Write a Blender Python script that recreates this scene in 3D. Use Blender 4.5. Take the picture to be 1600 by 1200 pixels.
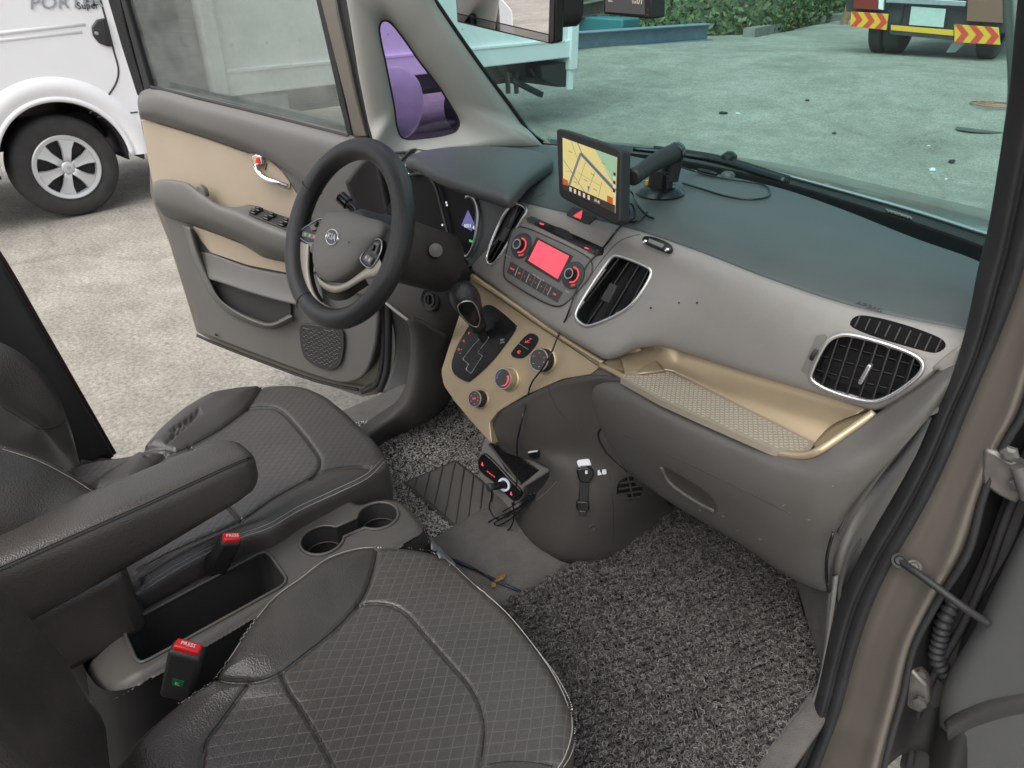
import bpy, bmesh, math, random
import numpy as np
from math import radians as rd, sin, cos, pi
from mathutils import Vector, Matrix
from mathutils.bvhtree import BVHTree

random.seed(7); rng = np.random.default_rng(7)
sc = bpy.context.scene
for o in list(bpy.data.objects): bpy.data.objects.remove(o)
COL = sc.collection

# ------------------------------------------------------------------ camera
CP = np.array([.925, -1.05, 1.468]); FPX = 1130.0
def _basis(yaw, pitch, roll):
    f = np.array([-sin(yaw)*cos(pitch), cos(yaw)*cos(pitch), -sin(pitch)])
    r = np.array([cos(yaw), sin(yaw), 0.]); u = np.cross(r, f)
    c, s = cos(roll), sin(roll)
    return c*r+s*u, -s*r+c*u, f
RR, UU, FF = _basis(rd(45.4), rd(29.8), rd(-.2))
cam = bpy.data.cameras.new('camera'); cam_o = bpy.data.objects.new('camera', cam); COL.objects.link(cam_o)
cam.sensor_width = 36; cam.lens = 36*FPX/1600; cam.clip_start = .02; cam.clip_end = 500
M = Matrix.Identity(4)
for i, v in enumerate((RR, UU, -FF)):
    for k in range(3): M[k][i] = v[k]
for k in range(3): M[k][3] = CP[k]
cam_o.matrix_world = M
sc.camera = cam_o

# ------------------------------------------------------------------ light
SUN_EL, SUN_AZ = rd(56), rd(-172)      # azimuth from +y towards -x: high behind the car on the driver side, veiled by cloud
w = bpy.data.worlds.new('World'); sc.world = w; w.use_nodes = True
nt = w.node_tree; bg = nt.nodes['Background']
sky = nt.nodes.new('ShaderNodeTexSky'); sky.sky_type = 'NISHITA'; sky.sun_disc = False
sky.sun_elevation = SUN_EL; sky.sun_rotation = -SUN_AZ
sky.air_density = 1.0; sky.dust_density = 4.0; sky.ozone_density = 1.0
hs = nt.nodes.new('ShaderNodeHueSaturation'); hs.inputs['Saturation'].default_value = .30
nt.links.new(sky.outputs[0], hs.inputs['Color']); nt.links.new(hs.outputs[0], bg.inputs[0])
bg.inputs[1].default_value = .15
sun = bpy.data.lights.new('sun', 'SUN'); sun.energy = 1.2; sun.angle = rd(75); sun.color = (1, .96, .9)
sun_o = bpy.data.objects.new('sun', sun); COL.objects.link(sun_o)
sdir = Vector((-sin(SUN_AZ)*cos(SUN_EL), cos(SUN_AZ)*cos(SUN_EL), sin(SUN_EL)))
sun_o.rotation_euler = sdir.to_track_quat('Z', 'Y').to_euler(); sun_o.location = sdir*50
sc.view_settings.view_transform = 'Standard'; sc.view_settings.look = 'None'
sc.view_settings.exposure = .85; sc.view_settings.gamma = 1; sc.view_settings.use_curve_mapping = False
sc.cycles.max_bounces = 8; sc.cycles.transparent_max_bounces = 12
sc.cycles.caustics_reflective = False; sc.cycles.caustics_refractive = False
sc.cycles.sample_clamp_indirect = 4
sc.cycles.use_denoising = True

# ------------------------------------------------------------------ helpers
def A3(*v): return np.array(v, float)
def nrm(v): v = np.asarray(v, float); return v/np.linalg.norm(v)
def ray(px, py): return FF+RR*(px-800)/FPX+UU*(600-py)/FPX
def at(px, py, x=None, y=None, z=None, pl=None, d=None, off=0):
    """point seen at photograph pixel px,py on a plane of the real place"""
    r = ray(px, py)
    if x is not None: t = (x-CP[0])/r[0]
    elif y is not None: t = (y-CP[1])/r[1]
    elif z is not None: t = (z-CP[2])/r[2]
    elif d is not None: t = d
    else: t = np.dot(pl[0]+pl[1]*off-CP, pl[1])/np.dot(r, pl[1])
    return CP+r*t
def ats(L, **k): return [at(p[0], p[1], **k) for p in L]
def pj(X):
    d = np.asarray(X, float)-CP; z = d@FF
    return np.stack([800+FPX*(d@RR)/z, 600-FPX*(d@UU)/z], -1)
def plane3(a, b, c):
    n = nrm(np.cross(b-a, c-a))
    if np.dot(n, CP-a) < 0: n = -n
    return (np.asarray(a, float), n)
def S(r, g, b):
    f = lambda c: c/12.92 if c <= .04045 else ((c+.055)/1.055)**2.4
    return (f(r/255), f(g/255), f(b/255), 1)
def cr(P, n, closed=False):
    """Catmull-Rom through P resampled to n points by arc length"""
    P = [np.asarray(p, float) for p in P]
    if closed: Q = [P[-1]]+P+[P[0], P[1]]
    else: Q = [2*P[0]-P[1]]+P+[2*P[-1]-P[-2]]
    out = []
    for i in range(1, len(Q)-2):
        p0, p1, p2, p3 = Q[i-1:i+3]
        a = [max(1e-9, np.linalg.norm(q-p)**.5) for p, q in ((p0, p1), (p1, p2), (p2, p3))]
        m1 = ((p1-p0)/a[0]-(p2-p0)/(a[0]+a[1])+(p2-p1)/a[1])*a[1]
        m2 = ((p2-p1)/a[1]-(p3-p1)/(a[1]+a[2])+(p3-p2)/a[2])*a[1]
        for t in np.linspace(0, 1, 16, endpoint=False):
            out.append((2*t**3-3*t*t+1)*p1+(t**3-2*t*t+t)*m1+(-2*t**3+3*t*t)*p2+(t**3-t*t)*m2)
    out.append(Q[-2])
    return resamp(out, n, closed)
def resamp(P, n, closed=False):
    P = np.asarray(P, float)
    s = np.concatenate([[0], np.cumsum(np.linalg.norm(np.diff(P, axis=0), axis=1))])
    t = np.linspace(0, s[-1], n, endpoint=not closed)
    return np.stack([np.interp(t, s, P[:, k]) for k in range(P.shape[1])], 1)
def rp(P, n, closed=False):
    if closed: P = list(P)+[P[0]]
    return resamp(P, n, closed)
def inpoly(x, y, poly):
    x = np.asarray(x); y = np.asarray(y); c = np.zeros(x.shape, bool); n = len(poly)
    for i in range(n):
        (x1, y1), (x2, y2) = poly[i][:2], poly[(i+1) % n][:2]
        k = ((y1 > y) != (y2 > y)) & (x < (x2-x1)*(y-y1)/((y2-y1) or 1e-9)+x1)
        c ^= k
    return c
def world_off(o):
    v = np.zeros(3)
    while o is not None: v += np.array(o.location); o = o.parent
    return v

class G:
    def __init__(s): s.v = []; s.f = []; s.n = 0
    def add(s, V, F):
        V = np.asarray(V, float); s.v.append(V); s.f += [tuple(int(i)+s.n for i in q) for q in F]; s.n += len(V); return s
    def grid(s, P, cu=False, cv=False, flip=False):
        P = np.asarray(P, float); a, b = P.shape[:2]; F = []
        for i in range(a if cu else a-1):
            for j in range(b if cv else b-1):
                q = (i*b+j, i*b+(j+1) % b, ((i+1) % a)*b+(j+1) % b, ((i+1) % a)*b+j)
                F.append(q[::-1] if flip else q)
        return s.add(P.reshape(-1, 3), F)
    def tube(s, P, r, n=8, closed=False, cap=True):
        P = np.asarray(P, float); m = len(P)
        r = np.full(m, r) if np.isscalar(r) else np.asarray(r)
        T = np.roll(P, -1, 0)-np.roll(P, 1, 0)
        if not closed: T[0] = P[1]-P[0]; T[-1] = P[-1]-P[-2]
        T /= np.maximum(1e-12, np.linalg.norm(T, axis=1))[:, None]
        a = np.cross(T[0], [0, 0, 1]);
        if np.linalg.norm(a) < .1: a = np.cross(T[0], [1, 0, 0])
        ring = []
        for i in range(m):
            a = a-np.dot(a, T[i])*T[i]; a = nrm(a); b = np.cross(T[i], a)
            th = np.linspace(0, 2*pi, n, endpoint=False)
            ring.append(P[i]+r[i]*(np.outer(np.cos(th), a)+np.outer(np.sin(th), b)))
        k = s.n; s.grid(ring, cu=closed, cv=True, flip=True)
        if cap and not closed:
            s.f.append(tuple(k+i for i in range(n))); s.f.append(tuple(k+(m-1)*n+i for i in range(n))[::-1])
        return s
    def box(s, c, size, ax=None):
        c = np.asarray(c, float); ax = np.eye(3) if ax is None else np.asarray(ax, float)
        V = [c+ax[0]*size[0]*i/2+ax[1]*size[1]*j/2+ax[2]*size[2]*k/2 for i in (-1, 1) for j in (-1, 1) for k in (-1, 1)]
        return s.add(V, [(0, 1, 3, 2), (4, 6, 7, 5), (0, 4, 5, 1), (2, 3, 7, 6), (0, 2, 6, 4), (1, 5, 7, 3)])
    def bx(s, x0, x1, y0, y1, z0, z1):
        return s.box(((x0+x1)/2, (y0+y1)/2, (z0+z1)/2), (abs(x1-x0), abs(y1-y0), abs(z1-z0)))
    def prism(s, P, n, depth):
        """polygon P (front) extruded by -n*depth; n looks out"""
        P = np.asarray(P, float); n = nrm(n); m = len(P)
        nn = sum(np.cross(P[i]-P[0], P[(i+1) % m]-P[0]) for i in range(m))
        if np.dot(nn, n) < 0: P = P[::-1]
        V = np.concatenate([P, P-n*depth])
        F = [tuple(range(m)), tuple(range(2*m-1, m-1, -1))]+[(i, m+i, m+(i+1) % m, (i+1) % m) for i in range(m)]
        return s.add(V, F)
    def lathe(s, o, ax, prof, n=24, up=None):
        o = np.asarray(o, float); ax = nrm(ax)
        a = np.cross(ax, [0, 0, 1] if abs(ax[2]) < .9 else [1, 0, 0]); a = nrm(a); b = np.cross(ax, a)
        th = np.linspace(0, 2*pi, n, endpoint=False); C = np.outer(np.cos(th), a)+np.outer(np.sin(th), b)
        k = s.n; s.grid([o+ax*h+C*max(r, 1e-5) for r, h in prof], cv=True)
        return s
    def build(s, name, mat, parent=None, smooth=40, bevel=0, seg=2, solid=0, sub=0, soff=-1):
        me = bpy.data.meshes.new(name)
        V = np.concatenate(s.v)
        if solid:                       # sheets get their thickness on the far side of the visible face
            q = np.array([[f[0], f[1], f[2]] for f in s.f]); a_, b_, c_ = V[q[:, 0]], V[q[:, 1]], V[q[:, 2]]
            if (np.cross(b_-a_, c_-a_)*(CP-a_)).sum() < 0: s.f = [f[::-1] for f in s.f]
        if parent is not None: V = V-world_off(parent)
        me.from_pydata(V.tolist(), [], s.f); me.update()
        o = bpy.data.objects.new(name, me); COL.objects.link(o); o.parent = parent
        for mm in (mat if isinstance(mat, (list, tuple)) else [mat]): me.materials.append(mm)
        if smooth:
            me.shade_smooth()
            if smooth < 180: me.set_sharp_from_angle(angle=rd(smooth))
        if solid:
            m = o.modifiers.new('solid', 'SOLIDIFY'); m.thickness = solid; m.offset = -1
        if bevel:
            m = o.modifiers.new('bevel', 'BEVEL'); m.width = bevel; m.segments = seg; m.limit_method = 'ANGLE'; m.angle_limit = rd(35); m.harden_normals = False
        if sub:
            m = o.modifiers.new('sub', 'SUBSURF'); m.levels = m.render_levels = sub
        return o
class Surf:
    """ray lookup on a grid surface: the point seen at a pixel, lifted along the local normal"""
    def __init__(s, P):
        s.P = np.asarray(P, float); a, b = s.P.shape[:2]; s.b = b
        s.bvh = BVHTree.FromPolygons([tuple(v) for v in s.P.reshape(-1, 3)], [(i*b+j, (i+1)*b+j, (i+1)*b+j+1, i*b+j+1) for i in range(a-1) for j in range(b-1)])
        du = np.gradient(s.P, axis=0); dv = np.gradient(s.P, axis=1); n = np.cross(du, dv); n /= np.maximum(1e-12, np.linalg.norm(n, axis=2))[..., None]
        n *= np.where((n*(CP-s.P)).sum(-1) < 0, -1, 1)[..., None]; s.N = n; s.X = pj(s.P.reshape(-1, 3)).reshape(a, b, 2)
    def __call__(s, px, py, off=0.):
        d = ray(px, py); loc, no, fi, dist = s.bvh.ray_cast(Vector(CP), Vector(d).normalized())
        if loc is None:
            k = ((s.X-np.array([px, py]))**2).sum(-1); i, j = np.unravel_index(k.argmin(), k.shape); return at(px, py, pl=(s.P[i, j], s.N[i, j]))+s.N[i, j]*off
        i, j = divmod(fi, s.b-1); n = s.N[i:i+2, j:j+2].mean((0, 1)); return np.array(loc)+nrm(n)*off
def thing(name, label, cat, loc=(0, 0, 0), group=None):
    o = bpy.data.objects.new(name, None); COL.objects.link(o); o.location = tuple(float(c) for c in loc); o.empty_display_size = .05
    o['label'] = label; o['category'] = cat
    if group: o['group'] = group
    return o
def tag(o, label=None, cat=None, group=None, kind=None):
    for k, v in (('label', label), ('category', cat), ('group', group), ('kind', kind)):
        if v: o[k] = v
    return o
def loft(rows, nu, nv=6, smooth=True):
    """rows: list of 3D polylines; resampled to nu along, nv steps between rows"""
    R_ = [cr(r, nu) for r in rows]
    R_ = np.array(R_)
    if not smooth:
        out = []
        for i in range(len(R_)-1):
            for t in np.linspace(0, 1, nv, endpoint=False): out.append(R_[i]*(1-t)+R_[i+1]*t)
        out.append(R_[-1]); return np.array(out)
    n = (len(R_)-1)*nv+1
    return np.stack([cr(R_[:, j], n) for j in range(nu)], 1)
def frame2(pl, right=None):
    """in-plane axes of a plane: e1 to the right as seen, e2 up"""
    n = pl[1]; e1 = RR-n*np.dot(RR, n) if right is None else right-n*np.dot(right, n); e1 = nrm(e1); e2 = np.cross(n, e1)
    return e1, e2
def text(s, name, mat, parent, pos, e1, e2, size, ext=.0003, align='CENTER', shear=0, sx=1):
    cu = bpy.data.curves.new(name, 'FONT'); cu.body = s; cu.size = size; cu.extrude = ext; cu.align_x = align; cu.align_y = 'CENTER'; cu.shear = shear
    cu.resolution_u = 2
    t = bpy.data.objects.new(name+'_tmp', cu); COL.objects.link(t)
    dg = bpy.context.evaluated_depsgraph_get(); me = bpy.data.meshes.new_from_object(t.evaluated_get(dg))
    bpy.data.objects.remove(t); bpy.data.curves.remove(cu)
    e1 = nrm(e1); e2 = nrm(e2); n = np.cross(e1, e2)
    off = world_off(parent) if parent is not None else np.zeros(3)
    for v in me.vertices:
        c = v.co; v.co = Vector(np.asarray(pos)+e1*c.x*sx+e2*c.y+n*(c.z+ext)-off)
    me.materials.clear(); me.materials.append(mat)
    o = bpy.data.objects.new(name, me); COL.objects.link(o); o.parent = parent
    return o

# ------------------------------------------------------------------ materials
def mat(name, col, rough=.5, metal=0, bump=None, var=0, vscale=8, coat=0, spec=.5, emit=None, dark=None, detail=4):
    m = bpy.data.materials.new(name); m.use_nodes = True; N = m.node_tree.nodes; L = m.node_tree.links; b = N['Principled BSDF']
    col = tuple(col)+((1,) if len(col) == 3 else ())
    b.inputs['Base Color'].default_value = col; b.inputs['Roughness'].default_value = rough; b.inputs['Metallic'].default_value = metal
    b.inputs['Specular IOR Level'].default_value = spec; b.inputs['Coat Weight'].default_value = coat
    tc = N.new('ShaderNodeTexCoord')
    if var:
        n = N.new('ShaderNodeTexNoise'); n.inputs['Scale'].default_value = vscale; n.inputs['Detail'].default_value = detail; n.inputs['Roughness'].default_value = .6
        L.new(tc.outputs['Object'], n.inputs['Vector'])
        r = N.new('ShaderNodeValToRGB'); r.color_ramp.elements[0].position = .3; r.color_ramp.elements[1].position = .72
        r.color_ramp.elements[0].color = tuple(c*(1-var) for c in (dark or col)[:3])+(1,); r.color_ramp.elements[1].color = tuple(min(1, c*(1+var*.6)) for c in col[:3])+(1,)
        L.new(n.outputs['Fac'], r.inputs['Fac']); L.new(r.outputs['Color'], b.inputs['Base Color'])
        mr = N.new('ShaderNodeMapRange'); mr.inputs['To Min'].default_value = max(0.02, rough-.08); mr.inputs['To Max'].default_value = min(1, rough+.1)
        L.new(n.outputs['Fac'], mr.inputs['Value']); L.new(mr.outputs[0], b.inputs['Roughness'])
    if bump:
        kind, scale, strength, dist = bump
        if kind == 'v':
            n = N.new('ShaderNodeTexVoronoi'); n.inputs['Scale'].default_value = scale; out = n.outputs['Distance']
        else:
            n = N.new('ShaderNodeTexNoise'); n.inputs['Scale'].default_value = scale; n.inputs['Detail'].default_value = 3; out = n.outputs['Fac']
        L.new(tc.outputs['Object'], n.inputs['Vector'])
        bp = N.new('ShaderNodeBump'); bp.inputs['Strength'].default_value = strength; bp.inputs['Distance'].default_value = dist
        L.new(out, bp.inputs['Height']); L.new(bp.outputs[0], b.inputs['Normal'])
    if emit:
        b.inputs['Emission Color'].default_value = tuple(emit[:3])+(1,); b.inputs['Emission Strength'].default_value = emit[3]
    return m
def glass(name, tint, gloss=.06, rough=.0, haze=0):
    m = bpy.data.materials.new(name); m.use_nodes = True; N = m.node_tree.nodes; L = m.node_tree.links
    N.remove(N['Principled BSDF']); out = N['Material Output']
    t = N.new('ShaderNodeBsdfTransparent'); t.inputs[0].default_value = tuple(tint)+(1,)
    g = N.new('ShaderNodeBsdfGlossy'); g.inputs['Roughness'].default_value = rough
    fr = N.new('ShaderNodeFresnel'); fr.inputs['IOR'].default_value = 1.45
    mx = N.new('ShaderNodeMixShader'); mu = N.new('ShaderNodeMath'); mu.operation = 'MULTIPLY'; mu.inputs[1].default_value = gloss/.04
    L.new(fr.outputs[0], mu.inputs[0]); L.new(mu.outputs[0], mx.inputs[0]); L.new(t.outputs[0], mx.inputs[1]); L.new(g.outputs[0], mx.inputs[2])
    last = mx
    if haze:
        df = N.new('ShaderNodeBsdfDiffuse'); df.inputs[0].default_value = (.55, .6, .58, 1)  # pale film mixed in for smudges and for reflections on the glass
        m2 = N.new('ShaderNodeMixShader'); tc = N.new('ShaderNodeTexCoord'); nz = N.new('ShaderNodeTexNoise'); nz.inputs['Scale'].default_value = 7; nz.inputs['Detail'].default_value = 8; nz.inputs['Roughness'].default_value = .7
        L.new(tc.outputs['Object'], nz.inputs['Vector']); mr = N.new('ShaderNodeMapRange'); mr.inputs['From Min'].default_value = .35; mr.inputs['From Max'].default_value = .75; mr.inputs['To Min'].default_value = haze*.5; mr.inputs['To Max'].default_value = haze*2.2
        L.new(nz.outputs['Fac'], mr.inputs['Value']); L.new(mr.outputs[0], m2.inputs[0])
        L.new(mx.outputs[0], m2.inputs[1]); L.new(df.outputs[0], m2.inputs[2]); last = m2
    L.new(last.outputs[0], out.inputs[0])
    return m

grain = ('v', 900, .35, .0006)
M_ = {}
M_['dash'] = mat('dash_plastic', (.070, .080, .080), .46, bump=grain, var=.10, vscale=14)
M_['fascia'] = mat('satin_fascia', (.265, .251, .235), .42, bump=grain, var=.08, vscale=10, spec=.5)
M_['gold'] = mat('gold_paint', (.47, .375, .245), .34, metal=.45, var=.07, vscale=9, bump=('n', 500, .05, .0003))
M_['lower'] = mat('lower_plastic', (.052, .047, .043), .58, bump=grain, var=.12, vscale=9)
M_['lower2'] = mat('side_plastic', (.17, .163, .152), .55, bump=grain, var=.1, vscale=9)
M_['dark'] = mat('dark_plastic', (.034, .033, .033), .5, bump=grain, var=.12, vscale=12)
M_['black'] = mat('black_gloss', (.010, .010, .011), .25, var=.2, vscale=20)
M_['matt'] = mat('black_matt', (.016, .016, .017), .6, bump=('n', 300, .1, .0005))
M_['rubber'] = mat('rubber_seal', (.017, .017, .019), .62, bump=('n', 260, .25, .001), var=.25, vscale=18)
M_['silver'] = mat('silver_trim', (.70, .70, .70), .28, metal=.85, var=.05)
M_['chrome'] = mat('chrome', (.85, .85, .85), .12, metal=1)
M_['leather'] = mat('leather', (.064, .056, .051), .35, bump=('v', 420, .42, .0011), var=.22, vscale=7, spec=.7)
M_['wheel_leather'] = mat('wheel_leather', (.022, .022, .023), .30, bump=('v', 600, .55, .001), spec=.5)
M_['thread'] = mat('thread', (.40, .375, .34), .8)
M_['carpet'] = mat('floor_carpet', (.12, .112, .105), .95, bump=('n', 420, .8, .003), var=.2, vscale=25)
M_['paint'] = mat('taupe_paint', (.19, .172, .148), .30, metal=.55, coat=.4, var=.08, vscale=5)
M_['trim'] = mat('light_trim', (.40, .39, .36), .75, bump=('n', 700, .2, .0005), var=.05, vscale=6)
M_['doorgrey'] = mat('door_grey', (.118, .114, .108), .55, bump=grain, var=.08, vscale=7)
M_['beige'] = mat('beige_cloth', (.38, .315, .238), .8, bump=('n', 600, .25, .0008), var=.07, vscale=6)
M_['white'] = mat('white_paint', (.82, .82, .83), .3, coat=.5, var=.03, vscale=2)
M_['tyre'] = mat('tyre_rubber', (.040, .039, .038), .8, bump=('n', 60, .25, .003), var=.3, vscale=15)
M_['red'] = mat('red_plastic_glow', (.55, .015, .018), .35, emit=(.8, .02, .02, .06))  # faint glow put into the red plastic, though it is no lamp
M_['red_light'] = mat('red_backlight', (.4, .02, .02), .4, emit=(1, .10, .10, .5))
M_['grey_btn'] = mat('button_grey', (.05, .05, .05), .5)
M_['label'] = mat('print_pale', (.5, .5, .5), .6)
M_['steel'] = mat('steel', (.45, .47, .50), .38, metal=.8, var=.12, vscale=20)
M_['whiteplas'] = mat('white_plastic', (.75, .76, .78), .5, var=.03)
# ================================================================== yard (setting)
def gz(y): 
    t = np.clip((np.asarray(y, float)-5.2)/4.3, 0, 1); return .34*(t*t*(3-2*t))
def gat(px, py):
    """point of the yard surface at a pixel"""
    r = ray(px, py); t = 1.
    p = at(px, py, z=0)
    for _ in range(40):
        p = at(px, py, z=float(gz(p[1])))
    return p
def ground_mat():
    m = bpy.data.materials.new('concrete_yard'); m.use_nodes = True; N = m.node_tree.nodes; L = m.node_tree.links; b = N['Principled BSDF']
    tc = N.new('ShaderNodeTexCoord'); b.inputs['Roughness'].default_value = .9
    def noise(s, d=6, r=.65):
        n = N.new('ShaderNodeTexNoise'); n.inputs['Scale'].default_value = s; n.inputs['Detail'].default_value = d; n.inputs['Roughness'].default_value = r
        L.new(tc.outputs['Object'], n.inputs['Vector']); return n.outputs['Fac']
    def ramp(i, a, b_, ca, cb):
        r = N.new('ShaderNodeValToRGB'); r.color_ramp.elements[0].position = a; r.color_ramp.elements[1].position = b_
        r.color_ramp.elements[0].color = ca; r.color_ramp.elements[1].color = cb; L.new(i, r.inputs['Fac']); return r.outputs['Color']
    def mix(a, b_, fac, mode='MULTIPLY'):
        x = N.new('ShaderNodeMixRGB'); x.blend_type = mode
        for s, v in ((0, fac), (1, a), (2, b_)):
            if isinstance(v, (int, float)): x.inputs[s].default_value = v
            elif isinstance(v, tuple): x.inputs[s].default_value = v
            else: L.new(v, x.inputs[s])
        return x.outputs[0]
    big = ramp(noise(.35, 6, .7), .33, .68, (.32, .303, .275, 1), (.44, .422, .39, 1))
    grit = ramp(noise(55, 5, .75), .36, .66, (.55, .54, .52, 1), (1.15, 1.15, 1.13, 1))
    mid = ramp(noise(5, 6, .7), .35, .65, (.80, .79, .76, 1), (1.05, 1.05, 1.03, 1))
    spots = ramp(noise(14, 3, .6), .27, .33, (.45, .43, .40, 1), (1, 1, 1, 1))
    smear = ramp(noise(1.1, 9, .78), .36, .60, (.62, .60, .57, 1), (1.06, 1.05, 1.03, 1))
    c = mix(mix(mix(mix(big, grit, 1.), mid, .9), spots, .6), smear, .75)
    vo = N.new('ShaderNodeTexVoronoi'); vo.feature = 'DISTANCE_TO_EDGE'; vo.inputs['Scale'].default_value = .22
    wv = N.new('ShaderNodeTexNoise'); wv.inputs['Scale'].default_value = 2.5; wv.inputs['Detail'].default_value = 5; L.new(tc.outputs['Object'], wv.inputs['Vector'])
    ad = N.new('ShaderNodeMixRGB'); ad.blend_type = 'LINEAR_LIGHT'; ad.inputs[0].default_value = .25; L.new(tc.outputs['Object'], ad.inputs[1]); L.new(wv.outputs['Color'], ad.inputs[2]); L.new(ad.outputs[0], vo.inputs['Vector'])
    crk = ramp(vo.outputs['Distance'], .001, .006, (.35, .33, .30, 1), (1, 1, 1, 1))
    c = mix(c, crk, .22); L.new(c, b.inputs['Base Color'])
    bp = N.new('ShaderNodeBump'); bp.inputs['Strength'].default_value = .5; bp.inputs['Distance'].default_value = .012
    L.new(noise(70, 4, .7), bp.inputs['Height']); L.new(bp.outputs[0], b.inputs['Normal'])
    return m
xs = np.concatenate([np.linspace(-160, -30, 8), np.linspace(-26, 14, 41), np.linspace(20, 160, 8)]); ys = np.concatenate([np.linspace(-120, -12, 8), np.linspace(-10, 34, 89), np.linspace(40, 200, 8)])
P = np.array([[(x, y, gz(y)) for y in ys] for x in xs]); gr = G().grid(P, flip=True).build('ground', ground_mat(), smooth=180); tag(gr, 'pale weathered concrete yard', kind='structure')
gr.location = (0, 0, 0)
# darker oil stain lying on the yard
st_m = mat('oil_stain', (.10, .095, .085), .7, var=.3, vscale=9)
def stain(px, py, rx, ry, name, label, m=st_m, rot=0):
    c = gat(px, py); th = np.linspace(0, 2*pi, 26, endpoint=False)
    P = [c+A3(rx*cos(t)*(1+.12*sin(3*t+1)), ry*sin(t)*(1+.1*sin(2*t)), .004) for t in th]
    g = G().prism(P, (0, 0, 1), .003); o = g.build(name, m, smooth=0); tag(o, label, None, kind='structure'); return o
stain(1526, 203, .20, .14, 'ground_stain', 'dark round stain on the concrete beyond the dash')

# ---- litter, post, beams, kerb, verge ------------------------------------------
def lump(px, py, s, name, label, cat, m, squash=.6, group=None):
    c = gat(px, py); g = G(); n1, n2 = 9, 14; rr = np.random.default_rng(int(px)); P = []
    for i in range(n1):
        a = -pi/2+pi*i/(n1-1); P.append([c+A3(cos(a)*cos(b)*s, cos(a)*sin(b)*s*.8, (sin(a)+.9)*s*squash)*(.8+.4*rr.random()) if 0 < i < n1-1 else c+A3(0, 0, (sin(a)+.9)*s*squash) for b in np.linspace(0, 2*pi, n2, endpoint=False)])
    P = np.array(P); P[..., 2] = np.maximum(P[..., 2], c[2]+.001)
    o = g.grid(P, cv=True).build(name, m, smooth=20); tag(o, label, cat, group); return o
M_['paper'] = mat('paper', (.72, .73, .74), .8, var=.06)
lump(1456, 268, .026, 'paper_scrap', 'crumpled white paper ball on the concrete, largest white scrap ahead', 'litter', M_['paper'])
lump(1478, 281, .010, 'paper_scrap', 'small white paper bit just right of the larger paper ball', 'litter', M_['paper'])
lump(1451, 228, .014, 'paper_scrap', 'thin white paper bit farther out than the paper ball', 'litter', M_['paper'], .25)
lump(1486, 255, .026, 'plastic_scrap', 'crushed black plastic scrap beyond the white paper ball', 'litter', M_['matt'])
lump(1130, 178, .05, 'plastic_scrap', 'flat black scrap alone in the middle of the yard', 'litter', M_['matt'], .25)
lump(1153, 178, .028, 'paper_scrap', 'small pale scrap right of the flat black scrap', 'litter', M_['paper'], .25)
lump(1303, 210, .020, 'pebble', 'small dark pebble on the yard left of the white paper ball', 'pebble', M_['dark'])
lump(1261, 158, .025, 'pebble', 'grey pebble far out on the yard below the cargo truck tyre', 'pebble', M_['dark'], .4)
M_['hose'] = mat('orange_hose', (.36, .17, .12), .7)
c = gat(1562, 166); th = np.linspace(0, 2*pi*2.7, 90); hs_ = G().tube([c+A3((.30-.010*t)*cos(t), (.22-.008*t)*sin(t), .012+.001*t) for t in th], .009, 6).build('hose_coil', M_['hose'], smooth=180)
tag(hs_, 'thin orange hose coiled loosely on the concrete', 'hose')
bm_m = mat('beam_paint', (.20, .27, .34), .55, metal=.2, var=.2, vscale=6); rust = mat('rusty_steel', (.14, .095, .075), .8, var=.35, vscale=8)
def ibeam(a, b, h, wd, m, name, label):
    a = np.asarray(a); b = np.asarray(b); d = nrm(b-a); s = nrm(np.cross(d, [0, 0, 1])); u = np.cross(s, d); g = G(); L_ = np.linalg.norm(b-a); c = (a+b)/2
    th_ = thing(name, label, 'steel beam', a)
    for nm, cc, sz in (('flange', c+u*(.008), (L_, wd, .016)), ('flange', c+u*(h-.008), (L_, wd, .016)), ('web', c+u*h/2, (L_, .014, h-.036))): G().box(cc, sz, (d, s, u)).build(nm, m, th_, bevel=.003)
    return th_
def gflat(px, py): return gat(px, py)
a, b = gat(880, 80), gat(1104, 62); ibeam(a+(a-b)*.15, b, .27, .3, bm_m, 'steel_beam', 'long blue grey steel beam lying on the concrete')
b2 = nrm(b-a); s2 = nrm(np.cross(b2, [0, 0, 1])); s2 = s2 if s2[1] > 0 else -s2
p, q = a+s2*.8, a+b2*5+s2*2.6; ibeam(p+A3(0, 0, .32), q+A3(0, 0, .62), .22, .2, rust, 'steel_beam', 'brown rusty steel beam stacked behind the blue grey beam')
for k, t in enumerate((.15, .8)):
    c = p*(1-t)+q*t; o = G().box(c+A3(0, 0, (.16+.15*t)), (.25, .25, .31+.3*t)).build('timber_block', rust, bevel=.01); tag(o, ('near' if k == 0 else 'far')+' timber block under the '+('left' if k == 0 else 'right')+' end of the rusty beam', 'block')
c = a+b2*1.6+s2*.9; o = G().box(c+A3(0, 0, .2), (1.1, .5, .4)).build('plastic_crate', mat('teal_plastic', (.03, .16, .18), .5), bevel=.03); tag(o, 'low teal plastic crate between the two steel beams', 'crate')
kpts = [gat(x, y) for x, y in ((1160, 58), (1200, 50), (1250, 39), (1330, 31), (1450, 24))]
kp_ = cr(kpts, 40); kd = [nrm(np.cross(A3(0, 0, 1), kp_[min(i+1, 39)]-kp_[max(i-1, 0)])) for i in range(40)]; kd = [d if d[1] > 0 else -d for d in kd]
KB = []
for p, d in zip(kp_, kd): KB.append([p+A3(0, 0, -.05), p+A3(0, 0, .14), p+d*.02+A3(0, 0, .16), p+d*.22+A3(0, 0, .16), p+d*.24+A3(0, 0, -.05)])
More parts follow.
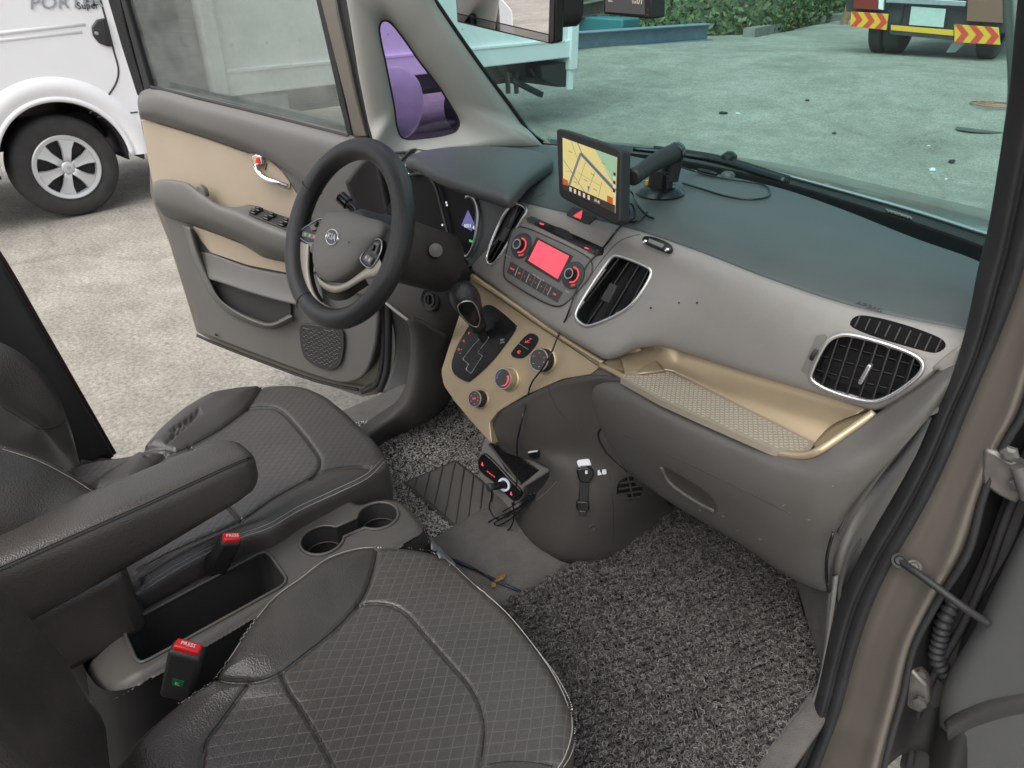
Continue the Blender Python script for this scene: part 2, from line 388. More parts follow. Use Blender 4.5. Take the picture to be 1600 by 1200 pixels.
kb = G().grid(KB).add(KB[0], [(0, 1, 2, 3, 4)]).build('kerb', mat('kerb_concrete', (.22, .21, .19), .9, var=.3, vscale=3, bump=('n', 20, .5, .02)), smooth=30); tag(kb, 'low concrete kerb along the back of the yard', kind='structure')
# grassy bank rising behind the kerb
far0 = [gat(x, y) for x, y in ((860, 72), (960, 68), (1090, 64))]
base = [p+s2*3.6 for p in far0[:2]]+[far0[2]+s2*1.2]+[p+d*.3 for p, d in zip(kp_[4::5], kd[4::5])]
ext0 = base[0]+(base[0]-base[1])*6; ext1 = base[-1]+nrm(base[-1]-base[-2])*40
base = [ext0]+base+[ext1]
bdir = nrm(A3(-.45, .9, 0)); BK = []
for i, p in enumerate(cr(base, 60)): BK.append([p+A3(0, 0, -.1), p+bdir*.8+A3(0, 0, .35), p+bdir*3+A3(0, 0, 1.2), p+bdir*8+A3(0, 0, 3.0), p+bdir*20+A3(0, 0, 5)])
bank = G().grid(BK).build('hill', mat('bank_soil', (.085, .095, .05), .95, var=.4, vscale=2, bump=('n', 6, .6, .1)), smooth=180); tag(bank, 'green bank behind the yard', kind='structure')
BK = np.array(BK)
def leafy(name, label, cat, n, area, size, cols, kind=None, seed=1):
    r = np.random.default_rng(seed); C = area(r, n); nv = r.normal(size=(n, 3)); nv[:, 2] = abs(nv[:, 2])*.6+.1; nv /= np.linalg.norm(nv, axis=1)[:, None]
    t = np.cross(nv, r.normal(size=(n, 3))); t /= np.linalg.norm(t, axis=1)[:, None]; bt = np.cross(nv, t); s = size*(.5+r.random(n))[:, None]
    V = np.stack([C-t*s, C+bt*s*.45, C+t*s, C-bt*s*.45], 1).reshape(-1, 3); F = np.arange(n*4).reshape(-1, 4)
    me = bpy.data.meshes.new(name); me.from_pydata(V.tolist(), [], F.tolist()); me.polygons.foreach_set('material_index', r.integers(0, len(cols), n)); 
    for c in cols: me.materials.append(c)
    o = bpy.data.objects.new(name, me); COL.objects.link(o); tag(o, label, cat, kind=kind); return o
gm = [mat('leaf_%s' % k, c, .6, var=.3, vscale=3) for k, c in (('dark', (.035, .075, .022)), ('mid', (.07, .115, .03)), ('dry', (.16, .17, .06)), ('pale', (.11, .16, .06)))]
def bank_area(lo, hi, up):
    def f(r, n):
        i = r.random(n)*(len(BK)-1.001); j = lo+(hi-lo)*r.random(n)**1.3; a = i.astype(int); b = j.astype(int); u = (i-a)[:, None]; v = (j-b)[:, None]
        p = (BK[a, b]*(1-u)+BK[a+1, b]*u)*(1-v)+(BK[a, b+1]*(1-u)+BK[a+1, b+1]*u)*v; p[:, 2] += r.random(n)**2*up*(.5+.5*np.sin(i*2.1)**2); return p
    return f
leafy('grass', 'overgrown grass and weeds on the bank behind the kerb', None, 40000, bank_area(0.1, 2.2, .50), .06, gm, 'stuff', 3)
leafy('undergrowth', 'dark bushes growing up the bank above the grass', None, 30000, bank_area(1.7, 3.9, 2.4), .15, [gm[0], gm[0], gm[1]], 'stuff', 4)
p = gat(1318, 38); wp = G().tube([p, p+A3(.05, .02, .5), p+A3(.02, .0, 1.05)], [.09, .085, .08], 10).build('wooden_post', mat('weathered_wood', (.33, .19, .10), .85, var=.3, vscale=12), smooth=60); tag(wp, 'short brown wooden post at the kerb left of the cargo truck', 'post')

# ================================================================== white box truck
hub = at(106, 262, z=.33); XT = hub[0]; YT = hub[1]
TR_ = thing('box_truck', 'white light truck with cargo box parked opposite beyond the open driver door', 'truck', (XT-.85, YT+1.6, 0))
DV = dict(x=XT+.06)
def t3(px, py, dx=.06): return at(px, py, x=XT+dx)
white = M_['white']; Zr = lambda z: z
arch_c = (YT, .33); ar = .405
cy0, cy1 = YT-1.15, t3(276, 60)[1]
th = np.linspace(pi, 0, 26); arch = [(YT+ar*cos(t), .36+ar*.98*sin(t)) for t in th]
side = [(cy0, .42), (cy0, 1.05), (cy0+.14, 1.25), (cy0+.45, 2.0), (cy1, 2.05), (cy1, .50), (YT+ar+.06, .47)]
prof = [(cy0, .36)]+[(YT-ar, .36)]+arch[1:-1]+[(YT+ar, .36), (YT+ar+.02, .48), (cy1, .50), (cy1, 2.05), (cy0+.5, 2.03), (cy0+.16, 1.25), (cy0, 1.05)]
def clean(P): return [A3(XT+.06, y, z) for y, z in P]
# cab side as a strip pair so the body has side, crease relief and depth
cab = G(); cab.prism(clean(prof), (1, 0, 0), 1.62); cabo = cab.build('cab_body', white, TR_, bevel=.03, seg=3)
# flared wheel arch lip
G().tube([A3(XT+.062, YT+(ar+.0)*cos(t), .36+(ar)*sin(t)) for t in np.linspace(pi*1.0, 0, 40)], .018, 8).build('wheel_arch', white, TR_, smooth=180)
fl = []
for t in np.linspace(pi, 0, 40): fl.append([A3(XT+.055+.03*s*(1-s)*4*.9, YT+(ar+.14*s)*cos(t), .36+(ar+.14*s)*sin(t)) for s in np.linspace(0, 1, 8)])
G().grid(fl, flip=False).build('arch_flare', white, TR_, smooth=180)
# swage lines on the door
for (pa, pb, r) in (((0, 52), (133, 38), .016), ((0, 63), (128, 50), .014)):
    a, b = t3(*pa), t3(*pb); a = a+(a-b)*1.2; G().tube([a+A3(-.006, 0, 0), b+A3(-.006, 0, 0)], [r, r*.8], 8).build('swage_line', white, TR_, smooth=180)
dl = cr([t3(*p) for p in ((157, 0), (168, 40), (178, 80), (185, 108), (183, 125), (172, 145), (140, 177))], 40); G().tube(dl+A3(.0, 0, 0), .006, 5).build('door_gap', M_['dark'], TR_, smooth=180)
a, b = t3(152, 183), t3(215, 175); G().tube([a, b], .005, 5).build('panel_gap', M_['dark'], TR_)
hd_ = [t3(*p, dx=.075) for p in ((165, 28), (152, 31), (144, 42), (146, 56), (156, 68), (170, 73), (177, 73))]
dh = G().prism(hd_, (1, 0, 0), .03).build('door_handle', M_['dark'], TR_, bevel=.008)
lk = t3(151, 52, dx=.078); G().lathe(lk, (1, 0, 0), [(0, 0), (.012, 0), (.010, .004), (0, .004)], 16).build('lock', M_['steel'], dh)
G().prism([t3(*p, dx=.082) for p in ((159, 30), (166, 29), (177, 72), (168, 72))], (1, 0, 0), .012).build('grip', M_['matt'], dh, bevel=.004)
e1, e2 = A3(0, 1, 0), A3(0, 0, 1)
pt = t3(108, 3, dx=.064); text('PORTER', 'lettering', M_['steel'], TR_, t3(103, 4, dx=.063), e1, e2, .10, .002, shear=.25, sx=1.15); text('II', 'lettering', M_['steel'], TR_, t3(140, -1, dx=.063), e1, e2, .13, .002); text('Super', 'lettering', M_['dark'], TR_, t3(137, 9, dx=.063), e1, e2, .055, .002)
by1_c = 5.2
# wheel
def truck_wheel(c, R_, wd, m_par, name='wheel', spokes=6):
    wobj = G().lathe(c+A3(-wd, 0, 0), (1, 0, 0), [(R_*.62, 0), (R_*.9, 0), (R_*.985, .02), (R_, .05), (R_, wd-.045), (R_*.985, wd-.015), (R_*.93, wd), (R_*.72, wd+.004), (R_*.62, wd-.01)], 56).build(name, M_['tyre'], m_par, smooth=50)
    return wobj
wl = truck_wheel(hub, .327, .20, TR_)
sil = mat('hubcap_silver', (.62, .63, .64), .4, metal=.45, var=.04)
rc = hub+A3(-.004, 0, 0); Rr = .208
G().lathe(rc, (1, 0, 0), [(Rr*1.0, -.02), (Rr*1.0, .004), (Rr*.97, .010), (Rr*.86, .004), (Rr*.84, -.03)], 56).build('rim_ring', sil, wl)
G().lathe(rc, (1, 0, 0), [(0, -.05), (Rr*.9, -.05), (Rr*.9, -.04), (0, -.04)], 40).build('brake_drum', M_['matt'], wl)
G().lathe(rc, (1, 0, 0), [(0, .016), (.03, .016), (.038, .012), (.05, -.01), (.05, -.03), (0, -.03)], 30).build('hub_cap', sil, wl)
for k in range(6):
    a = k*pi/3+.30; d = A3(0, cos(a), sin(a)); s_ = A3(0, -sin(a), cos(a)); X = A3(1, 0, 0); g = G()
    rows = []
    for r_, w_, h_ in ((.035, .026, .012), (.075, .028, .010), (.12, .034, .006), (.165, .052, .004), (.185, .068, .004)): rows.append([rc+d*r_-s_*w_+X*(h_-.016), rc+d*r_-s_*w_*.8+X*h_, rc+d*r_-s_*w_*.25+X*(h_-.004), rc+d*r_+s_*w_*.25+X*(h_-.004), rc+d*r_+s_*w_*.8+X*h_, rc+d*r_+s_*w_+X*(h_-.016)])
    g.grid(rows).build('spoke', sil, wl, smooth=25, solid=.008)
text('H', 'badge', M_['steel'], wl, rc+A3(.017, 0, 0), A3(0, 1, 0), A3(0, 0, 1), .03, .001, shear=.3)
# inner arch, mud flap, sill
G().grid([[A3(XT+.0, YT+.40*cos(t), .36+.39*sin(t)), A3(XT-.5, YT+.40*cos(t), .36+.39*sin(t))] for t in np.linspace(-.1, pi+.1, 30)]).build('arch_liner', M_['matt'], TR_, smooth=180, solid=.01)
G().prism([t3(*p, dx=.03) for p in ((198, 224), (225, 224), (227, 250), (218, 245))], (1, 0, 0), .3).build('mud_flap', M_['dark'], TR_, bevel=.01)
G().bx(XT-1.2, XT-.35, YT-1.0, by1_c, .42, .62).build('chassis', M_['matt'], TR_, bevel=.01)
# cargo box behind the cab
by0 = t3(330, 60)[1]; by1 = t3(897, 40)[1]; zb = .70
bx_ = G().bx(XT-1.65, XT+.045, by0, by1, zb+.02, 2.6).build('cargo_box', mat('box_panel', (.82, .835, .83), .5, var=.05, vscale=1.5), TR_, bevel=.01)
G().bx(XT-.02, XT+.075, by0-.01, by1-.03, zb-.04, zb+.13).build('side_rail', white, TR_, bevel=.012)
G().bx(XT-.01, XT+.085, by0-.01, by1-.16, zb+.115, zb+.145).build('rail_lip', white, TR_, bevel=.008)
G().bx(XT-1.65, XT+.10, by1-.07, by1+.04, zb-.16, 2.62).build('rear_frame', white, TR_, bevel=.012)
G().bx(XT-.02, XT+.10, by0-.06, by0+.05, zb-.02, 2.62).build('front_post', white, TR_, bevel=.012)
for (k, z) in ((0, 1.25), (1, 1.5), (2, 1.9)):
    G().bx(XT+.0, XT+.11, by1+.02, by1+.075, z, z+.12).build('hinge', M_['steel'], TR_, bevel=.006)
for i in range(14):
    for z in (zb+.3, zb+.62): G().lathe(A3(XT+.045, by0+.15+i*(by1-by0-.3)/13, z), (1, 0, 0), [(0, 0), (.008, 0), (.005, .004), (0, .004)], 8).build('rivet', M_['steel'], bx_)
# cab rear pillar and gap fittings seen through the door glass
G().bx(XT-.9, XT-.16, cy1+.03, cy1+.30, .45, 2.2).build('gap_filler', M_['dark'], TR_, bevel=.02)  # dark block put in so the gap behind the cab reads dark
G().tube([A3(XT-.06, cy1+.14, .55), A3(XT-.06, cy1+.14, 2.0)], .05, 14).build('air_intake', M_['dark'], TR_)
G().bx(XT-.1, XT+.03, by0+.1, by0+.55, .46, .64).build('tool_box', mat('tool_box_grey', (.30, .30, .30), .5, var=.1), TR_, bevel=.015)
# rear wheel, flap, under-run bar
rw = A3(XT-.06, t3(772, 140)[1]-.05, .27)
w2 = truck_wheel(rw, .27, .30, TR_)
G().lathe(rw+A3(-.03, 0, 0), (1, 0, 0), [(0, -.02), (.14, -.02), (.16, .0), (.155, .01), (.14, .0), (0, .005)], 30).build('rim', M_['steel'], w2)
G().prism([t3(*p, dx=.02) for p in ((845, 103), (893, 96), (889, 136), (872, 136), (848, 124))], (1, 0, 0), .6).build('mud_flap', M_['matt'], TR_, bevel=.008)
a = t3(893, 97, dx=.06); G().bx(XT+.02, XT+.07, a[1]-.035, a[1]+.03, .34, zb-.1).build('flap_bracket', white, TR_, bevel=.004)
a, b = t3(800, 125, dx=-.1), t3(846, 148, dx=-.1); d = nrm(b-a); G().box((a+b)/2, (np.linalg.norm(b-a), .06, .06), (d, np.cross([0, 0, 1], d), np.cross(d, np.cross([0, 0, 1], d)))).build('underrun_bar', M_['matt'], TR_, bevel=.006)
for px in (793, 806): a = t3(px, 112, dx=-.1); b = t3(px+1, 146, dx=-.1); G().tube([a, b], .025, 8).build('bracket', M_['dark'], TR_)
G().tube(cr([t3(*p, dx=-.05) for p in ((828, 108), (838, 122), (850, 128), (856, 122))], 20), .012, 6).build('hose', M_['matt'], TR_)
G().bx(XT-1.3, XT-.15, YT+1.5, by1-.5, .5, zb-.02).build('subframe', M_['matt'], TR_, bevel=.01)

# ================================================================== cargo truck at the back of the yard
tc_ = gat(1392, 88); dist = 10.4
c0 = at(1440, 55, d=dist); fz = nrm(A3(CP[0]-c0[0], CP[1]-c0[1], 0)); 
tn = nrm(A3(.10, -.995, 0)); te = np.cross(A3(0, 0, 1), tn); te = te if np.dot(te, RR) > 0 else -te
tpl = (at(1440, 60, d=dist), tn); T3 = lambda px, py, o=0: at(px, py, pl=tpl, off=o)
gzt = float(gz(tpl[0][1]))
CT = thing('cargo_truck', 'rear of a dark cargo truck with red and yellow chevron bumper plates', 'truck', (tpl[0][0], tpl[0][1], gzt))
chev_r, chev_y = mat('chevron_red', (.62, .06, .035), .4), mat('chevron_yellow', (.75, .42, .03), .4)
def chev(quad, k, name):
    q = [T3(*p, .05) for p in quad]; b = G().prism(q, tn, .03).build(name, chev_y, CT, bevel=.004)
    n = 3
    for i in range(n):
        u0, u1 = (i+.02)/n, (i+.52)/n
        f = lambda u, v: (q[0]*(1-u)+q[1]*u)*(1-v)+(q[3]*(1-u)+q[2]*u)*v+tn*.003
        s = .16
        for v0, v1, d0, d1 in ((0, .5, 0, s), (.5, 1, s, 0)): G().prism([f(min(1, u0+d0), v0), f(min(1, u1+d0), v0), f(min(1, u1+d1), v1), f(min(1, u0+d1), v1)], tn, .002).build('stripe', chev_r, b, smooth=0)
chev([(1330, 18), (1388, 22), (1385, 47), (1328, 41)], 0, 'chevron_plate'); chev([(1491, 38), (1560, 43), (1563, 70), (1491, 66)], 1, 'chevron_plate')
def tq(px, name, m, o=0, dp=.06, bev=.006, par=CT): return G().prism([T3(*p, o) for p in px], tn, dp).build(name, m, par, bevel=bev)
dkt = mat('truck_chassis', (.035, .035, .036), .6, var=.3, vscale=5)
tq([(1390, 39), (1490, 48), (1490, 63), (1390, 54)], 'bumper_bar', dkt, .02, .12)
tq([(1392, 39), (1490, 47), (1490, 56), (1392, 47)], 'bumper_stripe', chev_y, .03, .01, .002)
tq([(1322, -30), (1575, -12), (1575, 26), (1390, 24), (1322, 18)], 'tail_panel', dkt, -.1, .3)
tq([(1385, 10), (1570, 22), (1570, 52), (1385, 42)], 'cross_member', dkt, -.08, .2)
M_['plate'] = mat('number_plate', (.50, .56, .52), .5, var=.1, vscale=20)
tq([(1424, 10), (1478, 14), (1474, 43), (1420, 39)], 'number_plate', M_['plate'], .03, .012, .003)
lamp = mat('tail_lamp', (.22, .02, .015), .3, coat=.5)
tq([(1334, -22), (1374, -18), (1372, 16), (1333, 13)], 'tail_lamp', lamp, .03, .08); tq([(1512, -8), (1566, -4), (1566, 36), (1510, 33)], 'tail_lamp', mat('tail_lamp_worn', (.20, .09, .06), .5, coat=.3), .03, .08)
tq([(1374, -20), (1382, -18), (1380, 16), (1372, 14)], 'reverse_lamp', M_['whiteplas'], .03, .06)
tq([(1385, -6), (1510, 2), (1508, 10), (1384, 4)], 'tow_bar', M_['steel'], .06, .06)
tq([(1322, -36), (1580, -18), (1580, -6), (1322, -24)], 'bed_edge', mat('bed_wood', (.30, .17, .09), .8, var=.3, vscale=9), .02, .5)
yb = -.75
for px, wdt in ((1377, .2), (1402, .24)):
    c = T3(px, 60, yb+.25); rr = .47; cc = A3(c[0], c[1], gzt+rr)
    wb = G().lathe(cc-te*wdt/2, te, [(rr*.55, 0), (rr*.9, 0), (rr*.98, .02), (rr, .05), (rr, wdt-.05), (rr*.98, wdt-.02), (rr*.9, wdt), (rr*.55, wdt)], 40).build('wheel', M_['tyre'], CT, smooth=50)
c = T3(1545, 75, yb+.25); cc = A3(c[0], c[1], gzt+.47); G().lathe(cc-te*.12, te, [(.26, 0), (.42, 0), (.46, .02), (.47, .05), (.47, .2), (.46, .23), (.42, .25), (.26, .25)], 40).build('wheel', M_['tyre'], CT, smooth=50)
G().tube([A3(*T3(1410, 70, yb+.3)[:2], gzt+.5), A3(*T3(1560, 80, yb+.3)[:2], gzt+.5)], .09, 10).build('axle', dkt, CT)
mid_ = (T3(1395, 50, -.3)+T3(1560, 60, -.3))/2; G().box(A3(mid_[0], mid_[1], gzt+.95)-tn*1.6, (1.9, 3.0, .35), (te, tn, A3(0, 0, 1))).build('underframe', dkt, CT)
G().prism([T3(*p, -.35) for p in ((1488, 66), (1508, 68), (1492, 82), (1478, 82))], tn, .05).build('stay', M_['steel'], CT)
# ================================================================== our car: shell
CAR = thing('car_body', 'taupe car body shell with door openings, pillars, windscreen and carpeted floor around the cabin', 'car', (0, -.4, 0))
# floor carpet, toe board
def zt_fun(x):
    a = min(1, max(0, (x+.10)/.05)); b = min(1, max(0, (.20-x)/.05)); return .352+.032*a*a*(3-2*a)*b*b*(3-2*b)
fl = []
for x in np.linspace(-.70, .74, 130):
    tn_ = zt_fun(x)-.352
    row = []
    for y in np.concatenate([np.linspace(-1.9, .10, 60), np.linspace(.13, .42, 12)]):
        z = .352+tn_*(1 if y < .3 else 1)+max(0, y-.16)*1.1
        row.append((x, y, z))
    fl.append(row)
G().grid(fl, flip=True).build('floor_carpet', M_['carpet'], CAR, smooth=180, solid=.02)
G().bx(-.72, .74, .40, .44, .30, 1.05).build('firewall', M_['matt'], CAR)
# ---- left side: sill, kick panel, seals
sl_ = [[at(x, y, z=z) for x, y, z in r] for r in (
    [(520, 700, .44), (568, 663, .445), (600, 641, .46), (619, 627, .48), (632, 605, .53), (640, 570, .60), (641, 530, .70), (636, 500, .78)],
    [(540, 712, .445), (580, 676, .455), (612, 652, .475), (634, 633, .51), (648, 605, .56), (655, 570, .63), (656, 530, .73), (650, 500, .80)],
    [(550, 720, .42), (588, 686, .42), (622, 672, .42), (650, 662, .44), (672, 640, .47), (690, 605, .55), (692, 560, .66), (690, 520, .76)],
    [(560, 730, .36), (600, 695, .36), (635, 676, .36), (662, 662, .36), (690, 645, .36), (712, 610, .40), (720, 570, .5), (720, 520, .65)])]
G().grid(loft(sl_, 40, 8)).build('sill_trim', M_['lower'], CAR, smooth=180, solid=.006)
G().tube(cr([at(619, 628, z=.482), at(627, 634, z=.492), at(634, 641, z=.49)], 12), .0016, 5).build('seam', M_['matt'], CAR)
# body frame and rubber seal round the driver's opening (front edge, seen behind the wheel)
def side_band(pts, name, m, r, n=60, x=-.70): return G().tube(cr([at(px, py, x=xx) for px, py, xx in pts], n), r, 10).build(name, m, CAR, smooth=180)
side_band([(545, -40, -.60), (556, 60, -.625), (572, 150, -.655), (590, 240, -.675), (608, 330, -.69), (628, 430, -.695), (638, 500, -.695), (645, 545, -.70), (640, 585, -.70), (624, 622, -.70), (595, 640, -.70)], 'door_seal', M_['rubber'], .011)
bp_ = [[at(x, y, x=-.735) for x, y in r] for r in (
    [(556, 290), (570, 330), (600, 420), (618, 480), (630, 520), (632, 560), (622, 600), (612, 622)],
    [(578, 240), (596, 310), (618, 400), (634, 470), (644, 520), (646, 560), (640, 590), (622, 628)])]
bp_ = [[p+A3(-.05, 0, 0) for p in bp_[0]], bp_[1], [p+A3(.04, .03, 0) for p in bp_[1]]]
G().grid(loft(bp_, 50, 6)).build('hinge_pillar', M_['dark'], CAR, smooth=180, solid=.004)
# ---- left A pillar trim with quarter window
AP = (A3(-.5, .213, 1.075), nrm(A3(.853, -.52, -.3)))
out = [(520, -60), (660, -60), (680, 0), (712, 48), (745, 95), (772, 132), (800, 170), (822, 200), (835, 213), (848, 222), (852, 232), (760, 230), (700, 232), (660, 244), (628, 270), (602, 262), (592, 252), (575, 190), (560, 115), (545, 20), (536, -30)]
hole = [(592, 43), (596, 33), (603, 31), (611, 35), (630, 58), (655, 94), (687, 136), (705, 165), (717, 186), (718, 197), (712, 206), (695, 212), (670, 216), (634, 218), (626, 214), (620, 200), (615, 165), (607, 125), (600, 90), (594, 62)]
oc = np.array(out, float); hc = np.array(cr([A3(a, b, 0) for a, b in hole], 100, True))[:, :2]
cen = hc.mean(0); ring_o = []
ang = np.arctan2(hc[:, 1]-cen[1], hc[:, 0]-cen[0]); od = rp([A3(a, b, 0) for a, b in out], 900, True)[:, :2]; oa = np.arctan2(od[:, 1]-cen[1], od[:, 0]-cen[0])
for a in ang: ring_o.append(od[np.abs((oa-a+pi) % (2*pi)-pi).argmin()])
ring_o = np.array(ring_o); rings = []
for k, (t, off) in enumerate([(0, -.022), (0, -.002), (.06, .004), (.16, .012), (.4, .016), (.7, .014), (.93, .006), (1.0, -.012)]):
    q = hc*(1-t)+ring_o*t; rings.append([at(a, b, pl=AP, off=off+(.05*t*t*float(np.clip((o_[1]-200)/24, 0, 1)) if o_[0] < 858 else 0)) for (a, b), o_ in zip(q, ring_o)])
G().grid(rings, cv=True).build('pillar_trim', M_['trim'], CAR, smooth=180)
G().tube([at(a, b, pl=AP, off=-.004) for a, b in hc], .0035, 6, closed=True).build('window_seal', M_['rubber'], CAR, smooth=180)
qg = G().prism([at(a, b, pl=AP, off=-.02) for a, b in hc], AP[1], .004).build('quarter_window', glass('violet_glass', (.70, .60, .86), .07), CAR, smooth=0)
qg['label'] = 'violet tinted quarter window in the pillar'
c = at(762, 186, pl=AP, off=.012); G().lathe(c, AP[1], [(0, .006), (.009, .006), (.0105, .004), (.0125, -.004)], 28).build('trim_cap', M_['trim'], CAR)
# ---- windscreen
WB = [at(868, 226, z=1.085), at(985, 238, z=1.08), at(1062, 250, z=1.08), at(1225, 286, z=1.08), at(1337, 319, z=1.08), at(1431, 348, z=1.08), at(1536, 385, z=1.08), at(1600, 412, z=1.08)]
edge = [at(x, y, pl=AP, off=-.004) for x, y in ((848, 222), (835, 213), (822, 199), (800, 168), (772, 131), (745, 94), (712, 47), (680, 0), (650, -42))]
tl = edge[-1]+A3(.02, -.22, .27); 
tr = A3(.55, tl[1], tl[2]); br = WB[-1]
rowsW = []
lb = edge[0]; left = edge+[edge[-1]*.5+tl*.5, tl]
lefts = cr(left, 30); right = cr([at(1640, 425, z=1.08), at(1650, 250, y=.06), at(1655, 100, y=-.02), at(1650, -60, y=-.10), A3(.62, tl[1], tl[2])], 30)
base = cr([lb]+WB+[at(1640, 425, z=1.08)], 40)
top = cr([tl, A3(0, tl[1]+.10, tl[2]+.04), A3(.62, tl[1], tl[2])], 40)
W_ = np.zeros((30, 40, 3))
for i in range(30):
    for j in range(40):
        u, v = j/39, i/29
        W_[i, j] = (1-v)*base[j]+v*top[j]+(1-u)*lefts[i]+u*right[i]-((1-u)*(1-v)*base[0]+u*(1-v)*base[-1]+(1-u)*v*top[0]+u*v*top[-1])
ws = G().grid(W_).build('windscreen', glass('tinted_screen', (.49, .80, .775), .05, haze=.035), CAR, smooth=180); ws['label'] = 'teal tinted windscreen glass'
G().tube(lefts[:26], .0045, 6).build('screen_edge', M_['rubber'], CAR, smooth=180)
# black gap strip between dash and glass
gap0 = [at(x, y+2, z=1.0765) for x, y in ((840, 228), (868, 231), (985, 248), (1062, 264), (1210, 295), (1307, 327), (1431, 376), (1531, 412), (1600, 440))]
gap1 = [p+A3(0, .002, .0) for p in [at(x, y, z=1.0775) for x, y in ((842, 222), (868, 226), (985, 239), (1062, 250), (1225, 286), (1337, 319), (1431, 348), (1536, 385), (1600, 412))]]
G().grid(loft([gap0, [p*.5+q*.5 for p, q in zip(gap0, gap1)], gap1], 60, 4)).build('screen_base_strip', mat('frit_black', (.004, .004, .004), .8, spec=.05), CAR, smooth=180, solid=.003)
# cowl, wipers and bonnet edge seen through the glass
cz = 1.05
c0 = [at(x, y, z=cz) for x, y in ((860, 226), (985, 238), (1062, 249), (1225, 285), (1337, 318), (1431, 347), (1536, 384), (1610, 412))]
c1 = [at(x, y, z=cz+.006) for x, y in ((860, 217), (985, 228), (1062, 239), (1159, 258), (1250, 283), (1337, 307), (1431, 334), (1540, 369), (1610, 390))]
G().grid(loft([c0, c1], 60, 6, smooth=False)).build('cowl', M_['dark'], CAR, smooth=180, solid=.01)
G().tube(cr([p+A3(0, 0, .004) for p in c1[3:]], 40), .004, 6).build('edge_glint', M_['silver'], CAR, smooth=180)  # silver line drawn as the glint along the glass bottom edge
c2 = [at(x, y, z=1.035) for x, y in ((860, 214), (985, 224), (1062, 233), (1159, 251), (1225, 266), (1337, 293), (1431, 315), (1545, 342), (1610, 358))]
c3 = [p+A3(0, .45, -.10) for p in c2]
c1b = [p+A3(0, .004, -.003) for p in c1]
G().grid(loft([c1b, c2, c3], 60, 6)).build('bonnet', M_['paint'], CAR, smooth=180, solid=.01)
for k in range(19):
    x = 1262+k*6.2; y = 293+k*2.15; a, b = at(x-2, y+4, z=cz+.004), at(x+6, y+12, z=cz+.004); d = nrm(b-a); G().box((a+b)/2, (np.linalg.norm(b-a), .005, .004), (d, np.cross([0, 0, 1], d), A3(0, 0, 1))).build('cowl_slot', M_['fascia'], CAR, bevel=.001)
for k in range(8):
    x = 1385+k*5; y = 327+k*1.6; a, b = at(x, y, z=cz+.004), at(x+4, y+4, z=cz+.004); d = nrm(b-a); G().box((a+b)/2, (np.linalg.norm(b-a), .004, .004), (d, np.cross([0, 0, 1], d), A3(0, 0, 1))).build('cowl_slot', M_['fascia'], CAR, bevel=.001)
def wiper(pts, label, z0=1.075):
    t = thing('windscreen_wiper', label, 'wiper', at(*pts[0], z=1.06)); P = cr([at(x, y, z=z0) for x, y in pts], 40)
    G().tube(P, np.linspace(.011, .006, 40), 8).build('wiper_arm', M_['black'], t, smooth=180)
    G().tube(cr([p+A3(0, .012, .006) for p in P[::5]], 40), .005, 6).build('wiper_blade', M_['rubber'], t, smooth=180)
    return t
wiper([(1228, 284), (1190, 272), (1150, 259), (1105, 248), (1062, 241), (1040, 238), (990, 233)], 'black wiper lying along the left half of the windscreen base')
G().lathe(at(1138, 256, z=1.07), A3(0, 0, 1), [(0, 0), (.02, 0), (.018, .02), (.008, .028), (0, .028)], 20).build('wiper_pivot', M_['black'], CAR)
# ---- right A pillar trim, seal, hinge pillar
rt = [[at(x, y, x=xx) for x, y, xx in r] for r in (
    [(1566, -40, .60), (1571, 60, .63), (1574, 120, .645), (1573, 160, .65), (1567, 208, .655), (1560, 260, .66)],
    [(1580, -40, .62), (1586, 60, .645), (1584, 120, .655), (1580, 160, .66), (1574, 208, .665), (1566, 260, .67)])]
G().grid(loft(rt, 30, 4, smooth=False)).build('pillar_trim', M_['trim'], CAR, smooth=180, solid=.01)
LE = [(1592, -480, -.34), (1596, -60, -.12), (1584, 60, -.09), (1577, 150, -.07), (1567, 210, -.058), (1550, 325, -.045), (1540, 375, -.04), (1529, 412, -.038), (1513, 500, -.036), (1491, 582, -.036), (1456, 652, -.042), (1433, 710, -.048), (1392, 786, -.058), (1340, 873, -.068), (1305, 949, -.075), (1287, 1036, -.085), (1270, 1112, -.10), (1241, 1176, -.12), (1215, 1230, -.14)]
RE = [(1690, -480), (1690, -60), (1680, 60), (1660, 200), (1640, 290), (1615, 380), (1600, 437), (1592, 462), (1577, 500), (1552, 560), (1515, 645), (1492, 705), (1452, 790), (1402, 873), (1366, 945), (1336, 1036), (1318, 1112), (1294, 1176), (1272, 1235)]
le = [at(px, py, y=y) for px, py, y in LE]; re_ = [at(px, py, y=q[2]-.012) for (px, py), q in zip(RE, LE)]
def mixr(t, o): return [a*(1-t)+b*t+A3(o[0], o[1], 0) for a, b in zip(le, re_)]
def loftk(rows, nv, sub_=5):
    """loft that keeps the pairing of the key points along each row"""
    R_ = np.array([[r[0]]+list(r) + [r[-1]] for r in rows])[:, 1:-1]; n = (R_.shape[1]-1)*sub_+1
    R_ = np.stack([np.array([np.array([np.interp(t, np.arange(R_.shape[1]), r[:, k]) for k in range(3)]) for t in np.linspace(0, R_.shape[1]-1, n)]) for r in R_])
    for _ in range(5): R_[:, 1:-1] = .25*R_[:, :-2]+.5*R_[:, 1:-1]+.25*R_[:, 2:]
    return np.stack([cr(R_[:, j], (len(rows)-1)*nv+1) for j in range(n)], 1)
seal = loftk([mixr(-.06, (-.004, .05)), mixr(-.02, (0, .012)), le, mixr(.2, (.0, -.010)), mixr(.42, (0, -.012)), mixr(.52, (0, -.003)), mixr(.62, (0, -.009)), mixr(.82, (.0, -.009)), mixr(.95, (0, .002)), mixr(1.02, (.0, .02))], 5)
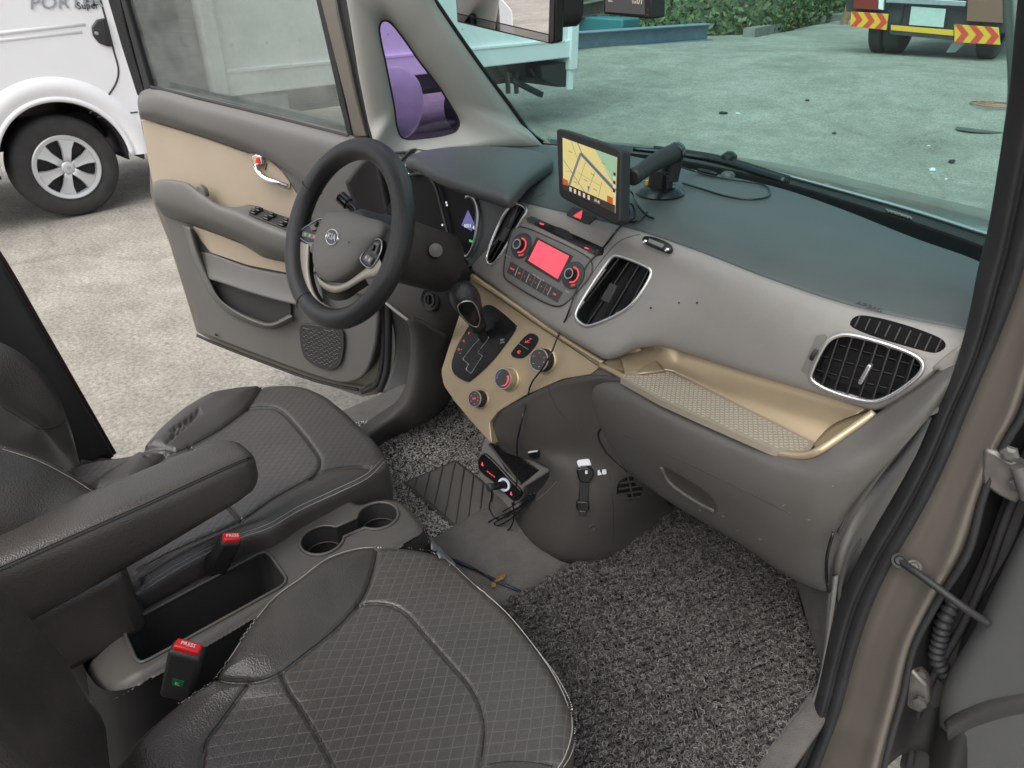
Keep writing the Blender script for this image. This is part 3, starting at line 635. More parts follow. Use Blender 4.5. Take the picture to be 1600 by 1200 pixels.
G().grid(seal).build('door_seal', M_['rubber'], CAR, smooth=180)
PR = [(1790, -480), (1790, -60), (1780, 60), (1740, 200), (1710, 290), (1675, 380), (1652, 437), (1640, 462), (1620, 510), (1600, 575), (1580, 645), (1553, 690), (1520, 770), (1495, 862), (1450, 935), (1412, 1010), (1396, 1085), (1378, 1150), (1362, 1215)]
pr_ = [at(x, y, y=q[2]-.020) for (x, y), q in zip(PR, LE)]
G().grid(loftk([[p+A3(-.02, .012, 0) for p in re_], [p+A3(.002, -.002, 0) for p in re_], [a*.7+b*.3+A3(0, .0, 0) for a, b in zip(re_, pr_)], [a*.3+b*.7+A3(0, .002, 0) for a, b in zip(re_, pr_)], pr_, [b+A3(.006, .008, 0) for b in pr_], [b+A3(.010, .05, 0) for b in pr_]], 5)).build('hinge_pillar', M_['paint'], CAR, smooth=180, solid=.004)
# rubber lined gap and outer flange
gp0 = [p+A3(.008, .03, 0) for p in pr_]; gp1 = [at(x+85, y+8, y=q[2]+.01) for (x, y), q in zip(PR, LE)]
G().grid(loftk([gp0, [a*.7+b*.3+A3(.0, .05, 0) for a, b in zip(gp0, gp1)], [a*.3+b*.7+A3(0, .06, 0) for a, b in zip(gp0, gp1)], [b+A3(0, .02, 0) for b in gp1], [b+A3(.03, -.0, 0) for b in gp1], [b+A3(.05, .03, 0) for b in gp1]], 5)).build('pillar_channel', mat('channel_black', (.010, .010, .010), .6), CAR, smooth=180, solid=.004)
G().tube(cr([p+A3(.012, .006, 0) for p in pr_], 90), .005, 8).build('flange_seal', M_['rubber'], CAR, smooth=180)
# sill inside the passenger opening, footwell side
mA = [at(x, y, z=.362) for x, y in ((1232, 890), (1248, 930), (1262, 985), (1282, 1034), (1277, 1066), (1258, 1098), (1216, 1152), (1170, 1212))]
mB = [at(x, y, y=yy) for x, y, yy in ((1300, 900, -.050), (1298, 932, -.058), (1292, 985, -.070), (1284, 1036, -.082), (1277, 1072, -.09), (1262, 1106, -.098), (1226, 1165, -.115), (1185, 1225, -.135))]
mC = [at(x, y, y=yy) for x, y, yy in ((1310, 900, -.052), (1306, 940, -.062), (1297, 1000, -.076), (1290, 1040, -.084), (1279, 1085, -.092), (1268, 1120, -.10), (1244, 1180, -.118), (1212, 1240, -.138))]
G().grid(loftk([mA, [a*.5+b*.5+A3(.006, 0, -.004) for a, b in zip(mA, mB)], mB], 5)).build('footwell_side', M_['carpet'], CAR, smooth=180, solid=.004)
G().grid(loftk([[p+A3(0, .01, -.008) for p in mB], mB, [a*.5+b*.5+A3(0, -.004, .002) for a, b in zip(mB, mC)], mC], 5)).build('sill_trim', M_['lower2'], CAR, smooth=180, solid=.004)
# ---- driver's side B pillar
pb = [[at(*p, x=-.69) for p in ((-40, 350), (0, 405), (60, 508), (120, 612), (178, 713))], [at(*p, x=-.685) for p in ((-40, 420), (0, 470), (40, 545), (90, 640), (150, 725))], [at(*p, x=-.66) for p in ((-80, 520), (-30, 600), (10, 660), (60, 720), (110, 760))]]
G().grid(loft([[p+A3(-.03, .0, 0) for p in pb[0]], pb[0], pb[1], pb[2]], 30, 6)).build('b_pillar', M_['dark'], CAR, smooth=180, solid=.01)
G().tube(cr([p+A3(-.012, .004, 0) for p in pb[0]], 30), .006, 6).build('pillar_edge', mat('maroon_edge', (.05, .02, .022), .5), CAR, smooth=180)
sl2 = [[at(*p, z=.50) for p in ((120, 718), (150, 712), (180, 716), (230, 712), (280, 700), (330, 690))], [at(*p, z=.50) for p in ((120, 745), (150, 742), (180, 740), (230, 735), (280, 722), (330, 712))]]
G().grid(loft([[p+A3(-.02, 0, -.10) for p in sl2[0]], sl2[0], sl2[1], [p+A3(.02, 0, -.12) for p in sl2[1]]], 30, 4)).build('sill_cover', M_['lower'], CAR, smooth=180, solid=.004)
# rocker under the driver's doorway
G().bx(-.745, -.66, -1.6, .15, .12, .29).build('rocker', M_['paint'], CAR, bevel=.02)

# ================================================================== passenger door edge with hinges
dpl_ = (A3(.93, -.085, .6), nrm(A3(.12, -1, .05)))
PD = thing('passenger_door', 'open passenger door, only its dark grey inner front corner in view', 'car door', (.95, 0, .5))
dl_ = [(1668, 700), (1640, 760), (1600, 826), (1561, 908), (1526, 984), (1496, 1030), (1480, 1062), (1470, 1095), (1470, 1130), (1474, 1175), (1480, 1240)]
dr_ = [(1800, 700), (1800, 760), (1790, 826), (1780, 908), (1770, 984), (1770, 1030), (1770, 1062), (1770, 1095), (1770, 1130), (1770, 1175), (1770, 1240)]
A_l = ats(dl_, pl=dpl_, off=-.05); B_l = ats([(x-2, y) for x, y in dl_], pl=dpl_, off=-.018); C_l = ats([(x+14, y+6) for x, y in dl_], pl=dpl_, off=.002); D_r = ats(dr_, pl=dpl_, off=.006)
G().grid(loftk([A_l, B_l, C_l, [a*.7+b*.3+dpl_[1]*.004 for a, b in zip(C_l, D_r)], D_r], 6)).build('door_panel', mat('door_dark_grey', (.060, .062, .061), .6, bump=grain, var=.08, vscale=6), PD, smooth=180, solid=.01)
G().grid(loftk([ats([(1474, 1128), (1500, 1108), (1540, 1090), (1600, 1078), (1700, 1070)], pl=dpl_, off=.004), ats([(1478, 1140), (1505, 1122), (1545, 1106), (1603, 1094), (1700, 1086)], pl=dpl_, off=.016), ats([(1482, 1160), (1510, 1142), (1550, 1128), (1606, 1116), (1700, 1108)], pl=dpl_, off=.006)], 5)).build('pocket_moulding', M_['dark'], PD, smooth=180, solid=.004)
shell = [[at(x, y, pl=dpl_, off=-.06) for x, y in ((1680, 560), (1640, 640), (1585, 730), (1560, 800), (1530, 880), (1490, 960), (1452, 1030), (1425, 1100), (1405, 1200))], [at(x, y, pl=dpl_, off=-.055) for x, y in ((1740, 620), (1680, 730), (1620, 830), (1580, 905), (1545, 985), (1515, 1040), (1490, 1080), (1480, 1130), (1480, 1220))]]
G().grid(loft([[p+A3(-.0, .02, 0) for p in shell[0]], shell[0], shell[1], [p+A3(.02, .05, 0) for p in shell[1]]], 50, 4)).build('door_frame', M_['dark'], PD, smooth=180, solid=.004)
G().tube(cr([at(x, y, pl=dpl_, off=-.045) for x, y in ((1660, 640), (1600, 745), (1570, 815), (1540, 900), (1500, 985), (1462, 1050), (1436, 1110), (1420, 1200))], 50), .006, 6).build('door_flange', M_['rubber'], PD, smooth=180)
M_['bolt'] = mat('bolt_steel', (.13, .125, .12), .5, metal=.5, var=.3, vscale=60)
def hinge(pts, name, off, dep):
    P = ats(pts, pl=dpl_, off=off); h = G().prism(P, dpl_[1], dep).build(name, mat('hinge_steel', (.16, .15, .14), .45, metal=.6, var=.3, vscale=30), PD, bevel=.005, seg=2); return h
h = hinge([(1537, 700), (1556, 706), (1600, 733), (1640, 745), (1640, 775), (1600, 770), (1588, 790), (1560, 776), (1534, 758), (1531, 738)], 'door_hinge', -.01, .03)
for c_ in ((1578, 708), (1592, 755)): G().lathe(at(*c_, pl=dpl_, off=-.005), dpl_[1], [(0, 0), (.011, 0), (.011, .006), (.006, .008), (0, .008)], 6).build('bolt', M_['bolt'], h, smooth=0)
G().tube([at(1590, 728, pl=dpl_, off=.006), at(1606, 778, pl=dpl_, off=.006)], .009, 12).build('hinge_pin', M_['bolt'], h)
h = hinge([(1412, 1052), (1424, 1046), (1450, 1072), (1452, 1098), (1440, 1116), (1418, 1108), (1406, 1090)], 'door_hinge', -.02, .03)
G().lathe(at(1438, 1096, pl=dpl_, off=-.015), dpl_[1], [(0, 0), (.010, 0), (.010, .006), (0, .007)], 6)  .build('bolt', M_['bolt'], h, smooth=0); G().lathe(at(1440, 1052, pl=dpl_, off=-.03), dpl_[1], [(0, 0), (.008, 0), (.008, .006), (0, .007)], 6)  .build('bolt', M_['bolt'], h, smooth=0)
cs = [at(1408, 878, y=-.10), at(1430, 893, y=-.11), at(1462, 916, y=-.115), at(1502, 946, y=-.115), at(1545, 975, y=-.10)]
G().tube(cr(cs, 40), .0055, 8).build('check_strap', M_['matt'], PD, smooth=180)
for c_, r in (((1406, 876), .011), ((1428, 886), .010)): G().lathe(at(*c_, y=-.10), nrm(CP-at(*c_, y=-.10)), [(0, .004), (r*.5, .005), (r*.7, .002), (r, .003), (r, -.006), (0, -.006)], 20).build('strap_bolt', M_['bolt'] if r < .0105 else M_['matt'], PD)
bt = cr([at(1490, 940, pl=dpl_, off=-.05), at(1476, 968, pl=dpl_, off=-.04), at(1468, 1000, pl=dpl_, off=-.04), at(1464, 1030, pl=dpl_, off=-.04), at(1480, 1058, pl=dpl_, off=-.05)], 60); G().tube(bt, .0105+.0022*np.sin(np.arange(60)*1.3), 14).build('cable_boot', M_['rubber'], PD, smooth=180)

# ---- roof with pale headliner (above the frame, it shades the cabin)
rf = []
for x in np.linspace(-.62, .62, 25):
    row = []
    for y in np.linspace(-.30, -.98, 20): row.append((x, y-.10*abs(x), 1.66-.10*(abs(x)/.62)**3-.05*max(0, (y+.55)/.25)))
    rf.append(row)
G().grid(rf).build('roof', [M_['trim']], CAR, smooth=180, solid=.03, soff=1)

# rear body sides and tail, behind the camera, added to shade the cabin
rb_ = G()
for sx in (-1, 1):
    x0, x1 = sorted((sx*.745, sx*.785))
    rb_.bx(x0, x1, -2.45, -1.13, .25, 1.06)
    rb_.bx(sorted((sx*.62, sx*.70))[0], sorted((sx*.62, sx*.70))[1], -2.45, -1.13, 1.50, 1.66)
    for y in (-1.18, -1.75, -2.40): rb_.bx(min(sx*.66, sx*.74), max(sx*.66, sx*.74), y-.05, y+.05, 1.05, 1.55)
rb_.bx(-.78, .78, -2.50, -2.45, .25, 1.66)
rb_.build('rear_body', M_['paint'], CAR, bevel=.01)
for sx in (-1, 1): G().bx(min(sx*.70, sx*.704), max(sx*.70, sx*.704), -2.4, -1.2, 1.06, 1.52).build('rear_window', glass('privacy_glass', (.12, .13, .13), .06), CAR, smooth=0)
# ================================================================== dashboard
SP = (A3(-.0165, -.017, .9615), nrm(A3(-.068, -.94, .34)))       # centre fascia plane
DASH = thing('dashboard', 'grey dashboard with satin fascia across the cabin under the windscreen', 'dashboard', (.1, .1, .36))
def curve_x(P):   # 3D points sorted by x -> functions y(x), z(x)
    P = np.array(sorted([tuple(p) for p in P])); return (lambda x: np.interp(x, P[:, 0], P[:, 1])), (lambda x: np.interp(x, P[:, 0], P[:, 2]))
Wpx = [(640, 236), (700, 226), (760, 224), (840, 226), (868, 228), (985, 244), (1062, 261), (1210, 292), (1307, 324), (1431, 373), (1531, 409)]
W3 = ats(Wpx, z=1.075)
Wpts = [(-.60, -.02, 1.075)]+[tuple(p) for p in W3]+[(.735, .15, 1.075)]
Wsm = cr(Wpts, 120); Wy, Wz = curve_x(Wsm)
Tpts = cr([(-.62, .02, 1.04), (-.20, .02, 1.035), (0, .022, 1.04), (.15, .018, 1.044), (.30, .0, 1.044), (.45, -.018, 1.038), (.59, -.02, 1.034), (.735, -.005, 1.04)], 80)
Ty, Tz = curve_x(Tpts)
Bpx = [(740, 425, -.033), (800, 470, -.05), (850, 505, -.062), (900, 535, -.071), (944, 561, -.075), (966, 553, -.066), (987, 541, -.056), (1027, 537, -.047), (1075, 551, -.043), (1162, 579, -.042), (1250, 605, -.042), (1316, 625, -.042), (1362, 640, -.04), (1385, 634, -.036), (1447, 594, -.03), (1495, 550, -.02)]
B3 = [at(p[0], p[1], y=p[2]) for p in Bpx]
Bsm = np.array(B3); By, Bz = curve_x(list(Bsm)+[(-.30, -.03, .90), (.745, -.02, 1.03)])
def dash_rows(u):
    rows = []
    xl = [-.60, -.60, -.45, -.17, -.145, -.155, -.235, -.235, -.22]; xr = .735
    for k in range(9):
        x = xl[k]+(xr-xl[k])*u
        wy, ty, tz, by, bz = Wy(x), Ty(x), Tz(x), By(x), Bz(x)
        if k == 0: p = (x, wy+.012, 1.06)
        if k == 1: p = (x, wy, 1.075)
        if k == 2: p = (x, .5*wy+.5*ty, 1.074)
        if k == 3: p = (x, ty+.045, tz+.018)
        if k == 4: p = (x, ty, tz-.008)
        if k == 5: p = (x, ty-.014-.12*(by-ty+.06), tz-.045)
        if k == 6: p = (x, by, bz+.006)
        if k == 7: p = (x, by+.010, bz-.008)
        if k == 8: p = (x, by+.07, bz-.004)
        rows.append(p)
    return rows
U = np.concatenate([np.linspace(0, 1, 230)])
D = np.array([dash_rows(u) for u in U])                     # stations x key rows
# light smoothing of the key rows along the dash
for k in range(9):
    for _ in range(6): D[1:-1, k] = .25*D[:-2, k]+.5*D[1:-1, k]+.25*D[2:, k]
segs = [2, 16, 16, 8, 8, 50, 4, 6]
DG = []
for i in range(len(U)):
    P = D[i]; Q = [2*P[0]-P[1]]+list(P)+[2*P[-1]-P[-2]]; out = []
    for k in range(8):
        p0, p1, p2, p3 = Q[k], Q[k+1], Q[k+2], Q[k+3]
        a = [max(1e-6, np.linalg.norm(b-c)**.5) for b, c in ((p1, p0), (p2, p1), (p3, p2))]
        m1 = ((p1-p0)/a[0]-(p2-p0)/(a[0]+a[1])+(p2-p1)/a[1])*a[1]; m2 = ((p2-p1)/a[1]-(p3-p1)/(a[1]+a[2])+(p3-p2)/a[2])*a[1]
        for t in np.linspace(0, 1, segs[k], endpoint=False):
            out.append((2*t**3-3*t*t+1)*p1+(t**3-2*t*t+t)*m1+(-2*t**3+3*t*t)*p2+(t**3-t*t)*m2)
    out.append(P[-1]); DG.append(out)
DG = np.array(DG); NU, NV = DG.shape[:2]
split = 2+16+16+5
VENT_O = [(1311, 524), (1333, 524), (1429, 555), (1442, 568), (1438, 583), (1386, 621), (1359, 627), (1285, 605), (1267, 590), (1270, 577), (1294, 533)]
VENT_R = [(956, 403), (962, 400), (1012, 418), (1018, 424), (1016, 434), (984, 479), (923, 509), (912, 508), (900, 496), (901, 487)]
VENT_L = [(803, 319), (819, 323), (823, 330), (818, 340), (773, 411), (765, 413), (761, 404), (767, 382), (791, 331)]
DEMIST = [(1342, 493), (1473, 531), (1478, 541), (1464, 551), (1442, 548), (1329, 509), (1329, 502)]
SLOT = [(823, 341), (830, 337), (944, 387), (943, 398), (934, 400), (824, 346)]
HOLES = [VENT_O, VENT_R, VENT_L]
# surface lookup: nearest dash grid point at a pixel, with a local plane
DPX = pj(DG.reshape(-1, 3)).reshape(NU, NV, 2)
def dplane(poly, off=0):
    c = np.mean([p[:2] for p in poly], 0)
    d = ((DPX-c)**2).sum(-1); d[:, NV-8:] = 1e9; i, j = np.unravel_index(d.argmin(), d.shape)
    i = min(max(i, 3), NU-4); j = min(max(j, 3), NV-4)
    pts = []
    for p in poly:
        d = ((DPX-np.array(p[:2]))**2).sum(-1); d[:, NV-8:] = 1e9; a, b = np.unravel_index(d.argmin(), d.shape); pts.append(DG[a, b])
    pts = np.array(pts); c0 = pts.mean(0); _, _, vt = np.linalg.svd(pts-c0); n = vt[2]
    if np.dot(n, CP-c0) < 0: n = -n
    return (c0+n*off, n)
on_dash = Surf(DG[:, :NV-8])
def dash_part(name, j0, j1, m):
    g = G(); F = []
    sub = DG[:, j0:j1+1]; a, b = sub.shape[:2]
    cx = (DPX[:-1, j0:j1]+DPX[1:, j0+1:j1+1])/2
    keep = np.ones(cx.shape[:2], bool)
    for h in HOLES: keep &= ~inpoly(cx[..., 0], cx[..., 1], h)
    for i in range(a-1):
        for j in range(b-1):
            if keep[i, j]: F.append((i*b+j, (i+1)*b+j, (i+1)*b+j+1, i*b+j+1))
    g.add(sub.reshape(-1, 3), F)
    return g.build(name, m, DASH, smooth=180, solid=.004, soff=-1)
dash_part('dash_top', 0, split, M_['dash'])
dash_part('fascia', split, NV-1, M_['fascia'])

def vent(poly, name, slats, depth=.03, rim=.0034, frame=True, wall=M_['matt'], smooth_frame=True, label=None):
    """a recessed air vent: dark box behind the surface, silver rim, slats"""
    pl = dplane(poly); n = pl[1]; P = np.array(ats(poly, pl=pl)); g = G()
    Pc = rp(P, 48, True) if not smooth_frame else cr(P, 60, True)
    rim3 = np.array([on_dash(*q) for q in pj(Pc)]); inn = Pc-n*depth
    g.grid([rim3+n*.0005, inn], cv=True); c = inn.mean(0)
    g.add(np.concatenate([inn, [c]]), [(i, (i+1) % len(inn), len(inn)) for i in range(len(inn))])
    v = g.build(name, wall, DASH, smooth=30)
    if label: v['label'] = label
    if frame:
        rim3s = np.array([cr(list(rim3), 90, True)])[0]; k = G().tube(rim3s+n*.0008, rim, 8, closed=True); k.build('vent_rim', M_['silver'], v, smooth=180)
    for (a, b, wd, dp, mt) in slats:
        p = at(*a, pl=pl)-n*dp; q = at(*b, pl=pl)-n*dp; ax0 = nrm(q-p); ax2 = n; ax1 = np.cross(ax2, ax0)
        tilt = .5
        e = nrm(ax1*tilt+ax2)
        G().box((p+q)/2, (np.linalg.norm(q-p), .0022, wd), (ax0, np.cross(e, ax0), e)).build('slat', mt, v, bevel=.0006, seg=1)
    return v, pl
def clipseg(poly, a, b):
    """clip long segment a-b to the polygon (pixel space)"""
    ts = np.linspace(0, 1, 400); X = a[0]+(b[0]-a[0])*ts; Y = a[1]+(b[1]-a[1])*ts
    k = np.where(inpoly(X, Y, poly))[0]
    return ((X[k[0]], Y[k[0]]), (X[k[-1]], Y[k[-1]])) if len(k) > 3 else None
sl = []
for k in range(8):                                            # vertical vanes of the outer vent
    x = 1284+k*21.5
    s_ = clipseg(VENT_O, (x+32, 500), (x-18, 650))
    if s_: sl.append((*s_, .012, .006, M_['dark']))
for k in range(5):
    s_ = clipseg(VENT_O, (1240, 528+k*24), (1480, 592+k*24))
    if s_: sl.append((*s_, .012, .020, M_['matt']))
v, pl = vent(VENT_O, 'air_vent', sl, depth=.045, label='trapezoid outer air vent with bright rim')
p, q = at(1362, 568, pl=pl), at(1345, 598, pl=pl); ax = nrm(q-p); n = pl[1]
G().box((p+q)/2+n*.003, (np.linalg.norm(q-p), .006, .012), (ax, np.cross(n, ax), n)).build('vent_tab', M_['silver'], v, bevel=.002)
sl = []
for k in range(5):
    a = (968+k*13.5, 400+k*4.5); b = (888+k*22, 500+k*12)
    s_ = clipseg(VENT_R, (a[0]+20, a[1]-30), (b[0]-14, b[1]+20))
    if s_: sl.append((*s_, .020, .010, M_['dark']))
v, pl = vent(VENT_R, 'air_vent', sl, depth=.04, label='wide centre air vent right of the radio')
n = pl[1]
P = ats([(953, 441), (964, 446), (950, 474), (937, 468)], pl=pl, off=.004); G().prism(P, n, .012).build('vent_tab', M_['dark'], v, bevel=.002)
sl = []
for k in range(3):
    s_ = clipseg(VENT_L, (812+k*6, 312+k*1), (750+k*8, 420+k*1))
    if s_: sl.append((*s_, .018, .008, M_['dark']))
v, pl = vent(VENT_L, 'air_vent', sl, depth=.04, label='narrow centre air vent left of the radio')
n = pl[1]
P = ats([(790, 353), (797, 357), (786, 379), (778, 375)], pl=pl, off=.003); G().prism(P, n, .012).build('vent_tab', M_['dark'], v, bevel=.002)
sl = []
for k in range(9):
    x = 1337+k*16
    s_ = clipseg(DEMIST, (x+14, 480+k*4.3), (x-10, 530+k*4.3))
    if s_: sl.append((*s_, .010, .004, M_['dark']))
def patch(px, off, name, m, par, depth=.004, bev=.001, n_=36, smooth_o=True):
    q = cr([A3(a, b, 0) for a, b in px], n_, True)[:, :2] if smooth_o else rp([A3(a, b, 0) for a, b in px], n_, True)[:, :2]
    P = np.array([on_dash(a, b) for a, b in q]); c = P.mean(0); nn = np.linalg.svd(P-c)[2][2]; nn = nn if np.dot(nn, CP-c) > 0 else -nn
    qc = q.mean(0); rows = [P-nn*(depth-off)]+[np.array([on_dash(*(qc+(z-qc)*s)) for z in q])+nn*off for s in (1, .8, .6, .4, .2, .02)]
    g = G().grid(rows, cv=True)
    o = g.build(name, m, par, smooth=40); return o, nn
dv, nn = patch(DEMIST, .0006, 'demist_vent', mat('vent_black', (.006, .006, .006), .7, spec=.1), DASH, n_=60)
for (a, b, wd, dp, mt) in sl:
    p, q = on_dash(*a), on_dash(*b); e = nrm(q-p); G().box((p+q)/2+nn*.0012, (np.linalg.norm(q-p), .0022, .004), (e, np.cross(nn, e), nn)).build('slat', M_['dark'], dv, bevel=.0006)

# ---- thumb wheel beside the outer vent
pl = dplane([(1289, 522), (1263, 581), (1250, 579), (1276, 524)])
tp, _n = patch([(1289, 522), (1293, 527), (1266, 581), (1262, 583), (1252, 580), (1276, 524)], .0016, 'wheel_plate', M_['lower2'], DASH, smooth_o=False)
p, q = at(1283, 536, pl=pl), at(1263, 570, pl=pl); a = nrm(q-p)
G().lathe((p+q)/2-pl[1]*.0065, np.cross(a, pl[1]), [(.0, -.003), (.0135, -.003), (.0145, -.002), (.0145, .002), (.0135, .003), (0, .003)], 28).build('thumb_wheel', M_['matt'], tp)
# ---- words on the airbag cover
e1 = nrm(on_dash(1374, 485)-on_dash(1342, 474)); p = on_dash(1358, 480, .0006); n = dplane([(1340, 470), (1376, 480), (1374, 490), (1340, 482)])[1]
e1 = nrm(e1-n*np.dot(e1, n)); text('AIRBAG', 'lettering', M_['dark'], DASH, p, e1, np.cross(n, e1), .011, .0002)
def seam(pxs, r=.0011, m=M_['dark'], par=DASH, n=60, off=.0):
    P = [on_dash(x, y, off) for x, y in pxs]; return G().tube(cr(P, n), r, 5).build('seam', m, par, smooth=180)
seam([(852, 303), (838, 308), (824, 321), (812, 345), (800, 368)], .0008)
seam([(1000, 366), (978, 372), (964, 380), (952, 392), (925, 428), (890, 495)], .0008)
for c in ((1061, 473), (1089, 473), (1017, 481)):
    p = on_dash(*c, .0006); n = dplane([(c[0]-5, c[1]-5), (c[0]+5, c[1]-5), (c[0]+5, c[1]+5), (c[0]-5, c[1]+5)])[1]
    e1, e2 = frame2((p, n)); G().prism([p+e1*.003*cos(t)*random.uniform(.5, 1.2)+e2*.0025*sin(t)*random.uniform(.4, 1.2) for t in np.linspace(0, 5.6, 8)], n, .0006).build('scuff', M_['matt'], DASH, smooth=0)

# ---- radio ------------------------------------------------------------
RO = [(802, 358), (813, 355), (860, 373), (912, 399), (922, 408), (923, 424), (893, 464), (877, 477), (863, 477), (800, 443), (789, 434), (787, 424), (789, 407), (796, 374)]
rpl = dplane(RO, .002); rn = rpl[1]
radio = G().prism(cr(ats(RO, pl=rpl, off=.005), 70, True), rn, .012).build('radio', M_['lower2'], DASH, bevel=.002)
radio['label'] = 'grey car radio with red display and two knobs'
rim = G().tube(cr(ats(RO, pl=rpl, off=.002), 90, True), .0022, 6, closed=True).build('radio_edge', M_['dark'], radio, smooth=180)
DP = [(841, 375), (889, 400), (871, 436), (825, 407)]
G().prism(ats([(838, 370), (896, 400), (873, 442), (819, 409)], pl=rpl, off=.0056), rn, .004).build('display_bezel', M_['dark'], radio, bevel=.0008)
M_['display'] = mat('radio_display', (.5, .06, .08), .3, emit=(1.0, .075, .115, .48))
G().prism(ats(DP, pl=rpl, off=.0064), rn, .003).build('display', M_['display'], radio, bevel=.0005)
for (cx, cy) in ((812, 382), (893, 428)):
    c = at(cx+3, cy+2, pl=rpl, off=.005)
    G().lathe(c, rn, [(0, 0), (.0275, 0), (.0265, .003), (.019, .0038), (0, .0038)], 40).build('knob_plate', M_['grey_btn'], radio)
    G().tube([c+frame2(rpl)[0]*.0148*cos(t)+frame2(rpl)[1]*.0148*sin(t)+rn*.0042 for t in np.linspace(rd(-115), rd(75), 24)], .0016, 6).build('lit_ring', M_['red_light'], radio)
    G().lathe(c, rn, [(0, .003), (.012, .003), (.0112, .014), (.0105, .016), (.0, .0165)], 30).build('knob', M_['black'], radio)
    G().lathe(c, rn, [(.0085, .0155), (.0108, .0158), (.0108, .0166), (.0085, .0166)], 30).build('knob_ring', M_['steel'], radio)
    e1, e2 = frame2(rpl)
    text('MODE' if cx < 850 else 'SEEK', 'lettering', M_['red_light'], radio, c-e2*.0215+e1*.002+rn*.0042, e1, e2, .0048)
TL, TR, BR_, BL = [at(*p, pl=rpl, off=.0062) for p in ((797, 408), (880, 457), (871, 473), (791, 425))]
e1 = nrm(TR-TL); e2 = nrm(np.cross(rn, e1))
edges = [0, .17, .28, .39, .49, .60, .71, .80, 1]; BT = ['FM/AM', 'CD', '1', '2', '3', '4', '5', 'SEEK']
for k in range(8):
    a, b = edges[k]+.008, edges[k+1]-.008; q = lambda u, v: (TL*(1-u)+TR*u)*(1-v)+(BL*(1-u)+BR_*u)*v
    bo = G().prism([q(a, 0), q(b, 0), q(b, 1), q(a, 1)], rn, .004).build('button', M_['grey_btn'], radio, bevel=.0009)
    text(BT[k], 'lettering', M_['red_light'], bo, q((a+b)/2, .5)+rn*.0003, e1, e2, .0048 if len(BT[k]) < 4 else .0042)
for u in (.17, .39, .60, .80):
    p = (TL*(1-u)+TR*u); q_ = (BL*(1-u)+BR_*u)
    G().box((p*.8+q_*.2+p*.2+q_*.8)/2+rn*.0004, (.0012, np.linalg.norm(q_-p)*.75, .001), (e1, nrm(q_-p), rn)).build('divider', M_['label'], radio)
text('MP3  Bluetooth', 'lettering', M_['label'], radio, at(841, 434, pl=rpl, off=.0056), e1, e2, .0055)
text('POWER', 'lettering', M_['label'], radio, at(794, 401, pl=rpl, off=.0052), e1, e2, .0045); text('PUSH', 'lettering', M_['label'], radio, at(886, 456, pl=rpl, off=.0052), e1, e2, .0045)
# ---- CD slot and hazard switch
pl = dplane(SLOT); n = pl[1]
slot, n = patch(SLOT, .0012, 'disc_slot', M_['black'], DASH, smooth_o=False, n_=60)
def spatch(px, off, name, m): return patch(px, off, name, m, slot, .004, n_=20, smooth_o=False)[0]
spatch([(866, 360), (872, 354), (890, 362), (898, 374), (888, 373), (872, 366)], .003, 'slot_lip', M_['matt'])
for t in ([(826, 341), (838, 345), (836, 352), (825, 346)], [(922, 388), (931, 392), (928, 398), (919, 394)], [(933, 390), (941, 393), (939, 399), (931, 396)]):
    spatch(t, .0022, 'button', M_['grey_btn'])
for c in ((848, 349), (918, 387)): spatch([(c[0]-3, c[1]-1), (c[0]+3, c[1]+1), (c[0]+2, c[1]+3), (c[0]-4, c[1]+1)], .0026, 'lamp', M_['red_light'])
HZ = [(886, 337), (889, 332), (897, 325), (932, 338), (930, 343), (922, 351), (914, 350)]
pl = dplane(HZ); n = pl[1]; hz, n = patch(HZ, .004, 'hazard_switch', M_['lower'], DASH, .008, smooth_o=False, n_=40)
patch([(911, 331), (909, 345), (896, 340)], .0048, 'triangle', M_['red_light'], hz, .001, n_=12, smooth_o=False)

# ---- side wall of the centre stack and instrument binnacle --------------
L0 = [DG[0, j] for j in range(split-4, NV-10, 6)]
px2 = [(734, 309), (740, 318), (742, 335), (738, 365), (731, 390), (722, 412), (722, 428)]
L1 = [at(x, y, y=.045) for x, y in px2]
mid = [(a+b)/2+A3(-.008, .006, 0) for a, b in zip(resamp(L0, 7), L1)]
G().grid(loft([L0, mid, L1], 40, 8)).build('stack_side', M_['dash'], DASH, smooth=180, solid=.004, soff=1)
CL = [(640, 268), (676, 268), (735, 296), (744, 318), (747, 336), (744, 364), (737, 390), (728, 402), (719, 384), (676, 366), (671, 360), (640, 354), (600, 330)]
ipl = (A3(-.3, .06, 1.0), nrm(A3(.12, -.95, .25)))
ip = G().prism(ats(CL, pl=ipl), ipl[1], .02).build('instrument_panel', mat('cluster_black', (.004, .004, .005), .45, spec=.15), DASH, bevel=.002)
ip['label'] = 'dark glossy instrument panel behind the steering wheel'
M_['blue_glow'] = mat('blue_display', (.05, .05, .1), .3, emit=(.18, .17, .5, .3)); M_['white_glow'] = mat('white_display', (.3, .3, .3), .3, emit=(.8, .85, .95, .5)); M_['green_glow'] = mat('green_display', (.05, .2, .05), .3, emit=(.1, .8, .2, .25))
G().prism(ats([(731, 328), (741, 349), (737, 361), (721, 352)], pl=ipl, off=.002), ipl[1], .001).build('display', M_['blue_glow'], ip)
e1, e2 = frame2(ipl)
text('0321', 'lettering', M_['white_glow'], ip, at(731, 353, pl=ipl, off=.004), e1, e2, .011); text('4', 'lettering', M_['white_glow'], ip, at(740, 356, pl=ipl, off=.004), e1, e2, .013)
G().prism(ats([(733, 374), (739, 376), (738, 379), (733, 378)], pl=ipl, off=.002), ipl[1], .001).build('lamp', M_['green_glow'], ip)
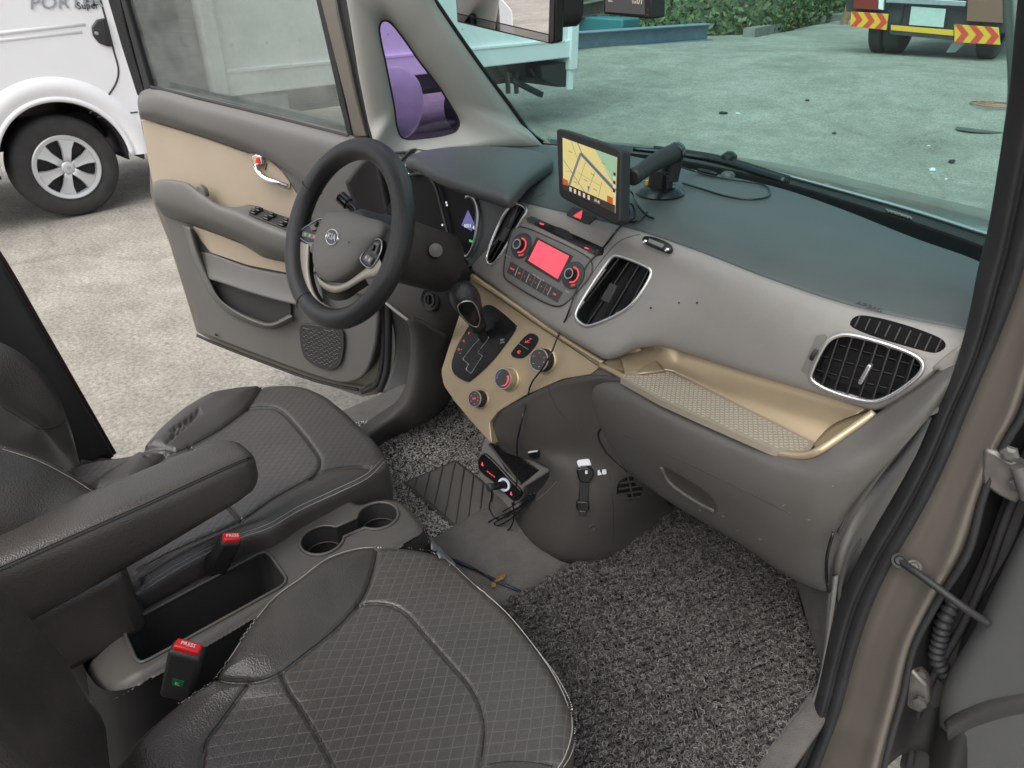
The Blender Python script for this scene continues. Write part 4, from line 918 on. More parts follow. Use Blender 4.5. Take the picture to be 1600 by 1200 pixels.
for c in ((696, 315), (697, 319), (690, 350)): G().prism(ats([(c[0], c[1]), (c[0]+2, c[1]), (c[0]+2, c[1]+3), (c[0], c[1]+3)], pl=ipl, off=.002), ipl[1], .001).build('lamp', M_['white_glow'], ip)
bz = G().tube(cr(ats([(728, 308), (735, 306), (740, 309), (745, 320), (747, 336), (744, 364), (737, 390), (728, 401), (722, 395), (720, 384)], pl=ipl, off=.02), 50), .004, 8).build('bezel_trim', M_['steel'], ip, smooth=180)
G().tube(cr(ats([(720, 385), (697, 374), (676, 365), (671, 359), (655, 358), (643, 354)], pl=ipl, off=.015), 40), .003, 8).build('bezel_trim', M_['steel'], ip, smooth=180)
G().tube(cr(ats([(640, 274), (655, 271), (668, 275), (680, 290), (690, 325), (700, 365)], pl=ipl, off=.012), 40), .004, 8).build('bezel_arc', M_['dark'], ip, smooth=180)
# hood pad over the instruments
HO = [(634, 252), (647, 256), (660, 264), (676, 273), (702, 284), (730, 294), (762, 304), (795, 313), (809, 301), (827, 282), (848, 267), (864, 256), (862, 250), (850, 244), (816, 237), (770, 233), (735, 233), (697, 235), (671, 238), (650, 243)]
zz = [1.09]*8+[1.09]*12
HP = np.array([at(p[0], p[1], z=z) for p, z in zip(HO, zz)]); HP = cr(HP, 120, True); c = HP.mean(0)
rings = [c+(HP-c)*.80+A3(0, .02, -.022), c+(HP-c)*.975+A3(0, .004, -.018), HP+A3(0, 0, -.010), HP]+[c+(HP-c)*s+A3(0, 0, h) for s, h in ((.985, .005), (.95, .009), (.85, .013), (.65, .017), (.4, .019), (.2, .02), (.01, .02))]
G().grid(rings, cv=True).build('instrument_hood', M_['dash'], DASH, smooth=180)
# left end of the dash: side vent, demist vent, cheek
chk = [[at(x, y, z=1.085) for x, y in ((640, 236), (652, 233), (672, 236))], [at(x, y, x=-.57) for x, y in ((618, 268), (634, 252), (650, 250))], [at(x, y, x=-.53) for x, y in ((632, 300), (648, 286), (672, 278))]]
G().grid(loft(chk, 14, 8)).build('dash_cheek', M_['dash'], DASH, smooth=180, solid=.004)
lv = [(636, 253), (647, 256), (652, 262), (645, 271), (638, 271), (634, 260)]
lpl = (at(642, 262, x=-.54), nrm(A3(.35, -.9, .2)))
g = G().prism(ats(lv, pl=lpl, off=.004), lpl[1], .02).build('air_vent', M_['matt'], DASH, bevel=.001)
G().tube(cr(ats(lv, pl=lpl, off=.005), 30, True), .002, 6, closed=True).build('vent_rim', M_['silver'], g)
for k in range(4): a, b = at(636+k*4, 256+k, pl=lpl, off=.006), at(632+k*5, 272, pl=lpl, off=.006); G().tube([a, b], .0011, 5).build('slat', M_['dark'], g)
dpl = (at(658, 242, z=1.095), A3(0, 0, 1)); G().prism(ats([(650, 243), (658, 237), (672, 239), (662, 242), (648, 246)], pl=dpl, off=.004), dpl[1], .006).build('demist_vent', M_['matt'], DASH, bevel=.001)

# ---- knee panel, column shroud ------------------------------------------
kp = [[at(x, y, y=yy) for x, y, yy in r] for r in (
    [(585, 360, -.02), (640, 358, .0), (690, 376, .01), (725, 402, .02), (742, 424, .0)],
    [(590, 420, -.05), (640, 420, -.05), (690, 430, -.05), (728, 440, -.03), (738, 440, -.02)],
    [(595, 462, -.06), (645, 480, -.07), (690, 490, -.06), (716, 500, -.04), (726, 480, -.03)],
    [(598, 470, -.05), (640, 500, -.06), (676, 530, -.05), (700, 545, -.03), (712, 530, -.02)])]
G().grid(loft(kp, 40, 10)).build('knee_panel', M_['lower'], DASH, smooth=180, solid=.006)
G().tube(cr([at(x, y, y=yy) for x, y, yy in ((597, 468, -.055), (620, 487, -.062), (645, 506, -.062), (668, 529, -.06), (685, 540, -.05), (700, 543, -.03))], 40), .0045, 8).build('panel_edge', M_['fascia'], DASH, smooth=180)
kpl = (at(672, 468, y=-.068), nrm(A3(.1, -.95, .25)))
c = at(672, 468, pl=kpl)
ks = G().lathe(c, kpl[1], [(0, -.01), (.030, -.01), (.030, .002), (.026, .004), (.022, .001), (.0, .001)], 36).build('ignition_switch', M_['matt'], DASH)
G().lathe(c, kpl[1], [(.012, .001), (.017, .001), (.017, .004), (.012, .004)], 30).build('switch_ring', M_['dark'], ks)
G().box(c+kpl[1]*.004, (.004, .02, .006), (frame2(kpl)[0], frame2(kpl)[1], kpl[1])).build('key_slot', M_['black'], ks, bevel=.001)

# ---- gold centre panel ----------------------------------------------------
gpl = plane3(at(735, 430, y=-.045), at(940, 575, y=-.06), at(765, 690, y=-.17)); gn = gpl[1]
GO = [(737, 428), (800, 472), (850, 507), (900, 538), (944, 566), (976, 589), (960, 586), (930, 584), (880, 592), (820, 618), (778, 643), (765, 660), (768, 692), (757, 682), (735, 657), (710, 627), (693, 602), (689, 580), (700, 545), (715, 500), (727, 462)]
gold = G().prism(rp(ats(GO, pl=gpl), 120, True), gn, .03).build('centre_panel', M_['gold'], DASH, bevel=.006, seg=3)
gold['label'] = 'champagne coloured panel with gear selector and heater knobs'
G().tube(cr(ats([(738, 431), (800, 474), (850, 509), (900, 541), (942, 567)], pl=gpl, off=.004), 60), .006, 8).build('panel_ledge', M_['gold'], gold, smooth=180)
G().tube(cr(ats([(745, 441), (800, 480), (850, 515), (900, 548), (938, 574)], pl=gpl, off=.0005), 60), .0012, 5).build('seam', M_['lower'], gold, smooth=180)
SO = [(757, 478), (768, 477), (803, 504), (807, 509), (804, 517), (768, 565), (738, 593), (731, 597), (724, 595), (709, 584), (705, 572), (711, 549), (732, 510)]
sp = G().prism(cr(ats(SO, pl=gpl, off=.003), 70, True), gn, .006).build('selector_plate', M_['black'], gold, bevel=.0012)
G().tube(cr(ats(SO, pl=gpl, off=.0005), 90, True), .0018, 6, closed=True).build('plate_edge', M_['gold'], gold, smooth=180)
GT = [(750, 523), (748, 531), (739, 540), (723, 561), (732, 569), (728, 577), (736, 584), (743, 573), (754, 556), (746, 551), (758, 536), (764, 527)]
G().prism(ats(GT, pl=gpl, off=.0036), gn, .002).build('selector_gate', M_['matt'], sp)
G().tube(rp(ats(GT, pl=gpl, off=.004), 70, True), .0007, 5, closed=True).build('gate_edge', M_['silver'], sp, smooth=180)
for k in range(5): a, b = at(733+k*4, 566-k*5, pl=gpl, off=.0045), at(745+k*4, 570-k*6, pl=gpl, off=.0045); G().tube([a, b], .001, 5).build('gate_rib', M_['dark'], sp)
e1, e2 = frame2(gpl)
for ch, c in (('P', (733, 521)), ('R', (725, 533)), ('D', (717, 546))): text(ch, 'lettering', M_['red_light'], sp, at(*c, pl=gpl, off=.0034), e1, e2, .008)
for c in ((721, 546), (719, 552)): G().lathe(at(*c, pl=gpl, off=.003), gn, [(0, 0), (.0012, 0), (.0012, .0006), (0, .0006)], 8).build('lamp', M_['label'], sp)
text('SHIFT', 'lettering', M_['label'], sp, at(785, 531, pl=gpl, off=.0034), e1, e2, .0045); text('LOCK', 'lettering', M_['label'], sp, at(785, 535, pl=gpl, off=.0034), e1, e2, .0045)
# gear lever
b0 = at(757, 530, pl=gpl, off=.0); hd = at(724, 460, pl=gpl, off=.115); ax = nrm(hd-b0); Ln = np.linalg.norm(hd-b0)
lv_ = G().lathe(b0, ax, [(.010, 0), (.010, Ln*.35)], 16).build('gear_lever', M_['matt'], DASH)
lv_['label'] = 'black leather gear lever with silver outlined grip'
side = nrm(RR-ax*np.dot(RR, ax)); fr = np.cross(ax, side)
if np.dot(fr, CP-hd) < 0: fr = -fr
def knobring(h, rs, rf, n=28): th = np.linspace(0, 2*pi, n, endpoint=False); return b0+ax*h+np.outer(np.cos(th), side)*rs+np.outer(np.sin(th), fr)*rf
KR = [(.26, .010, .012), (.28, .017, .018), (.40, .018, .020), (.42, .0165, .0185), (.55, .021, .023), (.72, .027, .027), (.88, .031, .030), (1.0, .030, .029), (1.09, .025, .025), (1.15, .016, .016), (1.175, .002, .002)]
G().grid([knobring(Ln*h, a, b) for h, a, b in KR], cv=True).build('gear_knob', M_['wheel_leather'], lv_, smooth=180)
fp = [(.45, 0), (.55, .011), (.72, .016), (.88, .018), (1.0, .014), (1.05, 0), (1.0, -.014), (.88, -.018), (.72, -.016), (.55, -.011)]
def kf(h, s): 
    rr = np.interp(h, [k[0] for k in KR], [k[2] for k in KR]); rs = np.interp(h, [k[0] for k in KR], [k[1] for k in KR])
    return b0+ax*h*Ln+side*(s+.004)+fr*(rr*math.sqrt(max(0, 1-((s+.004)/rs)**2))+.0012)
G().tube(cr([kf(*p) for p in fp], 60, True), .0014, 6, closed=True).build('grip_outline', M_['silver'], lv_, smooth=180)
g = G(); ctr = kf(.75, 0); R0 = cr([kf(*p) for p in fp], 48, True); g.grid([R0+fr*.0002, ctr+(R0-ctr)*.5+fr*.003, ctr+(R0-ctr)*.02+fr*.004], cv=True); g.build('grip_inlay', M_['black'], lv_, smooth=180)
# heater knobs
for (cx, cy, r, kind) in ((750, 621, .0185, 0), (794, 590, .0225, 1), (850, 561, .0235, 2)):
    c = at(cx+2, cy+2, pl=gpl, off=0); hk = G().lathe(c, gn, [(0, 0), (r*1.22, 0), (r*1.22, .0015), (r*1.14, .003), (r, .003), (r, .001)], 40).build('heater_knob', M_['gold'], gold)
    G().lathe(c, gn, [(0, 0), (r*1.02, 0), (r, .020), (r*.95, .022), (0, .022)], 40).build('knob_body', M_['gold'] if kind == 1 else M_['matt'], hk)
    G().lathe(c, gn, [(r*.90, .0215), (r*.99, .0215), (r*.99, .0235), (r*.90, .0235)], 40).build('knob_ring', M_['silver'], hk)
    G().lathe(c, gn, [(0, .0218), (r*.89, .0218), (r*.86, .0232), (0, .0232)], 36).build('knob_face', M_['grey_btn'], hk)
    f0 = c+gn*.0235
    if kind == 1:
        for k, mcol in ((0, M_['blue_glow']), (1, M_['red_light'])):
            th = np.linspace(pi*.55, pi*1.0, 14) if k == 0 else np.linspace(-.95*pi+pi*.4, pi*.12, 14)
            G().tube([f0+e1*cos(t)*r*.68+e2*sin(t)*r*.68 for t in th], np.linspace(.0008, .0022, 14) if k else .001, 5).build('scale_mark', mcol, hk)
    else:
        for t in np.linspace(.3, 5.9, 6):
            G().box(f0+e1*cos(t)*r*.6+e2*sin(t)*r*.6, (.0032, .0012, .0004), (e1, e2, gn)).build('mark', M_['red_light'] if kind == 0 or t < 2.6 else M_['label'], hk)
        if kind == 0: text('OFF', 'lettering', M_['red_light'], hk, f0, e1, e2, .006)
AO = [(827, 521), (838, 524), (841, 530), (836, 541), (822, 556), (815, 560), (802, 558), (798, 553), (806, 541)]
ab = G().prism(cr(ats(AO, pl=gpl, off=.002), 50, True), gn, .004).build('climate_buttons', M_['black'], gold, bevel=.001)
a, b = at(811, 537, pl=gpl, off=.003), at(826, 546, pl=gpl, off=.003); G().tube([a, b], .0007, 5).build('divider', M_['silver'], ab)
text('A/C', 'lettering', M_['red_light'], ab, at(824, 534, pl=gpl, off=.0026), e1, e2, .0075); G().box(at(829, 529.5, pl=gpl, off=.0026), (.005, .0015, .0005), (e1, e2, gn)).build('lamp', M_['red_light'], ab)
for sgn in (1, .6): G().tube([at(811, 550, pl=gpl, off=.0028)+e1*cos(t)*.004*sgn+e2*sin(t)*.003*sgn for t in np.linspace(0, 5.5, 16)], .0005, 4).build('icon', M_['red_light'], ab)

# ---- passenger shelf --------------------------------------------------------
zs = .822
FLO = [(970, 590), (987, 583), (1044, 579), (1062, 586), (1160, 635), (1274, 693), (1263, 706), (1237, 708), (1206, 701), (1100, 655), (1031, 624)]
M_['shelf'] = mat('shelf_lining', (.30, .262, .205), .6, var=.05, vscale=9)
F3 = ats(FLO, z=zs); G().prism(F3, (0, 0, 1), .012).build('shelf_floor', M_['shelf'], DASH, smooth=0)
ds = []
g = G(); O = at(1044, 579, z=zs); A1 = nrm(at(1274, 693, z=zs)-O); A2 = np.cross(A3(0, 0, 1), A1)
fx = pj(F3); V = np.array([(0, 0, 0)]);
for i in range(-24, 80):
    for j in range(-40, 20):
        for (du, L_) in ((0, 1),):
            c = O+A1*(i*.0095+(j % 2)*.00475)+A2*(j*.0062); q = pj(c)
            if inpoly(np.array(q[0]), np.array(q[1]), [(978, 590), (990, 586), (1044, 582), (1060, 588), (1266, 693), (1258, 702), (1237, 704), (1206, 697), (1100, 651), (1031, 620)]): g.box(c+A3(0, 0, .0006), (.0052, .0018, .0012), (nrm(A1+.5*A2), nrm(A2-.5*A1), A3(0, 0, 1)))
dts = g.build('shelf_bumps', mat('shelf_dots', (.44, .40, .33), .6), DASH, smooth=0); dts['kind'] = 'stuff'
foot = [at(*p, z=zs) for p in ((975, 588), (987, 583), (1044, 579), (1062, 586), (1160, 635), (1274, 693))]
head = [np.array([x, By(x)+.055, Bz(x)-.002]) for x in (.150, .20, .27, .31, .45, .655)]
G().grid(loft([head, [(a*.4+b*.6)+A3(0, .012, .0) for a, b in zip(foot, head)], [(a*.85+b*.15)+A3(0, .008, 0) for a, b in zip(foot, head)], foot], 90, 6)).build('shelf_back', M_['gold'], DASH, smooth=180, solid=.004)
sw = [[at(1274, 694, z=zs), at(1278, 703, z=zs)], [at(1364, 643, y=-.02), at(1368, 648, y=-.04)]]
G().grid(loft([[at(1270, 694, z=zs), at(1300, 664, y=-.03), at(1362, 638, y=-.01)], [at(1278, 704, y=-.11), at(1315, 680, y=-.075), at(1368, 646, y=-.045)]], 20, 3, smooth=False)).build('shelf_end', M_['gold'], DASH, smooth=180, solid=.004)
LIP = [(938, 570, -.062), (958, 580, -.075), (980, 593, -.09), (1031, 626, -.10), (1100, 658, -.103), (1206, 704, -.105), (1237, 711, -.106), (1262, 711, -.106), (1281, 703, -.103), (1320, 677, -.075), (1366, 645, -.045)]
LIP3 = cr([at(p[0], p[1], y=p[2]) for p in LIP], 110)
G().tube(LIP3, .0065, 8).build('shelf_lip', M_['gold'], DASH, smooth=180)
G().grid(loft([[at(*p, pl=gpl, off=.0) for p in ((940, 566), (955, 574), (976, 588))], [at(965, 556, y=-.035), at(980, 566, y=-.035), at(1000, 583, z=zs+.004)], [at(990, 540, y=-.02), at(1010, 548, y=-.01), at(1040, 579, z=zs+.004)]], 20, 8)).build('shelf_corner', M_['gold'], DASH, smooth=180, solid=.004)
for c in ((1270, 634), (1300, 632)):
    p = at(*c, y=.02); 
# ---- glovebox and right end -----------------------------------------------------
R0 = [p+A3(0, -.004, -.004) for p in resamp(LIP3, 9)]+[at(1447, 597, y=-.033), at(1500, 548, y=-.02)]
R1 = [at(x, y, y=yy) for x, y, yy in ((905, 604, -.091), (945, 606, -.106), (1000, 630, -.116), (1060, 660, -.121), (1140, 700, -.124), (1210, 733, -.126), (1270, 748, -.124), (1320, 735, -.111), (1370, 700, -.086), (1450, 632, -.06), (1502, 575, -.03))]
R2 = [at(x, y, y=yy) for x, y, yy in ((918, 640, -.094), (950, 650, -.114), (1000, 675, -.124), (1070, 710, -.129), (1140, 745, -.132), (1210, 780, -.132), (1270, 800, -.129), (1318, 790, -.114), (1372, 735, -.089), (1445, 655, -.065), (1490, 610, -.03))]
R3 = [at(x, y, y=yy) for x, y, yy in ((934, 680, -.082), (965, 696, -.102), (1015, 720, -.112), (1080, 760, -.117), (1150, 800, -.119), (1215, 835, -.119), (1262, 850, -.116), (1300, 842, -.107), (1345, 775, -.087), (1400, 712, -.08), (1450, 654, -.055))]
R4 = [at(x, y, y=yy) for x, y, yy in ((978, 735, -.04), (1010, 757, -.05), (1045, 783, -.055), (1100, 815, -.06), (1160, 850, -.06), (1205, 882, -.06), (1250, 910, -.06), (1294, 928, -.06), (1296, 900, -.06), (1310, 835, -.06), (1345, 772, -.06))]
R5 = [p+A3(0, .12, .02) for p in R4]
rows = [R0, R1, R2, R3, R4, R5]; NN = 90
GB = []
for r in rows:
    r = np.array(r); t = np.linspace(0, len(r)-1, NN); Q = cr(r, 600); idx = np.linspace(0, len(r)-1, 600)
    # keep the parameter of the key points
    seg = np.concatenate([np.array([np.interp(tt-int(min(tt, len(r)-2)), [0, 1], [r[int(min(tt, len(r)-2))][k], r[int(min(tt, len(r)-2))+1][k]]) for k in range(3)])[None] for tt in t])
    for _ in range(8): seg[1:-1] = .25*seg[:-2]+.5*seg[1:-1]+.25*seg[2:]
    GB.append(seg)
GB = np.array(GB); GBS = np.stack([cr(GB[:, j], 60) for j in range(NN)], 1)
M_['knee'] = mat('glovebox_plastic', (.088, .083, .077), .55, bump=grain, var=.12, vscale=7)
glove = G().grid(GBS).build('glovebox', M_['knee'], DASH, smooth=180, solid=.004)
on_glove = Surf(GBS[:50])
def gseam(pxs, r=.0012, m=M_['matt'], n=60): return G().tube(cr([on_glove(x, y, .0002) for x, y in pxs], n), r, 5).build('seam', m, glove, smooth=180)
gseam([(975, 680), (1060, 718), (1150, 760), (1230, 800), (1290, 835)], .0009, M_['lower'])
# pull recess
HB = [(1032, 727), (1050, 735), (1095, 762), (1112, 776), (1119, 797), (1100, 790), (1062, 768), (1044, 752)]
P = np.array([on_glove(x, y, .001) for x, y in HB]); g = G(); c = P.mean(0); Pc = cr(P, 40, True); n = nrm(CP-c)
g.grid([Pc+n*.0006, Pc*.9+c*.1+n*.0012, Pc*.82+c*.18-n*.0, Pc*.02+c*.98+n*.0008], cv=True).build('glovebox_pull', M_['lower'], glove, smooth=180)
G().tube(cr([on_glove(x, y, .002) for x, y in ((1034, 728), (1046, 751), (1066, 768), (1100, 789), (1117, 797))], 30), .004, 8).build('pull_edge', M_['knee'], glove, smooth=180)
for (x, y, l) in ((1128, 806, 4), (1150, 829, 5), (1092, 796, 3), (1223, 790, 3), (1262, 812, 4), (1186, 842, 3), (1300, 760, 2)):
    a, b = on_glove(x, y, .0004), on_glove(x+l, y+random.uniform(-2, 2), .0004); G().tube([a, (a+b)/2, b], .0004, 4).build('scuff', M_['fascia'], glove)
# ---- end panel beside the passenger's feet
EP = [[at(x, y, x=xx) for x, y, xx in r] for r in (
    [(1447, 650, .672), (1400, 712, .668), (1345, 775, .662), (1311, 838, .66), (1297, 900, .66), (1299, 930, .66)],
    [(1462, 655, .688), (1415, 716, .684), (1360, 782, .678), (1325, 846, .676), (1310, 900, .676), (1308, 940, .676)],
    [(1470, 665, .675), (1430, 720, .672), (1375, 790, .67), (1340, 850, .668), (1325, 900, .668), (1316, 950, .668)],
    [(1500, 690, .69), (1440, 750, .69), (1400, 815, .69), (1360, 870, .69), (1340, 915, .69), (1325, 965, .69)])]
G().grid(loft(EP, 40, 8)).build('kick_panel', M_['lower2'], DASH, smooth=180, solid=.004)
G().grid(loft([[at(1442, 664, x=.676), at(1400, 718, x=.672), at(1352, 778, x=.666), at(1318, 838, x=.664)], [at(1436, 660, x=.69), at(1394, 711, x=.685), at(1344, 772, x=.68), at(1310, 834, x=.675)]], 30, 3, smooth=False)).build('panel_groove', M_['dark'], DASH, smooth=180, solid=.002)
G().tube(cr([at(x, y, x=.672) for x, y in ((1302, 832), (1293, 865), (1291, 895), (1294, 918), (1300, 930))], 20), .0025, 6).build('seam', M_['black'], DASH, smooth=180)

# ---- lower console side (dark panel left of the glovebox) ------------------------
SPN = [(772, 692, -.14), (768, 672, -.15), (778, 648, -.14), (820, 621, -.13), (880, 594, -.112), (930, 587, -.1), (975, 594, -.095)]
r0 = [at(p[0], p[1], y=p[2]) for p in SPN]
r1 = [at(x, y, y=yy) for x, y, yy in ((785, 705, -.145), (800, 692, -.15), (830, 680, -.146), (865, 668, -.134), (900, 660, -.118), (935, 660, -.10), (990, 655, -.06))]
r2 = [at(x, y, y=yy) for x, y, yy in ((858, 735, -.15), (868, 733, -.15), (885, 735, -.143), (910, 735, -.125), (940, 735, -.10), (975, 735, -.07), (1020, 740, -.03))]
r3 = [at(x, y, z=.40) for x, y in ((806, 804), (822, 830), (845, 852), (875, 866), (905, 868), (950, 858), (1046, 790))]
r4 = [at(x, y, z=.35) for x, y in ((800, 815), (818, 842), (842, 864), (875, 880), (910, 884), (960, 876), (1060, 800))]
sidep = G().grid(loft([r0, r1, r2, r3, r4], 50, 10)).build('console_side', M_['lower'], DASH, smooth=180, solid=.005)
on_side = Surf(loft([r0, r1, r2, r3, r4], 50, 10))
def side_plane(poly, off=0):
    P = np.array([on_side(*p) for p in poly]); c = P.mean(0); _, _, vt = np.linalg.svd(P-c); n = vt[2]; n = n if np.dot(n, CP-c) > 0 else -n
    return (c+n*off, n)
def sseam(pxs, r=.001, m=M_['matt'], n=40): return G().tube(cr([on_side(x, y, .0002) for x, y in pxs], n), r, 5).build('seam', m, sidep, smooth=180)
sseam([(856, 602), (862, 622), (872, 640), (890, 660)], .0007)
sseam([(970, 668), (950, 666), (937, 672), (935, 682), (945, 703), (980, 737)], .0022, M_['black'])
sseam([(838, 782), (855, 768), (870, 752)], .0006, M_['lower2'])
sseam([(952, 745), (958, 790), (958, 850)], .0006)
# speaker-like side vent
VC = [(967, 757), (975, 749), (990, 745), (1001, 750), (1004, 762), (1000, 776), (985, 782), (966, 784)]
pl = side_plane(VC, .001); sv = G().prism(cr(ats(VC, pl=pl), 40, True), pl[1], .003).build('foot_vent', M_['black'], sidep)
for k in range(4):
    s_ = clipseg(VC, (955, 757+k*8.5), (1012, 749+k*8.5))
    if s_: a, b = at(*s_[0], pl=pl, off=.001), at(*s_[1], pl=pl, off=.001); e = nrm(b-a); G().box((a+b)/2, (np.linalg.norm(b-a), .0035, .003), (e, np.cross(pl[1], e), pl[1])).build('slat', M_['lower'], sv)
a, b = at(981, 746, pl=pl, off=.001), at(990, 782, pl=pl, off=.001); e = nrm(b-a); G().box((a+b)/2, (np.linalg.norm(b-a), .003, .0032), (e, np.cross(pl[1], e), pl[1])).build('slat', M_['lower'], sv)
pl = side_plane([(920, 818), (932, 818), (932, 830), (920, 830)], .0); G().lathe(at(926, 824, pl=pl), pl[1], [(0, 0), (.008, 0), (.007, .002), (.004, .0012), (0, .001)], 20).build('trim_clip', M_['lower'], sidep)
# open pocket, its frame and the seat heater panel
ppl = plane3(at(757, 690, y=-.16), at(850, 735, y=-.13), at(800, 790, y=-.17)); pn = ppl[1]
pf = [(757, 683), (770, 690), (795, 698), (845, 728), (862, 735), (818, 762), (812, 792), (800, 800), (775, 775), (747, 745), (748, 715)]
G().prism(ats(pf, pl=ppl, off=-.012), pn, .03).build('pocket_frame', M_['lower2'], DASH, bevel=.004)
G().prism(ats([(765, 692), (775, 694), (800, 705), (842, 735), (815, 757), (790, 735)], pl=ppl, off=-.0095), pn, .004).build('pocket', M_['black'], DASH, bevel=.001)  # open pocket drawn flat, its shaded inside as a black plate
G().tube(cr(ats([(764, 694), (780, 715), (800, 740), (814, 757)], pl=ppl, off=-.009), 20), .003, 6).build('pocket_lip', M_['lower'], DASH, smooth=180)
hp = [(752, 710), (757, 709), (800, 752), (814, 768), (813, 777), (803, 783), (775, 757), (748, 734), (747, 722)]
hpl = (ppl[0]-pn*.006, pn); HPP = G().prism(cr(ats(hp, pl=hpl), 50, True), pn, .01).build('seat_heater_panel', M_['black'], DASH, bevel=.002)
e1, e2 = frame2(hpl, right=at(800, 752, pl=hpl)-at(757, 712, pl=hpl))
for c in ((754, 726), (799, 772)): G().prism([at(*c, pl=hpl, off=.0008)+e1*a+e2*b for a, b in ((-.003, -.003), (.003, -.003), (.002, .001), (-.001, .001), (-.002, .005), (-.004, .004))], pn, .0006).build('icon', M_['red_light'], HPP)
for k in range(4): G().box(at(762+k*3.3, 737+k*2.6, pl=hpl, off=.001), (.004, .002, .0006), (e1, e2, pn)).build('lamp', M_['red_light'], HPP)
# 12 V socket ring
c12 = at(788, 757, pl=hpl, off=.001); sk = G().lathe(c12, pn, [(.0105, 0), (.0155, 0), (.0155, .003), (.0105, .003)], 30).build('socket_ring', mat('lit_ring', (.5, .5, .55), .4, emit=(.6, .63, .85, .16)), HPP)
# ================================================================== driver's door (open)
dd = nrm(A3(-sin(rd(65)), -cos(rd(65)), 0)); dn = nrm(np.cross(dd, A3(0, 0, 1)))
if np.dot(dn, CP-A3(-.72, .1, 1)) < 0: dn = -dn
DRP = (A3(-.72, .1, 0), dn); Q = lambda px, py, o=0: at(px, py, pl=DRP, off=o)
def QS(L, o=0): return [Q(p[0], p[1], p[2] if len(p) > 2 else o) for p in L]
DD = thing('driver_door', 'open driver door with grey and beige lining and tinted window', 'car door', (-.72, .1, .3))
up = A3(0, 0, 1)
# painted shell behind the lining
SH = [(206, 130), (228, 150), (232, 300), (238, 320), (262, 380), (296, 490), (305, 520), (345, 543), (420, 574), (500, 601), (565, 622), (590, 618), (600, 590), (604, 540), (602, 470), (595, 380), (578, 280), (563, 205)]
G().prism(QS(SH, -.05), dn, .09).build('door_shell', M_['paint'], DD, bevel=.012, seg=3)
LN = [(214, 150), (222, 141), (240, 139), (390, 174), (545, 213), (566, 222), (580, 300), (590, 390), (592, 480), (586, 545), (572, 583), (556, 596), (535, 599), (505, 592), (420, 562), (337, 530), (308, 518), (304, 488), (278, 420), (256, 345), (240, 310), (236, 285), (226, 230), (217, 185)]
lin = G().prism(cr(QS(LN, -.008), 170, True), dn, .045).build('door_lining', M_['doorgrey'], DD, bevel=.014, seg=3)
for pts, m, r in (([(575, 300), (590, 400), (598, 490), (598, 560), (588, 600), (566, 612)], M_['rubber'], .010), ([(590, 330), (603, 430), (607, 520), (604, 580), (594, 610)], M_['rubber'], .012), ([(560, 609), (500, 597), (420, 569), (337, 537), (308, 524)], M_['rubber'], .005)):
    G().tube(cr(QS(pts, -.035), 40), r, 8).build('door_seal', m, DD, smooth=180)
# padded top roll, swooping down in front
top = [[Q(x, y, o) for x, y, o in r] for r in (
    [(216, 150, .005), (240, 138, .005), (310, 154, .005), (390, 173, .005), (470, 193, .005), (545, 212, .005), (572, 220, .005)],
    [(215, 160, .020), (240, 152, .022), (310, 169, .024), (390, 189, .026), (470, 211, .028), (545, 235, .028), (576, 250, .02)],
    [(217, 175, .022), (240, 174, .026), (310, 195, .028), (390, 220, .030), (450, 250, .032), (500, 300, .030), (545, 380, .02)],
    [(219, 185, .006), (240, 190, .008), (310, 211, .008), (388, 238, .008), (424, 250, .008), (447, 277, .008), (468, 307, .008)])]
G().grid(loft(top, 70, 9)).build('top_roll', M_['doorgrey'], DD, smooth=180, solid=.006, soff=-1)
front = [[Q(x, y, .004) for x, y in ((447, 277), (468, 307), (490, 350), (500, 420))], [Q(x, y, .024) for x, y in ((500, 290), (520, 340), (530, 400), (530, 450))], [Q(x, y, .004) for x, y in ((572, 222), (585, 320), (592, 410), (592, 470))]]
G().grid(loft(front, 40, 9)).build('front_lining', M_['doorgrey'], DD, smooth=180, solid=.005)
BG = [(220, 187), (240, 192), (310, 213), (388, 240), (405, 244), (424, 252), (447, 279), (468, 309), (485, 345), (459, 345), (392, 322), (357, 328), (322, 314), (300, 300), (250, 292), (239, 290), (232, 255)]
G().prism(QS(BG, -.001), dn, .012).build('beige_insert', M_['beige'], DD, bevel=.002)
HL = [(391, 239), (405, 241), (418, 249), (436, 264), (452, 284), (453, 294), (436, 290), (415, 281), (400, 268), (392, 252)]
hl = G().prism(cr(QS(HL, .002), 50, True), dn, .004).build('handle_recess', M_['beige'], DD, bevel=.001); hl['label'] = 'recess with chrome inner door handle'
G().tube(cr(QS([(398, 259, .012), (403, 269, .026), (415, 279, .03), (432, 285, .028), (450, 291, .014)]), 30), np.concatenate([np.linspace(.006, .0085, 15), np.linspace(.0085, .006, 15)]), 10).build('door_handle', M_['chrome'], hl, smooth=180)
G().prism(QS([(392, 244), (399, 241), (409, 244), (411, 257), (396, 258)], .014), dn, .012).build('lock_surround', M_['chrome'], hl, bevel=.003)
G().prism(QS([(400, 247), (404, 246), (407, 256), (399, 256)], .016), dn, .004).build('lock_knob', M_['red'], hl, bevel=.001)
G().prism(QS([(411, 249), (416, 255), (414, 266), (408, 262)], .006), dn, .004).build('recess_shadow', mat('recess_brown', (.18, .13, .09), .6), hl, bevel=.001)
